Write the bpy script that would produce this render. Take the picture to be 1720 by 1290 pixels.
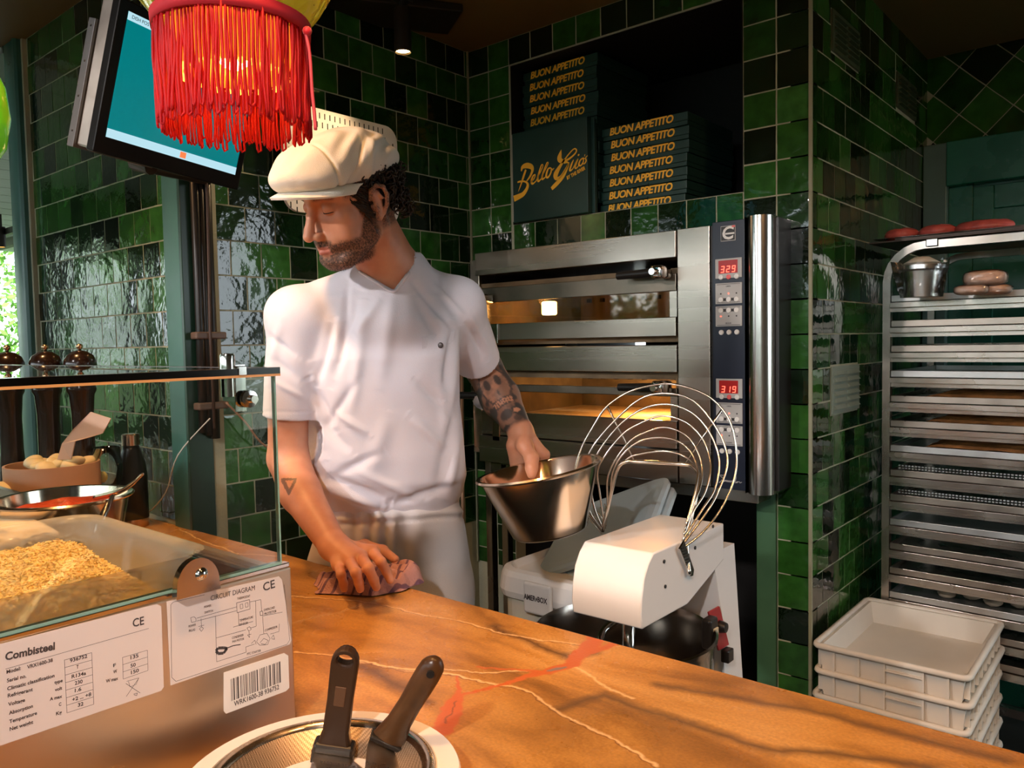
import bpy, bmesh, math, random
import numpy as np
from mathutils import Vector, Matrix, Euler, noise as mnoise
random.seed(7); np.random.seed(7)
PI = math.pi
S = bpy.context.scene
for o in list(bpy.data.objects): bpy.data.objects.remove(o)
COL = S.collection

# ------------------------------------------------------------------ camera
CAM = Vector((2.0909, -2.2615, 1.4526)); YAW, PITCH, ROLL, FPX = .6995, -.0522, -.0193, 1334.24
_f = Vector((-math.sin(YAW)*math.cos(PITCH), math.cos(YAW)*math.cos(PITCH), math.sin(PITCH)))
_r = Vector((math.cos(YAW), math.sin(YAW), 0)); _u = _r.cross(_f)
CR = _r*math.cos(ROLL)+_u*math.sin(ROLL); CU = _u*math.cos(ROLL)-_r*math.sin(ROLL); CF = _f
cam = bpy.data.cameras.new('camera'); camo = bpy.data.objects.new('camera', cam); COL.objects.link(camo)
cam.sensor_width = 36; cam.lens = 36*FPX/1720; cam.clip_start = .02
camo.matrix_world = Matrix(((CR.x, CU.x, -CF.x, CAM.x), (CR.y, CU.y, -CF.y, CAM.y), (CR.z, CU.z, -CF.z, CAM.z), (0, 0, 0, 1)))
S.camera = camo

# ------------------------------------------------------------------ world, exposure
S.view_settings.view_transform = 'Standard'; S.view_settings.look = 'None'
S.view_settings.gamma = 1; S.view_settings.use_curve_mapping = False
S.view_settings.exposure = 0.0
W = bpy.data.worlds.new('world'); S.world = W; W.use_nodes = True
wn = W.node_tree.nodes; wl = W.node_tree.links
wn['Background'].inputs[0].default_value = (.84, .94, 1.0, 1); wn['Background'].inputs[1].default_value = 6.0

def spot(name, loc, target, power, col, size=1.2, blend=.6, rad=.03):
    l = bpy.data.lights.new(name, 'SPOT'); l.energy = power; l.color = col; l.spot_size = size; l.spot_blend = blend; l.shadow_soft_size = rad
    o = bpy.data.objects.new(name, l); COL.objects.link(o); o.location = loc
    o.rotation_euler = (Vector(target)-Vector(loc)).to_track_quat('-Z', 'Y').to_euler(); return o
def point(name, loc, power, col, rad=.03):
    l = bpy.data.lights.new(name, 'POINT'); l.energy = power; l.color = col; l.shadow_soft_size = rad
    o = bpy.data.objects.new(name, l); COL.objects.link(o); o.location = loc; return o
WARM = (1, .50, .19); WARM2 = (1, .62, .32); SOFTW = (1, .91, .88)
UNSEEN_SPOTS = [((1.55, -1.95, 2.50), (1.50, -1.75, .95), 66, WARM, 1.5), ((.75, -1.85, 2.50), (.80, -1.45, .95), 66, WARM, 1.5), ((2.25, -1.75, 2.50), (2.2, -1.45, .95), 62, WARM, 1.5), ((-.1, -1.75, 2.50), (.05, -1.5, .95), 55, WARM, 1.5),
        ((.4, -3.3, 2.50), (.7, -1.0, 1.2), 165, SOFTW, .85), ((2.3, -3.4, 2.50), (1.0, -1.0, 1.15), 190, SOFTW, .85), ((2.6, -1.3, 2.50), (1.6, .4, .8), 45, WARM, 1.6)]  # the two soft ones are unseen fill spots added to brighten the man
for _l, _t, _p, _c, _s in UNSEEN_SPOTS: spot('unseen_spot', _l, _t, _p, _c, _s, .8, .05)

# ------------------------------------------------------------------ geometry of pixels -> space (modelling aid)
def ray(x, y): return CF + CR*((x-860)/FPX) - CU*((y-645)/FPX)
def at(x, y, d): return CAM + ray(x, y)*d
def onp(x, y, ax, v):
    d = ray(x, y); return CAM + d*((v-CAM[ax])/d[ax])

# ------------------------------------------------------------------ materials
MATS = {}
def nd(nt, t, **kw):
    n = nt.nodes.new(t)
    for k, v in kw.items():
        if k == 'inp':
            for a, b in v.items(): n.inputs[a].default_value = b
        else: setattr(n, k, v)
    return n
def mat(name, col, rough=.5, metal=0, spec=.5, coat=0, bump=0, bscale=40, var=0, vscale=6, trans=0, emit=None, estr=0, sss=0, stretch=None, ior=1.45, sheen=0, alpha=1):
    if name in MATS: return MATS[name]
    m = bpy.data.materials.new(name); m.use_nodes = True; nt = m.node_tree; p = nt.nodes['Principled BSDF']
    c = (*col, 1)
    p.inputs['Base Color'].default_value = c; p.inputs['Roughness'].default_value = rough; p.inputs['Metallic'].default_value = metal
    p.inputs['Specular IOR Level'].default_value = spec; p.inputs['Coat Weight'].default_value = coat; p.inputs['IOR'].default_value = ior
    p.inputs['Transmission Weight'].default_value = trans; p.inputs['Sheen Weight'].default_value = sheen; p.inputs['Alpha'].default_value = alpha
    p.inputs['Subsurface Weight'].default_value = sss
    if sss: p.inputs['Subsurface Radius'].default_value = (.02, .008, .004); p.inputs['Subsurface Scale'].default_value = .5
    if emit: p.inputs['Emission Color'].default_value = (*emit, 1); p.inputs['Emission Strength'].default_value = estr
    tc = nd(nt, 'ShaderNodeTexCoord'); src = tc.outputs['Object']
    if stretch:
        mp = nd(nt, 'ShaderNodeMapping'); mp.inputs['Scale'].default_value = stretch; nt.links.new(src, mp.inputs[0]); src = mp.outputs[0]
    if bump or var:
        if var:
            n = nd(nt, 'ShaderNodeTexNoise', inp={'Scale': vscale, 'Detail': 5}); nt.links.new(src, n.inputs[0])
            r = nd(nt, 'ShaderNodeMapRange', inp={1: .3, 2: .7, 3: 1-var, 4: 1+var}); nt.links.new(n.outputs[0], r.inputs[0])
            mx = nd(nt, 'ShaderNodeVectorMath', operation='MULTIPLY'); mx.inputs[0].default_value = col; nt.links.new(r.outputs[0], mx.inputs[1]); nt.links.new(mx.outputs[0], p.inputs['Base Color'])
            r2 = nd(nt, 'ShaderNodeMapRange', inp={1: .3, 2: .7, 3: max(0, rough-.1), 4: min(1, rough+.1)}); nt.links.new(n.outputs[0], r2.inputs[0]); nt.links.new(r2.outputs[0], p.inputs['Roughness'])
        if bump:
            n2 = nd(nt, 'ShaderNodeTexNoise', inp={'Scale': bscale, 'Detail': 3}); nt.links.new(src, n2.inputs[0])
            b = nd(nt, 'ShaderNodeBump', inp={'Strength': bump, 'Distance': .004}); nt.links.new(n2.outputs[0], b.inputs['Height']); nt.links.new(b.outputs[0], p.inputs['Normal'])
    MATS[name] = m; return m

def tile_material():
    m = bpy.data.materials.new('glazed_green_tile'); m.use_nodes = True; nt = m.node_tree; p = nt.nodes['Principled BSDF']; L = nt.links.new
    oi = nd(nt, 'ShaderNodeObjectInfo'); tc = nd(nt, 'ShaderNodeTexCoord')
    sc = nd(nt, 'ShaderNodeVectorMath', operation='SCALE'); sc.inputs[0].default_value = (31, 17, 23); L(oi.outputs['Random'], sc.inputs['Scale'])
    ad = nd(nt, 'ShaderNodeVectorMath', operation='ADD'); L(tc.outputs['Object'], ad.inputs[0]); L(sc.outputs[0], ad.inputs[1])
    cr = nd(nt, 'ShaderNodeValToRGB'); e = cr.color_ramp; e.interpolation = 'LINEAR'
    stops = [(0, (.003, .008, .003)), (.22, (.005, .016, .005)), (.4, (.008, .034, .007)), (.6, (.013, .060, .010)), (.8, (.022, .092, .013)), (1, (.030, .118, .024))]
    e.elements[0].position = 0; e.elements[0].color = (*stops[0][1], 1); e.elements[1].position = 1; e.elements[1].color = (*stops[-1][1], 1)
    for ps, c in stops[1:-1]:
        x = e.elements.new(ps); x.color = (*c, 1)
    L(oi.outputs['Random'], cr.inputs[0])
    n = nd(nt, 'ShaderNodeTexNoise', inp={'Scale': 22, 'Detail': 4}); L(ad.outputs[0], n.inputs[0])
    r = nd(nt, 'ShaderNodeMapRange', inp={1: .3, 2: .7, 3: .7, 4: 1.35}); L(n.outputs[0], r.inputs[0])
    mx = nd(nt, 'ShaderNodeVectorMath', operation='MULTIPLY'); L(cr.outputs[0], mx.inputs[0]); L(r.outputs[0], mx.inputs[1]); L(mx.outputs[0], p.inputs['Base Color'])
    n2 = nd(nt, 'ShaderNodeTexNoise', inp={'Scale': 14, 'Detail': 2, 'Distortion': .6}); L(ad.outputs[0], n2.inputs[0])
    n3 = nd(nt, 'ShaderNodeTexNoise', inp={'Scale': 55, 'Detail': 2}); L(ad.outputs[0], n3.inputs[0])
    m3 = nd(nt, 'ShaderNodeMath', operation='MULTIPLY_ADD', inp={1: .22}); L(n3.outputs[0], m3.inputs[0]); L(n2.outputs[0], m3.inputs[2])
    b = nd(nt, 'ShaderNodeBump', inp={'Strength': .4, 'Distance': .004}); L(m3.outputs[0], b.inputs['Height']); L(b.outputs[0], p.inputs['Normal'])
    p.inputs['Roughness'].default_value = .07; p.inputs['Specular IOR Level'].default_value = .6
    return m
M_TILE = tile_material()
M_GROUT = mat('pale_grout', (.36, .36, .26), .9, bump=.3, bscale=120, var=.2)
M_CEIL = mat('olive_brown_ceiling_paint', (.14, .095, .03), .6, bump=.1, bscale=20)
M_FLOOR = mat('dark_floor', (.03, .028, .025), .5, var=.3)
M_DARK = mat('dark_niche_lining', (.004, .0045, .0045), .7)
M_TEAL = mat('teal_green_paint', (.035, .12, .10), .35, var=.15, bump=.1, bscale=30)
M_DKGREEN = mat('dark_green_paint', (.012, .13, .080), .3, var=.2, bump=.15, bscale=15)
M_STRIP = mat('grey_green_trim_paint', (.05, .13, .065), .4, var=.15)
M_STEEL = mat('brushed_steel', (.52, .46, .40), .28, 1, var=.06, vscale=2)
M_STEELH = mat('brushed_steel_horizontal', (.46, .40, .34), .27, 1, var=.07, vscale=2.5, bump=.02, bscale=90, stretch=(.06, 1, 3))
M_CHROME = mat('polished_steel', (.62, .60, .57), .12, 1)
M_BLACK = mat('black_plastic', (.012, .011, .010), .35)
M_BLACKM = mat('black_matt_metal', (.02, .014, .010), .45, metal=.3)
M_WHITEP = mat('white_plastic', (.72, .71, .68), .35)
M_WHITEE = mat('white_enamel', (.80, .79, .77), .22, coat=.3)
M_RUBBER = mat('black_rubber', (.015, .015, .015), .7)
def glass_mat(name, col=(.86, .97, .93), rough=.01, refl=.9, tint=.9):
    m = bpy.data.materials.new(name); m.use_nodes = True; nt = m.node_tree; L = nt.links.new
    nt.nodes.remove(nt.nodes['Principled BSDF']); out = nt.nodes['Material Output']
    t = nd(nt, 'ShaderNodeBsdfTransparent'); t.inputs[0].default_value = (*[tint*c for c in col], 1)
    g = nd(nt, 'ShaderNodeBsdfGlossy'); g.inputs['Roughness'].default_value = rough; g.inputs[0].default_value = (refl, refl, refl, 1)
    fr = nd(nt, 'ShaderNodeFresnel', inp={0: 1.5}); mx = nd(nt, 'ShaderNodeMixShader')
    L(fr.outputs[0], mx.inputs[0]); L(t.outputs[0], mx.inputs[1]); L(g.outputs[0], mx.inputs[2]); L(mx.outputs[0], out.inputs[0])
    MATS[name] = m; return m
M_GLASS = glass_mat('clear_glass', (.97, .995, .985), tint=.985)

# ------------------------------------------------------------------ mesh helpers
def newobj(name, me, m=None, parent=None, loc=None, smooth=False, local=False):
    o = bpy.data.objects.new(name, me); COL.objects.link(o)
    if m is not None:
        for mm in (m if isinstance(m, (list, tuple)) else [m]): me.materials.append(mm)
    if smooth:
        for p in me.polygons: p.use_smooth = True
    if parent is not None:
        o.parent = parent
        if not local:
            off = Vector(); q = parent
            while q is not None: off += Vector(q.location); q = q.parent
            if off.length > 1e-9: me.transform(Matrix.Translation(-off))
    if loc is not None: o.location = loc
    return o
def tag(o, label=None, cat=None, group=None, kind=None):
    if label: o['label'] = label
    if cat: o['category'] = cat
    if group: o['group'] = group
    if kind: o['kind'] = kind
    return o
def thing(name, label, cat, loc=(0, 0, 0), group=None, rot=None):
    o = bpy.data.objects.new(name, None); COL.objects.link(o); o.location = loc; o.empty_display_size = .05
    if rot is not None: o.rotation_euler = rot
    return tag(o, label, cat, group)
class MB:
    def __init__(s): s.bm = bmesh.new()
    def box(s, lo, hi, bev=0, seg=2, mat=None):
        lo = Vector(lo); hi = Vector(hi)
        r = bmesh.ops.create_cube(s.bm, size=1); vs = r['verts']
        for v in vs: v.co = Vector((lo[i]+(v.co[i]+.5)*(hi[i]-lo[i]) for i in range(3)))
        if bev:
            es = list({e for v in vs for e in v.link_edges})
            rr = bmesh.ops.bevel(s.bm, geom=es, offset=bev, segments=seg, profile=.5, affect='EDGES')
            vs = list({v for f in rr['faces'] for v in f.verts} | {v for v in vs if v.is_valid})
        if mat is not None: bmesh.ops.transform(s.bm, matrix=mat, verts=vs)
        return s
    def prism(s, pts, vec, mat=None, mi=0):
        """closed polygon extruded along vec"""
        vs = [s.bm.verts.new(p) for p in pts]; f = s.bm.faces.new(vs); f.material_index = mi
        r = bmesh.ops.extrude_face_region(s.bm, geom=[f]); nv = [g for g in r['geom'] if isinstance(g, bmesh.types.BMVert)]
        bmesh.ops.translate(s.bm, vec=vec, verts=nv)
        if mat is not None: bmesh.ops.transform(s.bm, matrix=mat, verts=vs+nv)
        return s
    def lathe(s, prof, n=32, mat=None, caps=True, a0=0, a1=2*PI):
        rings = []; full = abs(a1-a0-2*PI) < 1e-6
        for r, z in prof:
            if r < 1e-6: rings.append([s.bm.verts.new((0, 0, z))])
            else: rings.append([s.bm.verts.new((r*math.cos(a0+(a1-a0)*i/(n if full else n-1)), r*math.sin(a0+(a1-a0)*i/(n if full else n-1)), z)) for i in range(n)])
        for a, b in zip(rings, rings[1:]):
            k = n if full else n-1
            for i in range(k):
                j = (i+1) % n
                if len(a) == 1 and len(b) == 1: continue
                if len(a) == 1: s.bm.faces.new((a[0], b[i], b[j]))
                elif len(b) == 1: s.bm.faces.new((a[i], b[0], a[j]) if False else (a[j], b[0], a[i]))
                else: s.bm.faces.new((a[i], a[j], b[j], b[i]))
        if mat is not None: bmesh.ops.transform(s.bm, matrix=mat, verts=[v for r in rings for v in r])
        return s
    def tube(s, pts, r, n=8, closed=False, flat=None):
        pts = [Vector(p) for p in pts]; m = len(pts); rr = r if isinstance(r, (list, tuple)) else [r]*m
        T = []
        for i in range(m):
            a = pts[(i-1) % m] if closed or i > 0 else pts[i]; b = pts[(i+1) % m] if closed or i < m-1 else pts[i]
            t = (b-a); T.append(t.normalized() if t.length > 1e-9 else Vector((0, 0, 1)))
        nrm = T[0].orthogonal().normalized(); rings = []
        for i in range(m):
            if i: nrm = (T[i-1].rotation_difference(T[i]) @ nrm).normalized()
            nrm = (nrm-T[i]*nrm.dot(T[i])).normalized(); b = T[i].cross(nrm)
            rings.append([s.bm.verts.new(pts[i]+(nrm*math.cos(2*PI*k/n)+b*math.sin(2*PI*k/n))*rr[i]) for k in range(n)])
        for i in range(m if closed else m-1):
            a, b = rings[i], rings[(i+1) % m]
            for k in range(n): s.bm.faces.new((a[k], a[(k+1) % n], b[(k+1) % n], b[k]))
        if not closed: s.bm.faces.new(rings[0][::-1]); s.bm.faces.new(rings[-1])
        return s
    def sphere(s, c, r, sub=2, mat=None):
        rad = r if isinstance(r, (list, tuple)) else (r, r, r)
        q = bmesh.ops.create_icosphere(s.bm, subdivisions=sub, radius=1)
        for v in q['verts']: v.co = Vector((v.co.x*rad[0], v.co.y*rad[1], v.co.z*rad[2]))
        if mat is not None: bmesh.ops.transform(s.bm, matrix=mat, verts=q['verts'])
        bmesh.ops.translate(s.bm, vec=Vector(c), verts=q['verts']); return s
    def grid(s, fn, nu, nv):
        g = [[s.bm.verts.new(fn(i/nu, j/nv)) for j in range(nv+1)] for i in range(nu+1)]
        for i in range(nu):
            for j in range(nv): s.bm.faces.new((g[i][j], g[i+1][j], g[i+1][j+1], g[i][j+1]))
        return s
    def xf(s, m): s.bm.transform(m); return s
    def obj(s, name, m=None, parent=None, smooth=False, loc=None, fix=True, auto=None, local=False):
        if fix: bmesh.ops.recalc_face_normals(s.bm, faces=s.bm.faces)
        me = bpy.data.meshes.new(name); s.bm.to_mesh(me); s.bm.free()
        o = newobj(name, me, m, parent, loc, smooth or auto is not None, local)
        if auto is not None:
            me.set_sharp_from_angle(angle=auto)
        return o
def axmat(o, x, y, z):
    return Matrix(((x[0], y[0], z[0], o[0]), (x[1], y[1], z[1], o[1]), (x[2], y[2], z[2], o[2]), (0, 0, 0, 1)))
def zto(o, d):
    """matrix taking +Z to direction d at origin o"""
    q = Vector((0, 0, 1)).rotation_difference(Vector(d).normalized()); return Matrix.Translation(Vector(o)) @ q.to_matrix().to_4x4()
def smoothpts(pts, n=6, closed=False):
    """Catmull-Rom through points (any dimension)"""
    P = [np.array(p, float) for p in pts]; m = len(P); out = []
    for i in range(m if closed else m-1):
        p0 = P[(i-1) % m] if closed or i > 0 else P[i]; p1 = P[i]; p2 = P[(i+1) % m]; p3 = P[(i+2) % m] if closed or i+2 < m else p2
        for k in range(n):
            t = k/n; out.append(.5*((2*p1)+(-p0+p2)*t+(2*p0-5*p1+4*p2-p3)*t*t+(-p0+3*p1-3*p2+p3)*t**3))
    if not closed: out.append(P[-1])
    return out
def copytree(o, parent=None, linkdata=True):
    c = o.copy(); COL.objects.link(c); c.parent = parent
    for ch in list(o.children): copytree(ch, c)
    return c
FONT = None
def textmesh(txt, size, extrude=.0002, shear=0, sx=1, offset=0, align='CENTER', spacing=1):
    cu = bpy.data.curves.new('t', 'FONT'); cu.body = txt; cu.size = size; cu.shear = shear; cu.extrude = extrude; cu.offset = offset
    cu.align_x = align; cu.align_y = 'CENTER'; cu.resolution_u = 3; cu.space_character = spacing
    o = bpy.data.objects.new('t', cu); COL.objects.link(o)
    bpy.context.view_layer.update(); dg = bpy.context.evaluated_depsgraph_get()
    me = bpy.data.meshes.new_from_object(o.evaluated_get(dg)); bpy.data.objects.remove(o); bpy.data.curves.remove(cu)
    me.materials.clear()
    if sx != 1: me.transform(Matrix.Diagonal((sx, 1, 1, 1)))
    return me
def join_meshes(lst):
    """list of (mesh, matrix) -> one mesh"""
    bm = bmesh.new()
    for me, mt in lst:
        k = len(bm.verts); bm.from_mesh(me); bm.verts.ensure_lookup_table()
        bmesh.ops.transform(bm, matrix=mt, verts=bm.verts[k:])
    me = bpy.data.meshes.new('j'); bm.to_mesh(me); bm.free(); return me
def struct(name, mb, m, **kw):
    o = mb.obj(name, m, **kw); o['kind'] = 'structure'; return o

# ------------------------------------------------------------------ tiles
def tile_mesh(seed):
    rnd = random.Random(seed); bm = bmesh.new(); n = 3; h = .0485; g = []
    for i in range(n+1):
        row = []
        for j in range(n+1):
            x = -h+2*h*i/n; y = -h+2*h*j/n; edge = i in (0, n) or j in (0, n)
            if edge: x += rnd.uniform(-.0006, .0006); y += rnd.uniform(-.0006, .0006)
            row.append(bm.verts.new((x, y, .0015+rnd.uniform(-.0002, .0002)-(.0002 if edge else 0))))
        g.append(row)
    for i in range(n):
        for j in range(n): bm.faces.new((g[i][j], g[i+1][j], g[i+1][j+1], g[i][j+1])).smooth = True
    border = [g[i][0] for i in range(n)]+[g[n][j] for j in range(n)]+[g[i][n] for i in range(n, 0, -1)]+[g[0][j] for j in range(n, 0, -1)]
    low = [bm.verts.new((v.co.x*1.002, v.co.y*1.002, -.002)) for v in border]
    k = len(border)
    for i in range(k): bm.faces.new((border[(i+1) % k], border[i], low[i], low[(i+1) % k])); bm.edges.get((border[(i+1) % k], border[i])).smooth = False
    me = bpy.data.meshes.new('tile'); bm.to_mesh(me); bm.free(); me.materials.append(M_TILE); return me
TILES = [tile_mesh(i) for i in range(8)]
def put_tile(parent, c, U, V, N, su=1, sv=1):
    o = bpy.data.objects.new('tile', TILES[random.randrange(8)]); COL.objects.link(o); o.parent = parent
    a, b = random.uniform(-.008, .008), random.uniform(-.012, .012)
    n = (N+U*b+V*a).normalized(); u = (U-n*U.dot(n)).normalized(); v = n.cross(u)
    if (u.cross(v)-n).length > .1: v = -v
    o.matrix_world = axmat(c, u*su, v*sv, n); return o
def tile_wall(parent, O, U, N, u0, u1, z0, z1, phase, holes=(), ztop=2.56, flip=1):
    """rows hang from ztop; phase(k) gives the first joint; holes = (ua,ub,za,zb)"""
    U = Vector(U); N = Vector(N); V = Vector((0, 0, 1)); O = Vector(O); k = 0
    while ztop-.1*k > z0+1e-4:
        zt = ztop-.1*k; zb = zt-.1; k += 1
        a, b = max(zb, z0), min(zt, z1)
        if b-a < .015: continue
        ph = phase(k-1); u = u0-(.1-ph % .1) if ph % .1 > 1e-4 else u0
        while u < u1-1e-4:
            ua, ub = max(u, u0), min(u+.1, u1); u += .1
            segs = [(ua, ub, a, b)]
            for (ha, hb, hz0, hz1) in holes:
                ns = []
                for (p, q, c, d) in segs:
                    if q <= ha+1e-4 or p >= hb-1e-4 or d <= hz0+1e-4 or c >= hz1-1e-4: ns.append((p, q, c, d)); continue
                    if p < ha-.01: ns.append((p, ha, c, d))
                    if q > hb+.01: ns.append((hb, q, c, d))
                    pp, qq = max(p, ha), min(q, hb)
                    if c < hz0-.01: ns.append((pp, qq, c, hz0))
                    if d > hz1+.01: ns.append((pp, qq, hz1, d))
                segs = ns
            for (p, q, c, d) in segs:
                if q-p < .012 or d-c < .012: continue
                put_tile(parent, O+U*((p+q)/2)+V*((c+d)/2), U*flip, V, N, (q-p-.0046)/.097, (d-c-.0046)/.097)
ZC = 2.556
# left wall facing the camera (E)
wl_ = struct('wall_left', MB().box((-1.06, -1.157, 0), (0, -1.06, ZC)), M_GROUT)
tile_wall(wl_, (0, -1.157, 0), (1, 0, 0), (0, -1, 0), -1.05, -.088, .95, ZC, lambda k: .06 if k % 2 else .01)
ws_ = struct('wall_side', MB().box((-.10, -1.06, 0), (-.003, .1, ZC)), M_GROUT)
tile_wall(ws_, (-.003, 0, 0), (0, 1, 0), (1, 0, 0), -1.118, 0, .76, ZC, lambda k: .05 if k % 2 else 0)
# back wall with the box niche and the oven opening
NX0, NX1, NZ0, NZ1 = .2085, 1.0945, 1.884, 2.455
OX0, OX1, OZ1 = .19, 1.1945, 1.74
PX = 1.2945
wb = MB()
wb.box((-.1, .003, 0), (OX0, .06, 1.0)); wb.box((-.1, .003, 1.0), (.12, .06, OZ1)); wb.box((-.1, .003, OZ1), (OX0, .06, ZC)); wb.box((NX1, .003, OZ1), (PX-.003, .06, ZC)); wb.box((OX1, .003, 0), (PX-.003, .06, OZ1))
wb.box((OX0, .003, OZ1), (NX1, .06, NZ0)); wb.box((OX0, .003, NZ1), (NX1, .06, ZC)); wb.box((OX0, .003, NZ0), (NX0, .06, NZ1))
wb_ = struct('wall_back', wb, M_GROUT)
tile_wall(wb_, (0, .003, 0), (1, 0, 0), (0, -1, 0), 0, NX1, .6, ZC, lambda k: 0, holes=[(NX0, NX1, 1.76, NZ1), (OX0, 9, 0, 1.0), (.12, 9, 1.0, OZ1)])
tile_wall(wb_, (0, .003, 0), (1, 0, 0), (0, -1, 0), NX0, NX1, 1.784, NZ0, lambda k: .0, ztop=NZ0)
tile_wall(wb_, (NX1, .003, 0), (1, 0, 0), (0, -1, 0), 0, .2, .3, ZC, lambda k: 0, holes=[(-1, .1, 0, OZ1)])
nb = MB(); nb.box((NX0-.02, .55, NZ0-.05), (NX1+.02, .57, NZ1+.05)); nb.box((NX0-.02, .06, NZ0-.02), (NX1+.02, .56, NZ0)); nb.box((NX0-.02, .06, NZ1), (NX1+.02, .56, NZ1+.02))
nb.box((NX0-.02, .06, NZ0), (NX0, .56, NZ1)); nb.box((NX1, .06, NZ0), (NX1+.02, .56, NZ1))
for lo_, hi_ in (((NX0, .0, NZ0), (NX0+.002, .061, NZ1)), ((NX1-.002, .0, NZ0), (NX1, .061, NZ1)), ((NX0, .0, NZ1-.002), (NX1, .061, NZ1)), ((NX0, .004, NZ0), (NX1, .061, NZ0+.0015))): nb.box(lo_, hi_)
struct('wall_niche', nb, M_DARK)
ob = MB(); ob.box((OX0-.02, 1.0, 0), (OX1+.02, 1.02, OZ1+.02)); ob.box((OX0-.03, .06, 0), (OX0-.01, 1.0, 1.0)); ob.box((.095, .06, 1.0), (.115, 1.0, OZ1)); ob.box((OX1+.01, .06, 0), (OX1+.03, 1.0, OZ1)); ob.box((OX0, .06, OZ1), (OX1, 1.0, OZ1+.02))
struct('wall_recess', ob, mat('dark_recess', (.012, .011, .010), .6))
# pillar return (C)
wr_ = struct('wall_right', MB().box((PX-.06, .003, 0), (PX-.003, 1.4, ZC+.06)), M_GROUT)
tile_wall(wr_, (PX-.003, 0, 0), (0, 1, 0), (1, 0, 0), 0, 1.32, .42, ZC+.02, lambda k: .05 if k % 2 else 0, holes=[(.165, .425, 2.285, 2.41), (.86, 1.13, 2.27, 2.40), (.165, .43, 1.215, 1.365)], flip=1)
# alcove wall with diagonal tiles (D)
wd_ = struct('wall_alcove', MB().box((PX-.06, 1.323, 0), (3.6, 1.40, ZC+.06)), M_GROUT)
s2 = math.sqrt(.5)
for i in range(-40, 40):
    for j in range(-40, 40):
        x = PX+(i+j)*.13*s2+.02; z = 2.5+(i-j)*.13*s2
        if PX-.03 < x < 2.3 and 2.02 < z < 2.64:
            o = put_tile(wd_, Vector((x, 1.323, z)), Vector((s2, 0, s2)), Vector((-s2, 0, s2)), Vector((0, -1, 0)), 1.3, 1.3)
struct('trim_1', MB().box((PX, 1.25, 0), (PX+.085, 1.318, 2.2), .004), mat('grey_teal_post', (.09, .16, .14), .35, var=.2))
d = MB(); d.box((PX+.085, 1.24, 2.03), (3.2, 1.318, 2.2), .003); d.box((PX+.085, 1.285, 0), (PX+.17, 1.318, 2.03), .003)
struct('door_1', d, M_DKGREEN)
dd = bpy.data.objects['door_1']
pn = MB(); pn.box((PX+.17, 1.30, 0), (3.2, 1.316, 2.03)); pn.obj('door_panel', M_DKGREEN, dd)
pn = MB(); pn.box((PX+.17, 1.285, 0), (PX+.24, 1.302, 2.02), .003); pn.box((PX+.24, 1.285, 1.93), (2.3, 1.302, 2.02), .003); pn.box((PX+.24, 1.288, 1.35), (2.3, 1.302, 1.42), .003); pn.box((2.2, 1.285, 0), (2.3, 1.302, 2.02), .003)
pn.obj('door_rail', M_DKGREEN, dd)
# floor, ceiling
struct('floor', MB().box((-4, -6, -.05), (5, 6, 0)), M_FLOOR)
cl = MB(); cl.box((-1.2, -3.6, ZC), (PX, .1, ZC+.1)); cl.box((PX-.05, -3.6, ZC), (4.2, 1.4, ZC+.1)); cl.box((-1.2, .05, ZC+.001), (PX, 1.4, ZC+.1))
struct('ceiling', cl, M_CEIL)
# trims: slim angle beads and painted posts
struct('trim_2', MB().box((-.088, -1.172, .9), (-.002, -1.155, ZC), .002), M_TEAL)
struct('trim_3', MB().box((-.004, -1.172, .9), (.010, -1.10, ZC), .002), mat('dark_green_bead', (.01, .035, .02), .3))
p3 = MB(); p3.box((-1.178, -1.19, 0), (-1.095, -1.10, ZC), .004); p3.tube([(-1.084, -1.176, 0), (-1.084, -1.176, ZC)], .018, 10)
struct('trim_4', p3, M_TEAL, auto=.6)
struct('trim_5', MB().box((-1.066, -1.172, .9), (-1.052, -1.15, ZC), .002), M_GROUT)
struct('trim_6', MB().box((OX1-.0595, -.008, 0), (OX1-.001, .06, 1.0), .002), M_STRIP)
struct('trim_7', MB().box((-.004, -.007, .6), (.004, -.0, ZC)).box((PX-.006, -.006, .3), (PX+.003, .002, ZC)), mat('corner_bead', (.26, .26, .17), .5))
struct('trim_8', MB().box((-3.2, -1.19, 2.53), (-1.18, -1.08, ZC+.03)), mat('dark_header', (.03, .04, .03), .5))

for _l, _t, _p, _c, _s in UNSEEN_SPOTS:
    dl_ = MB().lathe([(0, .055), (.03, .055), (.032, .02), (.030, .012), (.026, .03), (0, .03)], 16, Matrix.Translation(_l)).box((_l[0]-.01, _l[1]-.01, _l[2]+.03), (_l[0]+.01, _l[1]+.01, ZC)).obj('unseen_spot', M_BLACKM, bpy.data.objects['ceiling'])  # out-of-view housings, also around the added fill spots
# ------------------------------------------------------------------ the rest of the room and the veranda beyond
M_PLANK = mat('pale_ceiling_planks', (.55, .60, .52), .6, var=.1)
vc = MB(); vc.box((-8.0, -5.5, 2.60), (-1.27, 6, 2.66)); struct('ceiling_veranda', vc, M_PLANK); vcr = bpy.data.objects['ceiling_veranda']
bme = bpy.data.meshes.new('plank'); b_ = bmesh.new(); bmesh.ops.create_cube(b_, size=1); b_.to_mesh(bme); b_.free(); bme.materials.append(M_PLANK)
for i in range(44):
    o = bpy.data.objects.new('plank', bme); COL.objects.link(o); o.parent = vcr; o.location = (-8.0+.15*i+.07, .5, 2.59); o.scale = (.142, 11, .018+.003*(i % 2))
b = MB()
for y in (-1.0, .6, 2.2, 3.8): b.box((-8, y, 2.50), (-1.3, y+.07, 2.585))
struct('trim_9', b, mat('dark_batten', (.10, .09, .08), .6))
struct('floor_veranda', MB().box((-12, -7, -.06), (-4, 7, 0)), mat('grey_deck', (.2, .2, .19), .7))
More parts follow.
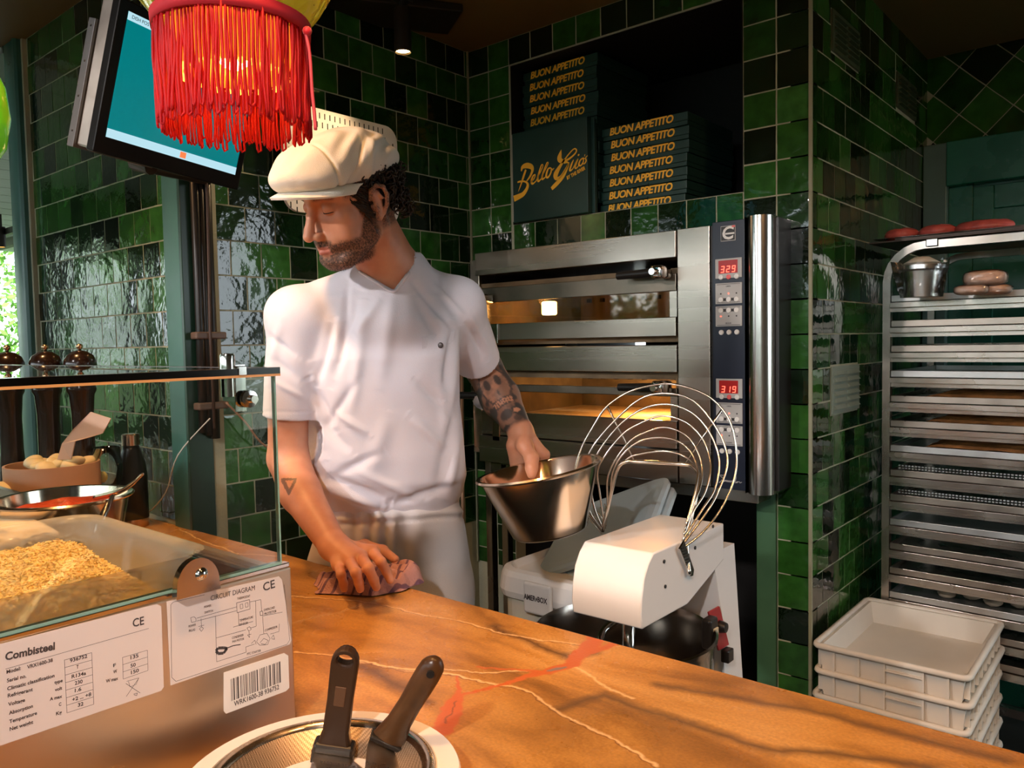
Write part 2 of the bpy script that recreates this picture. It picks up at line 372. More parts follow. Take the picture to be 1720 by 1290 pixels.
hb = []; rnd = random.Random(3); vv = []; ff = []
for i in range(26000):
    c = np.array([-9.6+rnd.gauss(0, .35), rnd.uniform(-6, 9), rnd.uniform(0, 2.9)]); a = np.array([rnd.gauss(0, 1) for _ in range(3)]); a /= np.linalg.norm(a)
    t = np.cross(a, [rnd.gauss(0, 1) for _ in range(3)]); t /= np.linalg.norm(t); s_ = rnd.uniform(.03, .06); k = len(vv)
    vv += [c-a*s_*1.4, c+t*s_*.6, c+a*s_*1.4, c-t*s_*.6]; ff.append((k, k+1, k+2, k+3))
me = bpy.data.meshes.new('hedge'); me.from_pydata([tuple(v) for v in vv], [], ff)
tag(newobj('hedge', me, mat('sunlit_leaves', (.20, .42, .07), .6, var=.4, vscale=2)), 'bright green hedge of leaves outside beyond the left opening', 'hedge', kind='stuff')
sl = bpy.data.lights.new('sun', 'SUN'); sl.energy = 5; sl.angle = .01; sl.color = (1, .95, .85); so = bpy.data.objects.new('sun', sl); COL.objects.link(so); so.rotation_euler = Vector((-.62, .12, -.75)).to_track_quat('-Z', 'Y').to_euler()
gm = MB().box((-60, -60, -.12), (60, 60, -.07)); struct('ground', gm, mat('ground_outside', (.10, .11, .07), .9))
vv, ff = [], []
for i in range(22000):
    c = np.array([rnd.uniform(-10, 8), -9.4+rnd.gauss(0, .4), rnd.uniform(0, 1.9)+rnd.random()**4*.8]); a = np.array([rnd.gauss(0, 1) for _ in range(3)]); a /= np.linalg.norm(a)
    t = np.cross(a, [rnd.gauss(0, 1) for _ in range(3)]); t /= np.linalg.norm(t); s_ = rnd.uniform(.05, .10); k = len(vv)
    vv += [c-a*s_*1.4, c+t*s_*.6, c+a*s_*1.4, c-t*s_*.6]; ff.append((k, k+1, k+2, k+3))
me = bpy.data.meshes.new('hedge'); me.from_pydata([tuple(v) for v in vv], [], ff)
tag(newobj('hedge', me, mat('shaded_leaves', (.05, .12, .03), .6, var=.4, vscale=2)), 'unseen dark hedge of leaves added behind the viewer to break up the tile reflections', 'hedge', kind='stuff')  # unseen hedge in darkened leaf colour, added to cut front light and reflections
b = MB(); b.box((-4.1, -5.6, 0), (-4, -2.0, .95)); b.box((-4.1, -5.6, 2.25), (-4, -2.0, 2.6))
for y in (-5.2, -4.5, -3.8, -3.1, -2.4): b.box((-4.12, y, .95), (-3.98, y+.22, 2.25))
struct('unseen_screen_left', b, mat('dark_screen_paint', (.05, .05, .045), .6))  # unseen parapet and posts added to darken the reflections in the left tiles
# window wall behind the camera; right side, opening added to daylight the alcove
M_WALLP = mat('dim_plaster', (.25, .21, .16), .8)
b = MB(); b.box((-4, -5.6, 0), (5, -5.5, .95)); b.box((-4, -5.6, 2.4), (5, -5.5, ZC))
for x in (-4, -2.2, -.4, 1.4, 3.2, 4.9): b.box((x, -5.6, .95), (x+.1, -5.5, 2.4))
struct('wall_front', b, M_WALLP)
struct('wall_far_right', MB().box((4.2, -5.5, 0), (4.3, .1, ZC)).box((4.2, .1, 0), (4.3, 1.4, 1.0)).box((4.2, .1, 2.2), (4.3, 1.4, ZC)).box((4.2, .6, 1.0), (4.3, .68, 2.2)), M_WALLP)
struct('ceiling_dining', MB().box((-1.25, -5.6, ZC+.02), (5, -3.6, ZC+.1)), M_PLANK)
# far track spots on the veranda
for px, py in ((33, 412), (2, 408)):
    p = at(px, py, 6.5); t = thing('spotlight', 'small black ceiling spot with amber lens seen through the left opening' if px > 10 else 'black ceiling spot half cut off by the left picture edge', 'spotlight', p, 'veranda spots')
    MB().lathe([(.0, .13), (.035, .13), (.035, -.03), (.03, -.035)], 16, Matrix.Translation(p)).box(p+Vector((-.01, -.01, .12)), p+Vector((.01, .01, 2.58-p.z))).obj('housing', M_BLACKM, t, smooth=False)
    MB().lathe([(0, -.032), (.03, -.032)], 16, Matrix.Translation(p)).obj('lens', mat('amber_lens', (1, .5, .1), emit=(1, .45, .08), estr=3), t)
p = at(15, 398, 6.5); tr = MB().box(p+Vector((-1.5, -.02, .02)), p+Vector((1.6, .02, .07))).obj('lighting_track', M_BLACKM); tag(tr, 'black lighting track under the pale veranda ceiling', 'track')

# ------------------------------------------------------------------ counter
CT = .95
def stone():
    m = bpy.data.materials.new('veined_tan_stone'); m.use_nodes = True; nt = m.node_tree; p = nt.nodes['Principled BSDF']; L = nt.links.new
    tc = nd(nt, 'ShaderNodeTexCoord'); P = tc.outputs['Object']
    dn = nd(nt, 'ShaderNodeTexNoise', inp={'Scale': 7, 'Detail': 4}); L(P, dn.inputs[0])
    dv = nd(nt, 'ShaderNodeVectorMath', operation='MULTIPLY_ADD'); L(dn.outputs['Color'], dv.inputs[0]); dv.inputs[1].default_value = (.05, .05, 0); L(P, dv.inputs[2])
    dn2 = nd(nt, 'ShaderNodeTexNoise', inp={'Scale': 60, 'Detail': 3}); L(P, dn2.inputs[0])
    dv2 = nd(nt, 'ShaderNodeVectorMath', operation='MULTIPLY_ADD'); L(dn2.outputs['Color'], dv2.inputs[0]); dv2.inputs[1].default_value = (.014, .014, 0); L(dv.outputs[0], dv2.inputs[2])
    Q = dv2.outputs[0]
    base = nd(nt, 'ShaderNodeTexNoise', inp={'Scale': 2.2, 'Detail': 8, 'Roughness': .6, 'Distortion': .8}); mp = nd(nt, 'ShaderNodeMapping'); mp.inputs['Rotation'].default_value = (0, 0, .5); mp.inputs['Scale'].default_value = (.7, 2.4, 1); L(P, mp.inputs[0]); L(mp.outputs[0], base.inputs[0])
    cr = nd(nt, 'ShaderNodeValToRGB'); e = cr.color_ramp; cols = [(.3, (.14, .062, .014)), (.42, (.30, .135, .030)), (.52, (.47, .225, .052)), (.62, (.55, .29, .085)), (.75, (.38, .175, .045))]
    e.elements[0].position = cols[0][0]; e.elements[0].color = (*cols[0][1], 1); e.elements[1].position = cols[-1][0]; e.elements[1].color = (*cols[-1][1], 1)
    for ps, c in cols[1:-1]: x = e.elements.new(ps); x.color = (*c, 1)
    L(base.outputs[0], cr.inputs[0]); cur = cr.outputs[0]
    gr = nd(nt, 'ShaderNodeTexNoise', inp={'Scale': 220, 'Detail': 2}); L(P, gr.inputs[0]); grr = nd(nt, 'ShaderNodeMapRange', inp={1: .3, 2: .7, 3: .86, 4: 1.14}); L(gr.outputs[0], grr.inputs[0])
    mg = nd(nt, 'ShaderNodeVectorMath', operation='MULTIPLY'); L(cur, mg.inputs[0]); L(grr.outputs[0], mg.inputs[1]); cur = mg.outputs[0]
    def line(pts):
        res = None
        for (ax, ay, aw), (bx, by, bw) in zip(pts, pts[1:]):
            dx, dy = bx-ax, by-ay; l2 = dx*dx+dy*dy
            s1 = nd(nt, 'ShaderNodeVectorMath', operation='SUBTRACT'); L(Q, s1.inputs[0]); s1.inputs[1].default_value = (ax+.032, ay+.032, 0)
            dt = nd(nt, 'ShaderNodeVectorMath', operation='DOT_PRODUCT'); L(s1.outputs[0], dt.inputs[0]); dt.inputs[1].default_value = (dx/l2, dy/l2, 0)
            cl_ = nd(nt, 'ShaderNodeClamp'); L(dt.outputs['Value'], cl_.inputs[0])
            sc = nd(nt, 'ShaderNodeVectorMath', operation='SCALE'); sc.inputs[0].default_value = (dx, dy, 0); L(cl_.outputs[0], sc.inputs['Scale'])
            s2_ = nd(nt, 'ShaderNodeVectorMath', operation='SUBTRACT'); L(s1.outputs[0], s2_.inputs[0]); L(sc.outputs[0], s2_.inputs[1])
            s3 = nd(nt, 'ShaderNodeVectorMath', operation='MULTIPLY'); L(s2_.outputs[0], s3.inputs[0]); s3.inputs[1].default_value = (1, 1, 0)
            ln = nd(nt, 'ShaderNodeVectorMath', operation='LENGTH'); L(s3.outputs[0], ln.inputs[0])
            wd = nd(nt, 'ShaderNodeMath', operation='MULTIPLY_ADD', inp={1: -(bw-aw), 2: -aw}); L(cl_.outputs[0], wd.inputs[0])
            sm = nd(nt, 'ShaderNodeMath', operation='ADD'); L(ln.outputs['Value'], sm.inputs[0]); L(wd.outputs[0], sm.inputs[1])
            if res is None: res = sm.outputs[0]
            else: mi = nd(nt, 'ShaderNodeMath', operation='MINIMUM'); L(res, mi.inputs[0]); L(sm.outputs[0], mi.inputs[1]); res = mi.outputs[0]
        return res
    def blend(cur, dist, col, soft):
        mr = nd(nt, 'ShaderNodeMapRange', inp={1: -soft*.3, 2: soft, 3: 1, 4: 0}); L(dist, mr.inputs[0])
        mx = nd(nt, 'ShaderNodeMix', data_type='RGBA'); L(mr.outputs[0], mx.inputs[0]); L(cur, mx.inputs[6]); mx.inputs[7].default_value = (*col, 1); return mx.outputs[2]
    def cp(pts, w=None): return [(onp(a, b_, 2, CT).x, onp(a, b_, 2, CT).y, (w if w is not None else ww)) for (a, b_, *r_) in pts for ww in [r_[0] if r_ else 0]]
    # soft dark streaks, then thin pale and brown cracks, then rust patches
    for pts, w in (([(830, 1050), (900, 1085), (960, 1105), (1000, 1095)], .004), ([(600, 1120), (660, 1145), (720, 1180)], .003), ([(940, 1190), (1010, 1165), (1300, 1260), (1560, 1285)], .003), ([(1100, 1150), (1400, 1200), (1700, 1280)], .002)):
        cur = blend(cur, line(cp(pts, w)), (.13, .065, .025), .014)
    cracks = [[(480, 1000), (600, 1010), (760, 1040), (900, 1075), (1000, 1085)], [(495, 1047), (560, 1030), (640, 1005)], [(495, 1095), (560, 1102), (640, 1122), (800, 1130), (900, 1128)], [(600, 1115), (700, 1128), (780, 1140)], [(640, 1122), (740, 1135), (860, 1150), (1100, 1290)], [(1000, 1085), (960, 1120), (1000, 1150), (1060, 1170)], [(330, 880), (420, 915), (500, 935)], [(300, 890), (400, 930), (480, 935)]]
    for c_ in cracks:
        cur = blend(cur, line(cp(c_, .0006)), (.80, .52, .25), .0035)
    for c_ in cracks[:5]:
        cur = blend(cur, line([(x, y-.004, w) for x, y, w in cp(c_, .0002)]), (.16, .06, .02), .0016)
    rust = [[(748, 1228, .012), (762, 1190, .013), (768, 1165, .004), (765, 1140, .001)], [(768, 1170, .002), (830, 1150, .002), (900, 1132, .007), (960, 1118, .010), (985, 1095, .013), (1008, 1062, .010)], [(985, 1100, .003), (1030, 1078, .008)], [(900, 1128, .003), (800, 1122, .001)]]
    for c_ in rust: cur = blend(cur, line(cp(c_)), (.50, .12, .03), .003)
    cur = blend(cur, line(cp([(752, 1215, .0), (768, 1178, .0)])), (.12, .05, .03), .002)
    cur = blend(cur, line(cp([(915, 1128, .001), (945, 1122, .002)])), (.18, .17, .17), .003)
    L(cur, p.inputs['Base Color'])
    rg = nd(nt, 'ShaderNodeTexNoise', inp={'Scale': 9, 'Detail': 5}); L(P, rg.inputs[0]); rm = nd(nt, 'ShaderNodeMapRange', inp={1: .3, 2: .7, 3: .2, 4: .42}); L(rg.outputs[0], rm.inputs[0]); L(rm.outputs[0], p.inputs['Roughness'])
    bp = nd(nt, 'ShaderNodeBump', inp={'Strength': .15, 'Distance': .002}); L(gr.outputs[0], bp.inputs['Height']); L(bp.outputs[0], p.inputs['Normal'])
    return m
M_STONE = stone()
ct = thing('bar_counter', 'long counter with orange tan veined stone top across the foreground', 'counter', (0, 0, 0))
MB().box((-2.4, -2.13, CT-.035), (3.4, -1.162, CT), .004).obj('countertop', M_STONE, ct)
MB().box((-2.4, -2.05, 0), (3.4, -1.22, CT-.035)).obj('cabinet_body', mat('dark_counter_body', (.03, .035, .03), .5), ct)

# ------------------------------------------------------------------ oven
OY = -.12
ov = thing('pizza_oven', 'twin deck stainless steel pizza oven with glass doors built into the tiled wall', 'oven', (.66, OY, 1.0))
def slab(name, x0, x1, z0, z1, y0=OY, y1=OY+.02, m=M_STEELH, parent=ov, bev=.0015):
    return MB().box((x0, y0, z0), (x1, y1, z1), bev).obj(name, m, parent)
XL, XR = .135, .943
slab('top_hood', XL, XR-.002, 1.696, 1.775, OY-.012, .55)
slab('side_band', XR, 1.046, 1.02, 1.778, OY-.004, .5)
slab('middle_band', XL, XR-.002, 1.354, 1.436, OY-.010, .02)
slab('base_band', XL, XR-.002, 1.022, 1.118, OY-.010, .02)
slab('left_cheek', .09, XL-.002, 1.05, 1.755, OY+.01, .5, M_STEEL)
M_INNER = mat('oven_chamber_brick', (.16, .115, .065), .8, var=.3, vscale=12, bump=.4, bscale=60)
M_OGLASS = glass_mat('oven_glass', (.95, .85, .7), .03, .9, .95)
for zd0, zd1, nm in ((1.462, 1.650, 'upper'), (1.122, 1.305, 'lower')):
    zt0 = zd1-.046 if nm == 'upper' else zd1-.028
    gz0, gz1 = (1.520, 1.597) if nm == 'upper' else (1.206, 1.280)
    dr = MB().box((XL+.01, OY-.006, zd0), (XR-.006, OY+.012, gz0), .002).obj('door', M_STEELH, ov)
    MB().box((XL+.01, OY-.002, gz1), (XR-.006, OY+.014, zd1), .002).obj('door_rail', mat('dim_steel', (.22, .19, .15), .4, 1, var=.3), dr)
    MB().box((XL+.01, OY+.002, gz0), (XL+.035, OY+.014, gz1)).box((XR-.03, OY+.002, gz0), (XR-.006, OY+.014, gz1)).obj('door_stile', M_STEELH, dr)
    MB().box((XL+.03, OY+.005, gz0-.004), (XR-.02, OY+.009, gz1+.004)).obj('glass_pane', M_OGLASS, dr)
    # chamber
    cz0, cz1 = gz0-.055 if nm == 'upper' else gz0-.03, gz1+.05
    b = MB(); b.box((XL+.02, OY+.02, cz0-.02), (XR-.01, .52, cz0)); b.box((XL, OY+.02, cz0), (XL+.02, .52, cz1)); b.box((XR-.02, OY+.02, cz0), (XR-.005, .52, cz1)); b.box((XL, .50, cz0), (XR, .52, cz1)); b.box((XL, OY+.02, cz1), (XR, .52, cz1+.02))
    b.obj('oven_chamber', M_INNER, ov)
    MB().box((XL+.03, OY+.03, cz0), (XR-.03, .49, cz0+.008)).obj('baking_stone', mat('pale_baking_stone', (.75, .60, .38), .8, var=.2, vscale=10), ov)
    b = MB()
    for k in range(12): b.box((XL+.06+.065*k, .485, cz1-.035), (XL+.066+.065*k+.01, .50, cz1-.02))
    b.obj('heating_slot', mat('dark_slot', (.02, .015, .01), .8), ov)
    zh = 1.660 if nm == 'upper' else 1.318
    MB().tube([(.17, OY-.050, zh-.055*0), (XL+.04, OY-.05, zh)], .001).bm.free()
    h = MB().tube([(.765, OY-.052, zh-.010), (.90, OY-.052, zh-.008)], [.012, .0145], 12).obj('door_handle', M_BLACK, ov, auto=.6)
    MB().box((.885, OY-.068, zh-.028), (.925, OY-.004, zh+.012), .008, 3).tube([(.905, OY-.09, zh-.008), (.905, OY-.05, zh-.008)], .010, 12).obj('handle_bracket', M_CHROME, h, auto=.6)
    h = MB().tube([(.085, OY-.075, zh-.052), (.20, OY-.062, zh-.052)], .013, 12).obj('door_handle', M_BLACK, ov, auto=.6)
    MB().box((.19, OY-.072, zh-.07), (.215, OY-.004, zh-.035), .006, 3).obj('handle_bracket', M_CHROME, h, auto=.6)
MB().box((.300, OY+.16, 1.550), (.345, OY+.2, 1.600), .006).obj('oven_lamp', mat('hot_lamp', (1, .8, .4), emit=(1, .62, .22), estr=22), ov)
point('oven_light_upper', (.34, OY+.12, 1.60), 1.1, (1, .5, .16), .02)
point('oven_light_lower', (.66, OY+.34, 1.265), 6, (1, .55, .20), .03)
for zz in (1.50, 1.15): MB().box((.20, OY-.01, zz-.05), (.235, OY+.0, zz+.02), .002).obj('hinge_plate', M_CHROME, ov)
# control column
slab('panel_gap', 1.046, 1.056, 1.02, 1.778, OY+.004, .3, M_BLACK)
pnl = slab('control_panel', 1.056, 1.154, 1.018, 1.785, OY-.006, .2, mat('navy_control_panel', (.012, .018, .035), .3))
cyl = MB(); prof = [(1.154, OY-.008)]+[(1.154+.036+.036*math.cos(a), OY+.020-.040*math.sin(a)) for a in np.linspace(PI, 0, 12)]+[(1.226, .25), (1.154, .25)]
cyl.prism([(x, y, 1.012) for x, y in prof], (0, 0, .778)); cyl.obj('rounded_column', mat('column_chrome', (.66, .63, .60), .2, 1), ov, auto=.5)
slab('column_side', 1.226, 1.236, 1.02, 1.785, OY+.03, .3, M_BLACK)
YP = OY-.0065
def decal(me_or_mb, name, m, x, z, parent=pnl, y=YP, rotx=PI/2):
    me = me_or_mb
    me.transform(Matrix.Translation((x, y-.0006, z)) @ Matrix.Rotation(rotx, 4, 'X')); return newobj(name, me, m, parent)
M_GREYP = mat('silver_membrane', (.42, .42, .41), .45); M_BTN = mat('white_button', (.72, .72, .70), .4); M_RBTN = mat('red_button', (.75, .12, .12), .4); M_INK = mat('black_print', (.03, .03, .03), .6)
M_LED = mat('red_led_digits', (1, .1, .05), emit=(1, .10, .06), estr=3.5); M_LEDBG = mat('red_display_ground', (.22, .01, .01), .3, emit=(.5, .01, .01), estr=.25)
def zpx(y): return onp(1228, y, 1, OY).z
def rplate(x0, x1, z0, z1, m, name, parent, dy=0.0, r=.004):
    return MB().box((x0, YP-.0022-dy, z0), (x1, YP+.0005-dy, z1), r*.24, 2).obj(name, m, parent)
segs = {'0': 'abcdef', '1': 'bc', '2': 'abged', '3': 'abgcd', '9': 'abcdfg'}
def seg_mesh(ch, mb, ox, oz, w=.0085, h=.0175, t=.0022, y=YP-.0032):
    sh = .0022
    def q(x0, z0, x1, z1):
        mb.prism([(ox+x0+sh*z0/h, y, oz+z0), (ox+x1+sh*z0/h, y, oz+z0), (ox+x1+sh*z1/h, y, oz+z1), (ox+x0+sh*z1/h, y, oz+z1)], (0, -.0005, 0))
    D = {'a': (.0008, h-t, w-.0008, h), 'd': (.0008, 0, w-.0008, t), 'g': (.0008, h/2-t/2, w-.0008, h/2+t/2), 'f': (0, h/2+.001, t, h-.001), 'b': (w-t, h/2+.001, w, h-.001), 'e': (0, .001, t, h/2-.001), 'c': (w-t, .001, w, h/2-.001)}
    for s_ in segs[ch]: q(*D[s_])
for base, digits in ((0, '329'), (1, '319')):
    dzs = zpx(433)-zpx(635) if base else 0
    Z = lambda y: zpx(y)-dzs
    rplate(1.066, 1.146, Z(467), Z(434), M_GREYP, 'display_plate', pnl)
    dp = rplate(1.076, 1.134, Z(459), Z(437)+.0, M_LEDBG, 'display_window', pnl, .001)
    mb = MB()
    for i, ch in enumerate(digits): seg_mesh(ch, mb, 1.083+i*.0165, Z(457.5), .0105, .0185)
    mb.obj('led_digits', M_LED, dp)
    for i in range(3): MB().lathe([(0, .004), (.0065, .0035), (.0075, .001), (.0075, 0)], 14, zto((1.083+i*.0235, YP, Z(465)), (0, -1, 0))).obj('button', M_RBTN if i == 1 else M_BTN, pnl)
    for (ya, yb, up) in ((510, 475, False), (548, 514, True)):
        pl_ = rplate(1.066, 1.146, Z(ya), Z(yb), M_GREYP, 'button_plate', pnl)
        MB().box((1.071, YP-.0028, Z(ya)+.003), (1.141, YP-.0022, Z(ya)+.0042)).box((1.071, YP-.0028, Z(yb)-.0042), (1.141, YP-.0022, Z(yb)-.003)).obj('outline', M_INK, pl_)
        zb = Z(503) if not up else Z(521); zd = Z(493) if not up else Z(531)
        MB().box((1.078, YP-.0028, zb-.004), (1.134, YP-.0022, zb+.004)).obj('button_strip', M_INK, pl_)
        for i in range(3):
            MB().lathe([(0, .0052), (.0068, .0046), (.0078, .002), (.0078, 0)], 14, zto((1.083+i*.0235, YP, zb), (0, -1, 0))).obj('button', M_BTN, pnl)
            lit = (i == 1 and not up) or (i == 0 and up)
            MB().lathe([(0, .0036), (.0022, .003), (.0022, 0)], 8, zto((1.083+i*.0235, YP, zd), (0, -1, 0))).obj('indicator', M_LED if lit else M_INK, pl_)
        t_ = textmesh('OPEN' if not up else 'FLOOR', .006, sx=.9); decal(t_, 'print', M_INK, 1.106, (Z(481) if not up else Z(543)), pl_, YP-.0024)
    for i in range(3): MB().lathe([(0, .004), (.0065, .0035), (.0075, .001), (.0075, 0)], 14, zto((1.083+i*.0235, YP, Z(558)), (0, -1, 0))).obj('button', M_BTN, pnl)
lg = MB().box((1.083, YP-.002, zpx(405)), (1.128, YP, zpx(379)), .001).obj('badge', M_GREYP, pnl)
MB().box((1.085, YP-.0026, zpx(405)+.002), (1.126, YP-.0019, zpx(379)-.002)).obj('badge_ground', M_BLACK, lg)
decal(textmesh('C', .05, shear=.1, offset=.0012), 'badge_letter', M_BTN, 1.104, zpx(392.5), lg, YP-.0026)
MB().box((1.098, YP-.0036, zpx(392.5)-.0025), (1.125, YP-.003, zpx(392.5)+.0022)).obj('badge_bar', M_BTN, lg)
MB().box((1.118, YP-.0036, zpx(379)-.006), (1.127, YP-.003, zpx(379)-.001)).obj('badge_mark', M_RBTN, lg)
def ribbon(pts, w, closed=False):
    """flat stroke in XY from (x,y[,w]) points, as a mesh"""
    P = smoothpts([(p[0], p[1], p[2] if len(p) > 2 else w) for p in pts], 6); bm = bmesh.new(); L_ = []
    for i in range(len(P)):
        a = P[max(i-1, 0)]; b_ = P[min(i+1, len(P)-1)]; d_ = Vector((b_[0]-a[0], b_[1]-a[1])); 
        if d_.length < 1e-9: d_ = Vector((1, 0))
        d_.normalize(); n_ = Vector((-d_.y, d_.x)); h_ = max(P[i][2], 1e-5)/2
        L_.append((bm.verts.new((P[i][0]+n_.x*h_, P[i][1]+n_.y*h_, 0)), bm.verts.new((P[i][0]-n_.x*h_, P[i][1]-n_.y*h_, 0))))
    for a, b_ in zip(L_, L_[1:]): bm.faces.new((a[0], a[1], b_[1], b_[0]))
    me = bpy.data.meshes.new('ribbon'); bm.to_mesh(me); bm.free(); return me
sig = [[(-.036, .008), (-.030, .012), (-.018, .010), (-.030, -.008), (-.034, -.010)], [(-.030, .010), (-.020, .0), (-.033, -.009)], [(-.020, -.006), (-.014, -.001), (-.018, -.006), (-.010, -.001), (-.011, -.006), (-.006, -.001), (-.006, -.006), (0, -.001), (.0, -.006), (.004, -.003), (.008, .0), (.006, -.006), (.012, .002), (.014, .010), (.011, -.006), (.018, .004), (.019, .011), (.016, -.006), (.023, -.001), (.020, -.006), (.028, -.001), (.030, -.005), (.036, -.002)]]
decal(join_meshes([(ribbon(s_, .0011), Matrix.Identity(4)) for s_ in sig]), 'signature', M_BTN, 1.107, zpx(806), pnl)
# stand under the oven
st = thing('oven_stand', 'steel angle legs of the stand below the left end of the oven', 'stand', (.2, -.08, 0))
for a_, b_2 in (((822, 840), (818, 1060)), ((848, 840), (850, 1060))):
    x0 = onp(a_[0], a_[1], 1, -.08).x; MB().box((x0, -.10, 0), (x0+.028, -.07, 1.02), .002).obj('leg', M_STEEL, st)
MB().box((.16, -.1, .98), (1.18, .4, 1.015), .002).obj('frame', M_STEELH, st)
pp = MB().tube([onp(775, 590, 0, .05), onp(779, 1100, 0, .09)], .0075, 10).obj('peel_pole', mat('worn_copper_pole', (.55, .36, .24), .35, .8), None, smooth=True)
tag(pp, 'slim coppery pole standing upright between the man and the oven', 'pole')

# ------------------------------------------------------------------ pizza boxes
M_BOX = mat('dark_green_card', (.012, .045, .036), .42, var=.15); M_ORANGE = mat('orange_print', (1, .52, .04), .5); M_PALEC = mat('pale_card_edge', (.35, .34, .28), .7)
def pizza_box(name_label, x0, y0, z0, w, h, dep, group, text=True, rz=0, lab=None):
    t = thing('pizza_box', lab, 'box', (x0+w/2, y0+dep/2, z0), group, (0, 0, rz))
    b = MB().box((-w/2+.002, -dep/2+.002, 0), (w/2-.002, dep/2-.002, h*.86), .001); b.obj('tray', M_BOX, t, local=True)
    l = MB().box((-w/2-.001, -dep/2-.0015, h*.30), (w/2+.001, dep/2, h*.94), .0025, 2).obj('lid', M_BOX, t, local=True)
    if text:
        me = textmesh('BUON APPETITO', h*.80, shear=.18, sx=.98, offset=.0011, spacing=.93)
        me.transform(Matrix.Translation((-.01, -dep/2-.0022, h*.58)) @ Matrix.Rotation(PI/2, 4, 'X')); newobj('lettering', me, M_ORANGE, l, local=True)
    MB().box((-.02, -dep/2-.003, h*.02), (.02, -dep/2+.002, h*.14)).obj('tab', M_BOX, t, local=True)
    return t
ordn = ['topmost', 'second from the top', 'third from the top', 'fourth from the top', 'fifth from the top', 'sixth from the top', 'bottom']
BW = .326; hb_ = .0425
zt = 2.438
for i in range(12):
    z = zt-hb_*(i+1)
    lab = f'dark green pizza box lettered in orange, {ordn[i]} in left stack' if i < 5 else f'dark green pizza box behind the upright logo box, {["sixth", "seventh", "eighth", "ninth", "tenth", "eleventh", "lowest"][i-5]} in left stack'
    pizza_box('', .222+random.uniform(-.004, .006), .052+random.uniform(-.002, .004), z, BW, hb_, .33, 'pizza boxes in the left stack', True, random.uniform(-.01, .01), lab)
zt = 2.172
for i in range(7):
    z = zt-hb_*(i+1)
    pizza_box('', .572-i*.0015+random.uniform(-.003, .004), .05+random.uniform(-.002, .003), z, BW-.006, hb_, .33, 'pizza boxes in the right stack', True, random.uniform(-.01, .01), f'dark green pizza box lettered in orange, {ordn[i]} in right stack')
t = thing('pizza_box', 'dark green pizza box standing upright showing the large orange script logo', 'box', (.395, 0, NZ0)); 
x0, x1, z0, z1 = .226, .556, 1.886, 2.204
lid = MB().box((x0, -.022, z0), (x1, .004, z1), .002).obj('lid', M_BOX, t); MB().box((x0+.004, .003, z0), (x1+.012, .018, z1-.004), .001).obj('tray', M_BOX, t)
MB().box((x0-.001, -.0225, z0+.004), (x0+.004, .004, z1-.003)).obj('lid_edge', M_PALEC, lid)
def lpx(pts):
    """logo strokes traced on the lid plane: crop pixels -> lid metres"""
    out = []
    for q in pts:
        w_ = onp(850+q[0]/7.17, 200+q[1]/7.17, 1, -.0225); out.append((w_.x, w_.z, q[2]/7.17*.00236*.80))
    return out
strokes = [
 [(95, 960, 85), (150, 935, 75), (205, 905, 62), (245, 850, 50), (262, 800, 42), (250, 765, 30), (215, 750, 22), (170, 752, 26), (138, 762, 20)],
 [(148, 875, 4), (165, 830, 14), (190, 760, 26), (215, 680, 34), (240, 610, 30)],
 [(185, 630, 14), (200, 580, 50), (250, 560, 74), (305, 575, 66), (318, 620, 44), (290, 690, 30), (250, 745, 18)],
 [(300, 760, 16), (340, 715, 16), (352, 670, 14), (325, 690, 24), (308, 750, 36), (320, 780, 26), (360, 750, 14)],
 [(360, 750, 14), (410, 650, 14), (445, 565, 14), (425, 560, 16), (385, 700, 30), (390, 750, 26), (425, 720, 14)],
 [(425, 720, 14), (470, 620, 14), (508, 535, 14), (490, 535, 16), (440, 680, 30), (440, 725, 26), (475, 700, 14)],
 [(545, 590, 18), (510, 600, 22), (485, 680, 32), (505, 705, 24), (540, 650, 22), (550, 600, 22), (560, 615, 14), (580, 590, 12)],
 [(668, 370, 4), (655, 420, 46), (645, 470, 72), (660, 500, 66), (700, 505, 40), (760, 480, 26), (830, 420, 22), (850, 375, 20), (820, 360, 16), (760, 420, 18), (700, 500, 26), (640, 590, 52), (600, 670, 74), (610, 715, 52), (660, 690, 26), (720, 600, 24), (755, 540, 22), (730, 610, 36), (680, 700, 52), (610, 780, 60), (550, 840, 50)],
 [(700, 530, 26), (730, 520, 26), (765, 530, 10)],
 [(815, 490, 12), (790, 550, 26), (770, 620, 24), (805, 600, 14), (845, 520, 14), (870, 480, 14), (835, 570, 26), (845, 595, 18), (880, 560, 12)],
 [(868, 440, 18), (885, 425, 20)],
 [(925, 470, 16), (895, 500, 20), (880, 550, 26), (905, 560, 18), (935, 510, 16), (930, 470, 14), (950, 480, 12)],
 [(985, 440, 10), (960, 470, 14), (968, 500, 20), (950, 535, 16), (925, 540, 10)], [(955, 425, 10), (948, 450, 10)]]
me = join_meshes([(ribbon(lpx(s_), .01), Matrix.Translation((0, 0, .0001*k))) for k, s_ in enumerate(strokes)])
me.transform(Matrix(((1, 0, 0, 0), (0, 0, -1, -.0228), (0, 1, 0, 0), (0, 0, 0, 1)))); newobj('logo', me, M_ORANGE, lid)
me = textmesh('BY THE RIVER', .0165, shear=.1, offset=.0007, sx=.72, spacing=1.1); me.transform(Matrix.Translation((onp(967, 291, 1, -.0245).x, -.0245, onp(967, 291, 1, -.0245).z)) @ Matrix.Rotation(PI/2, 4, 'X') @ Matrix.Rotation(.30, 4, 'Z')); newobj('tagline', me, M_ORANGE, lid)

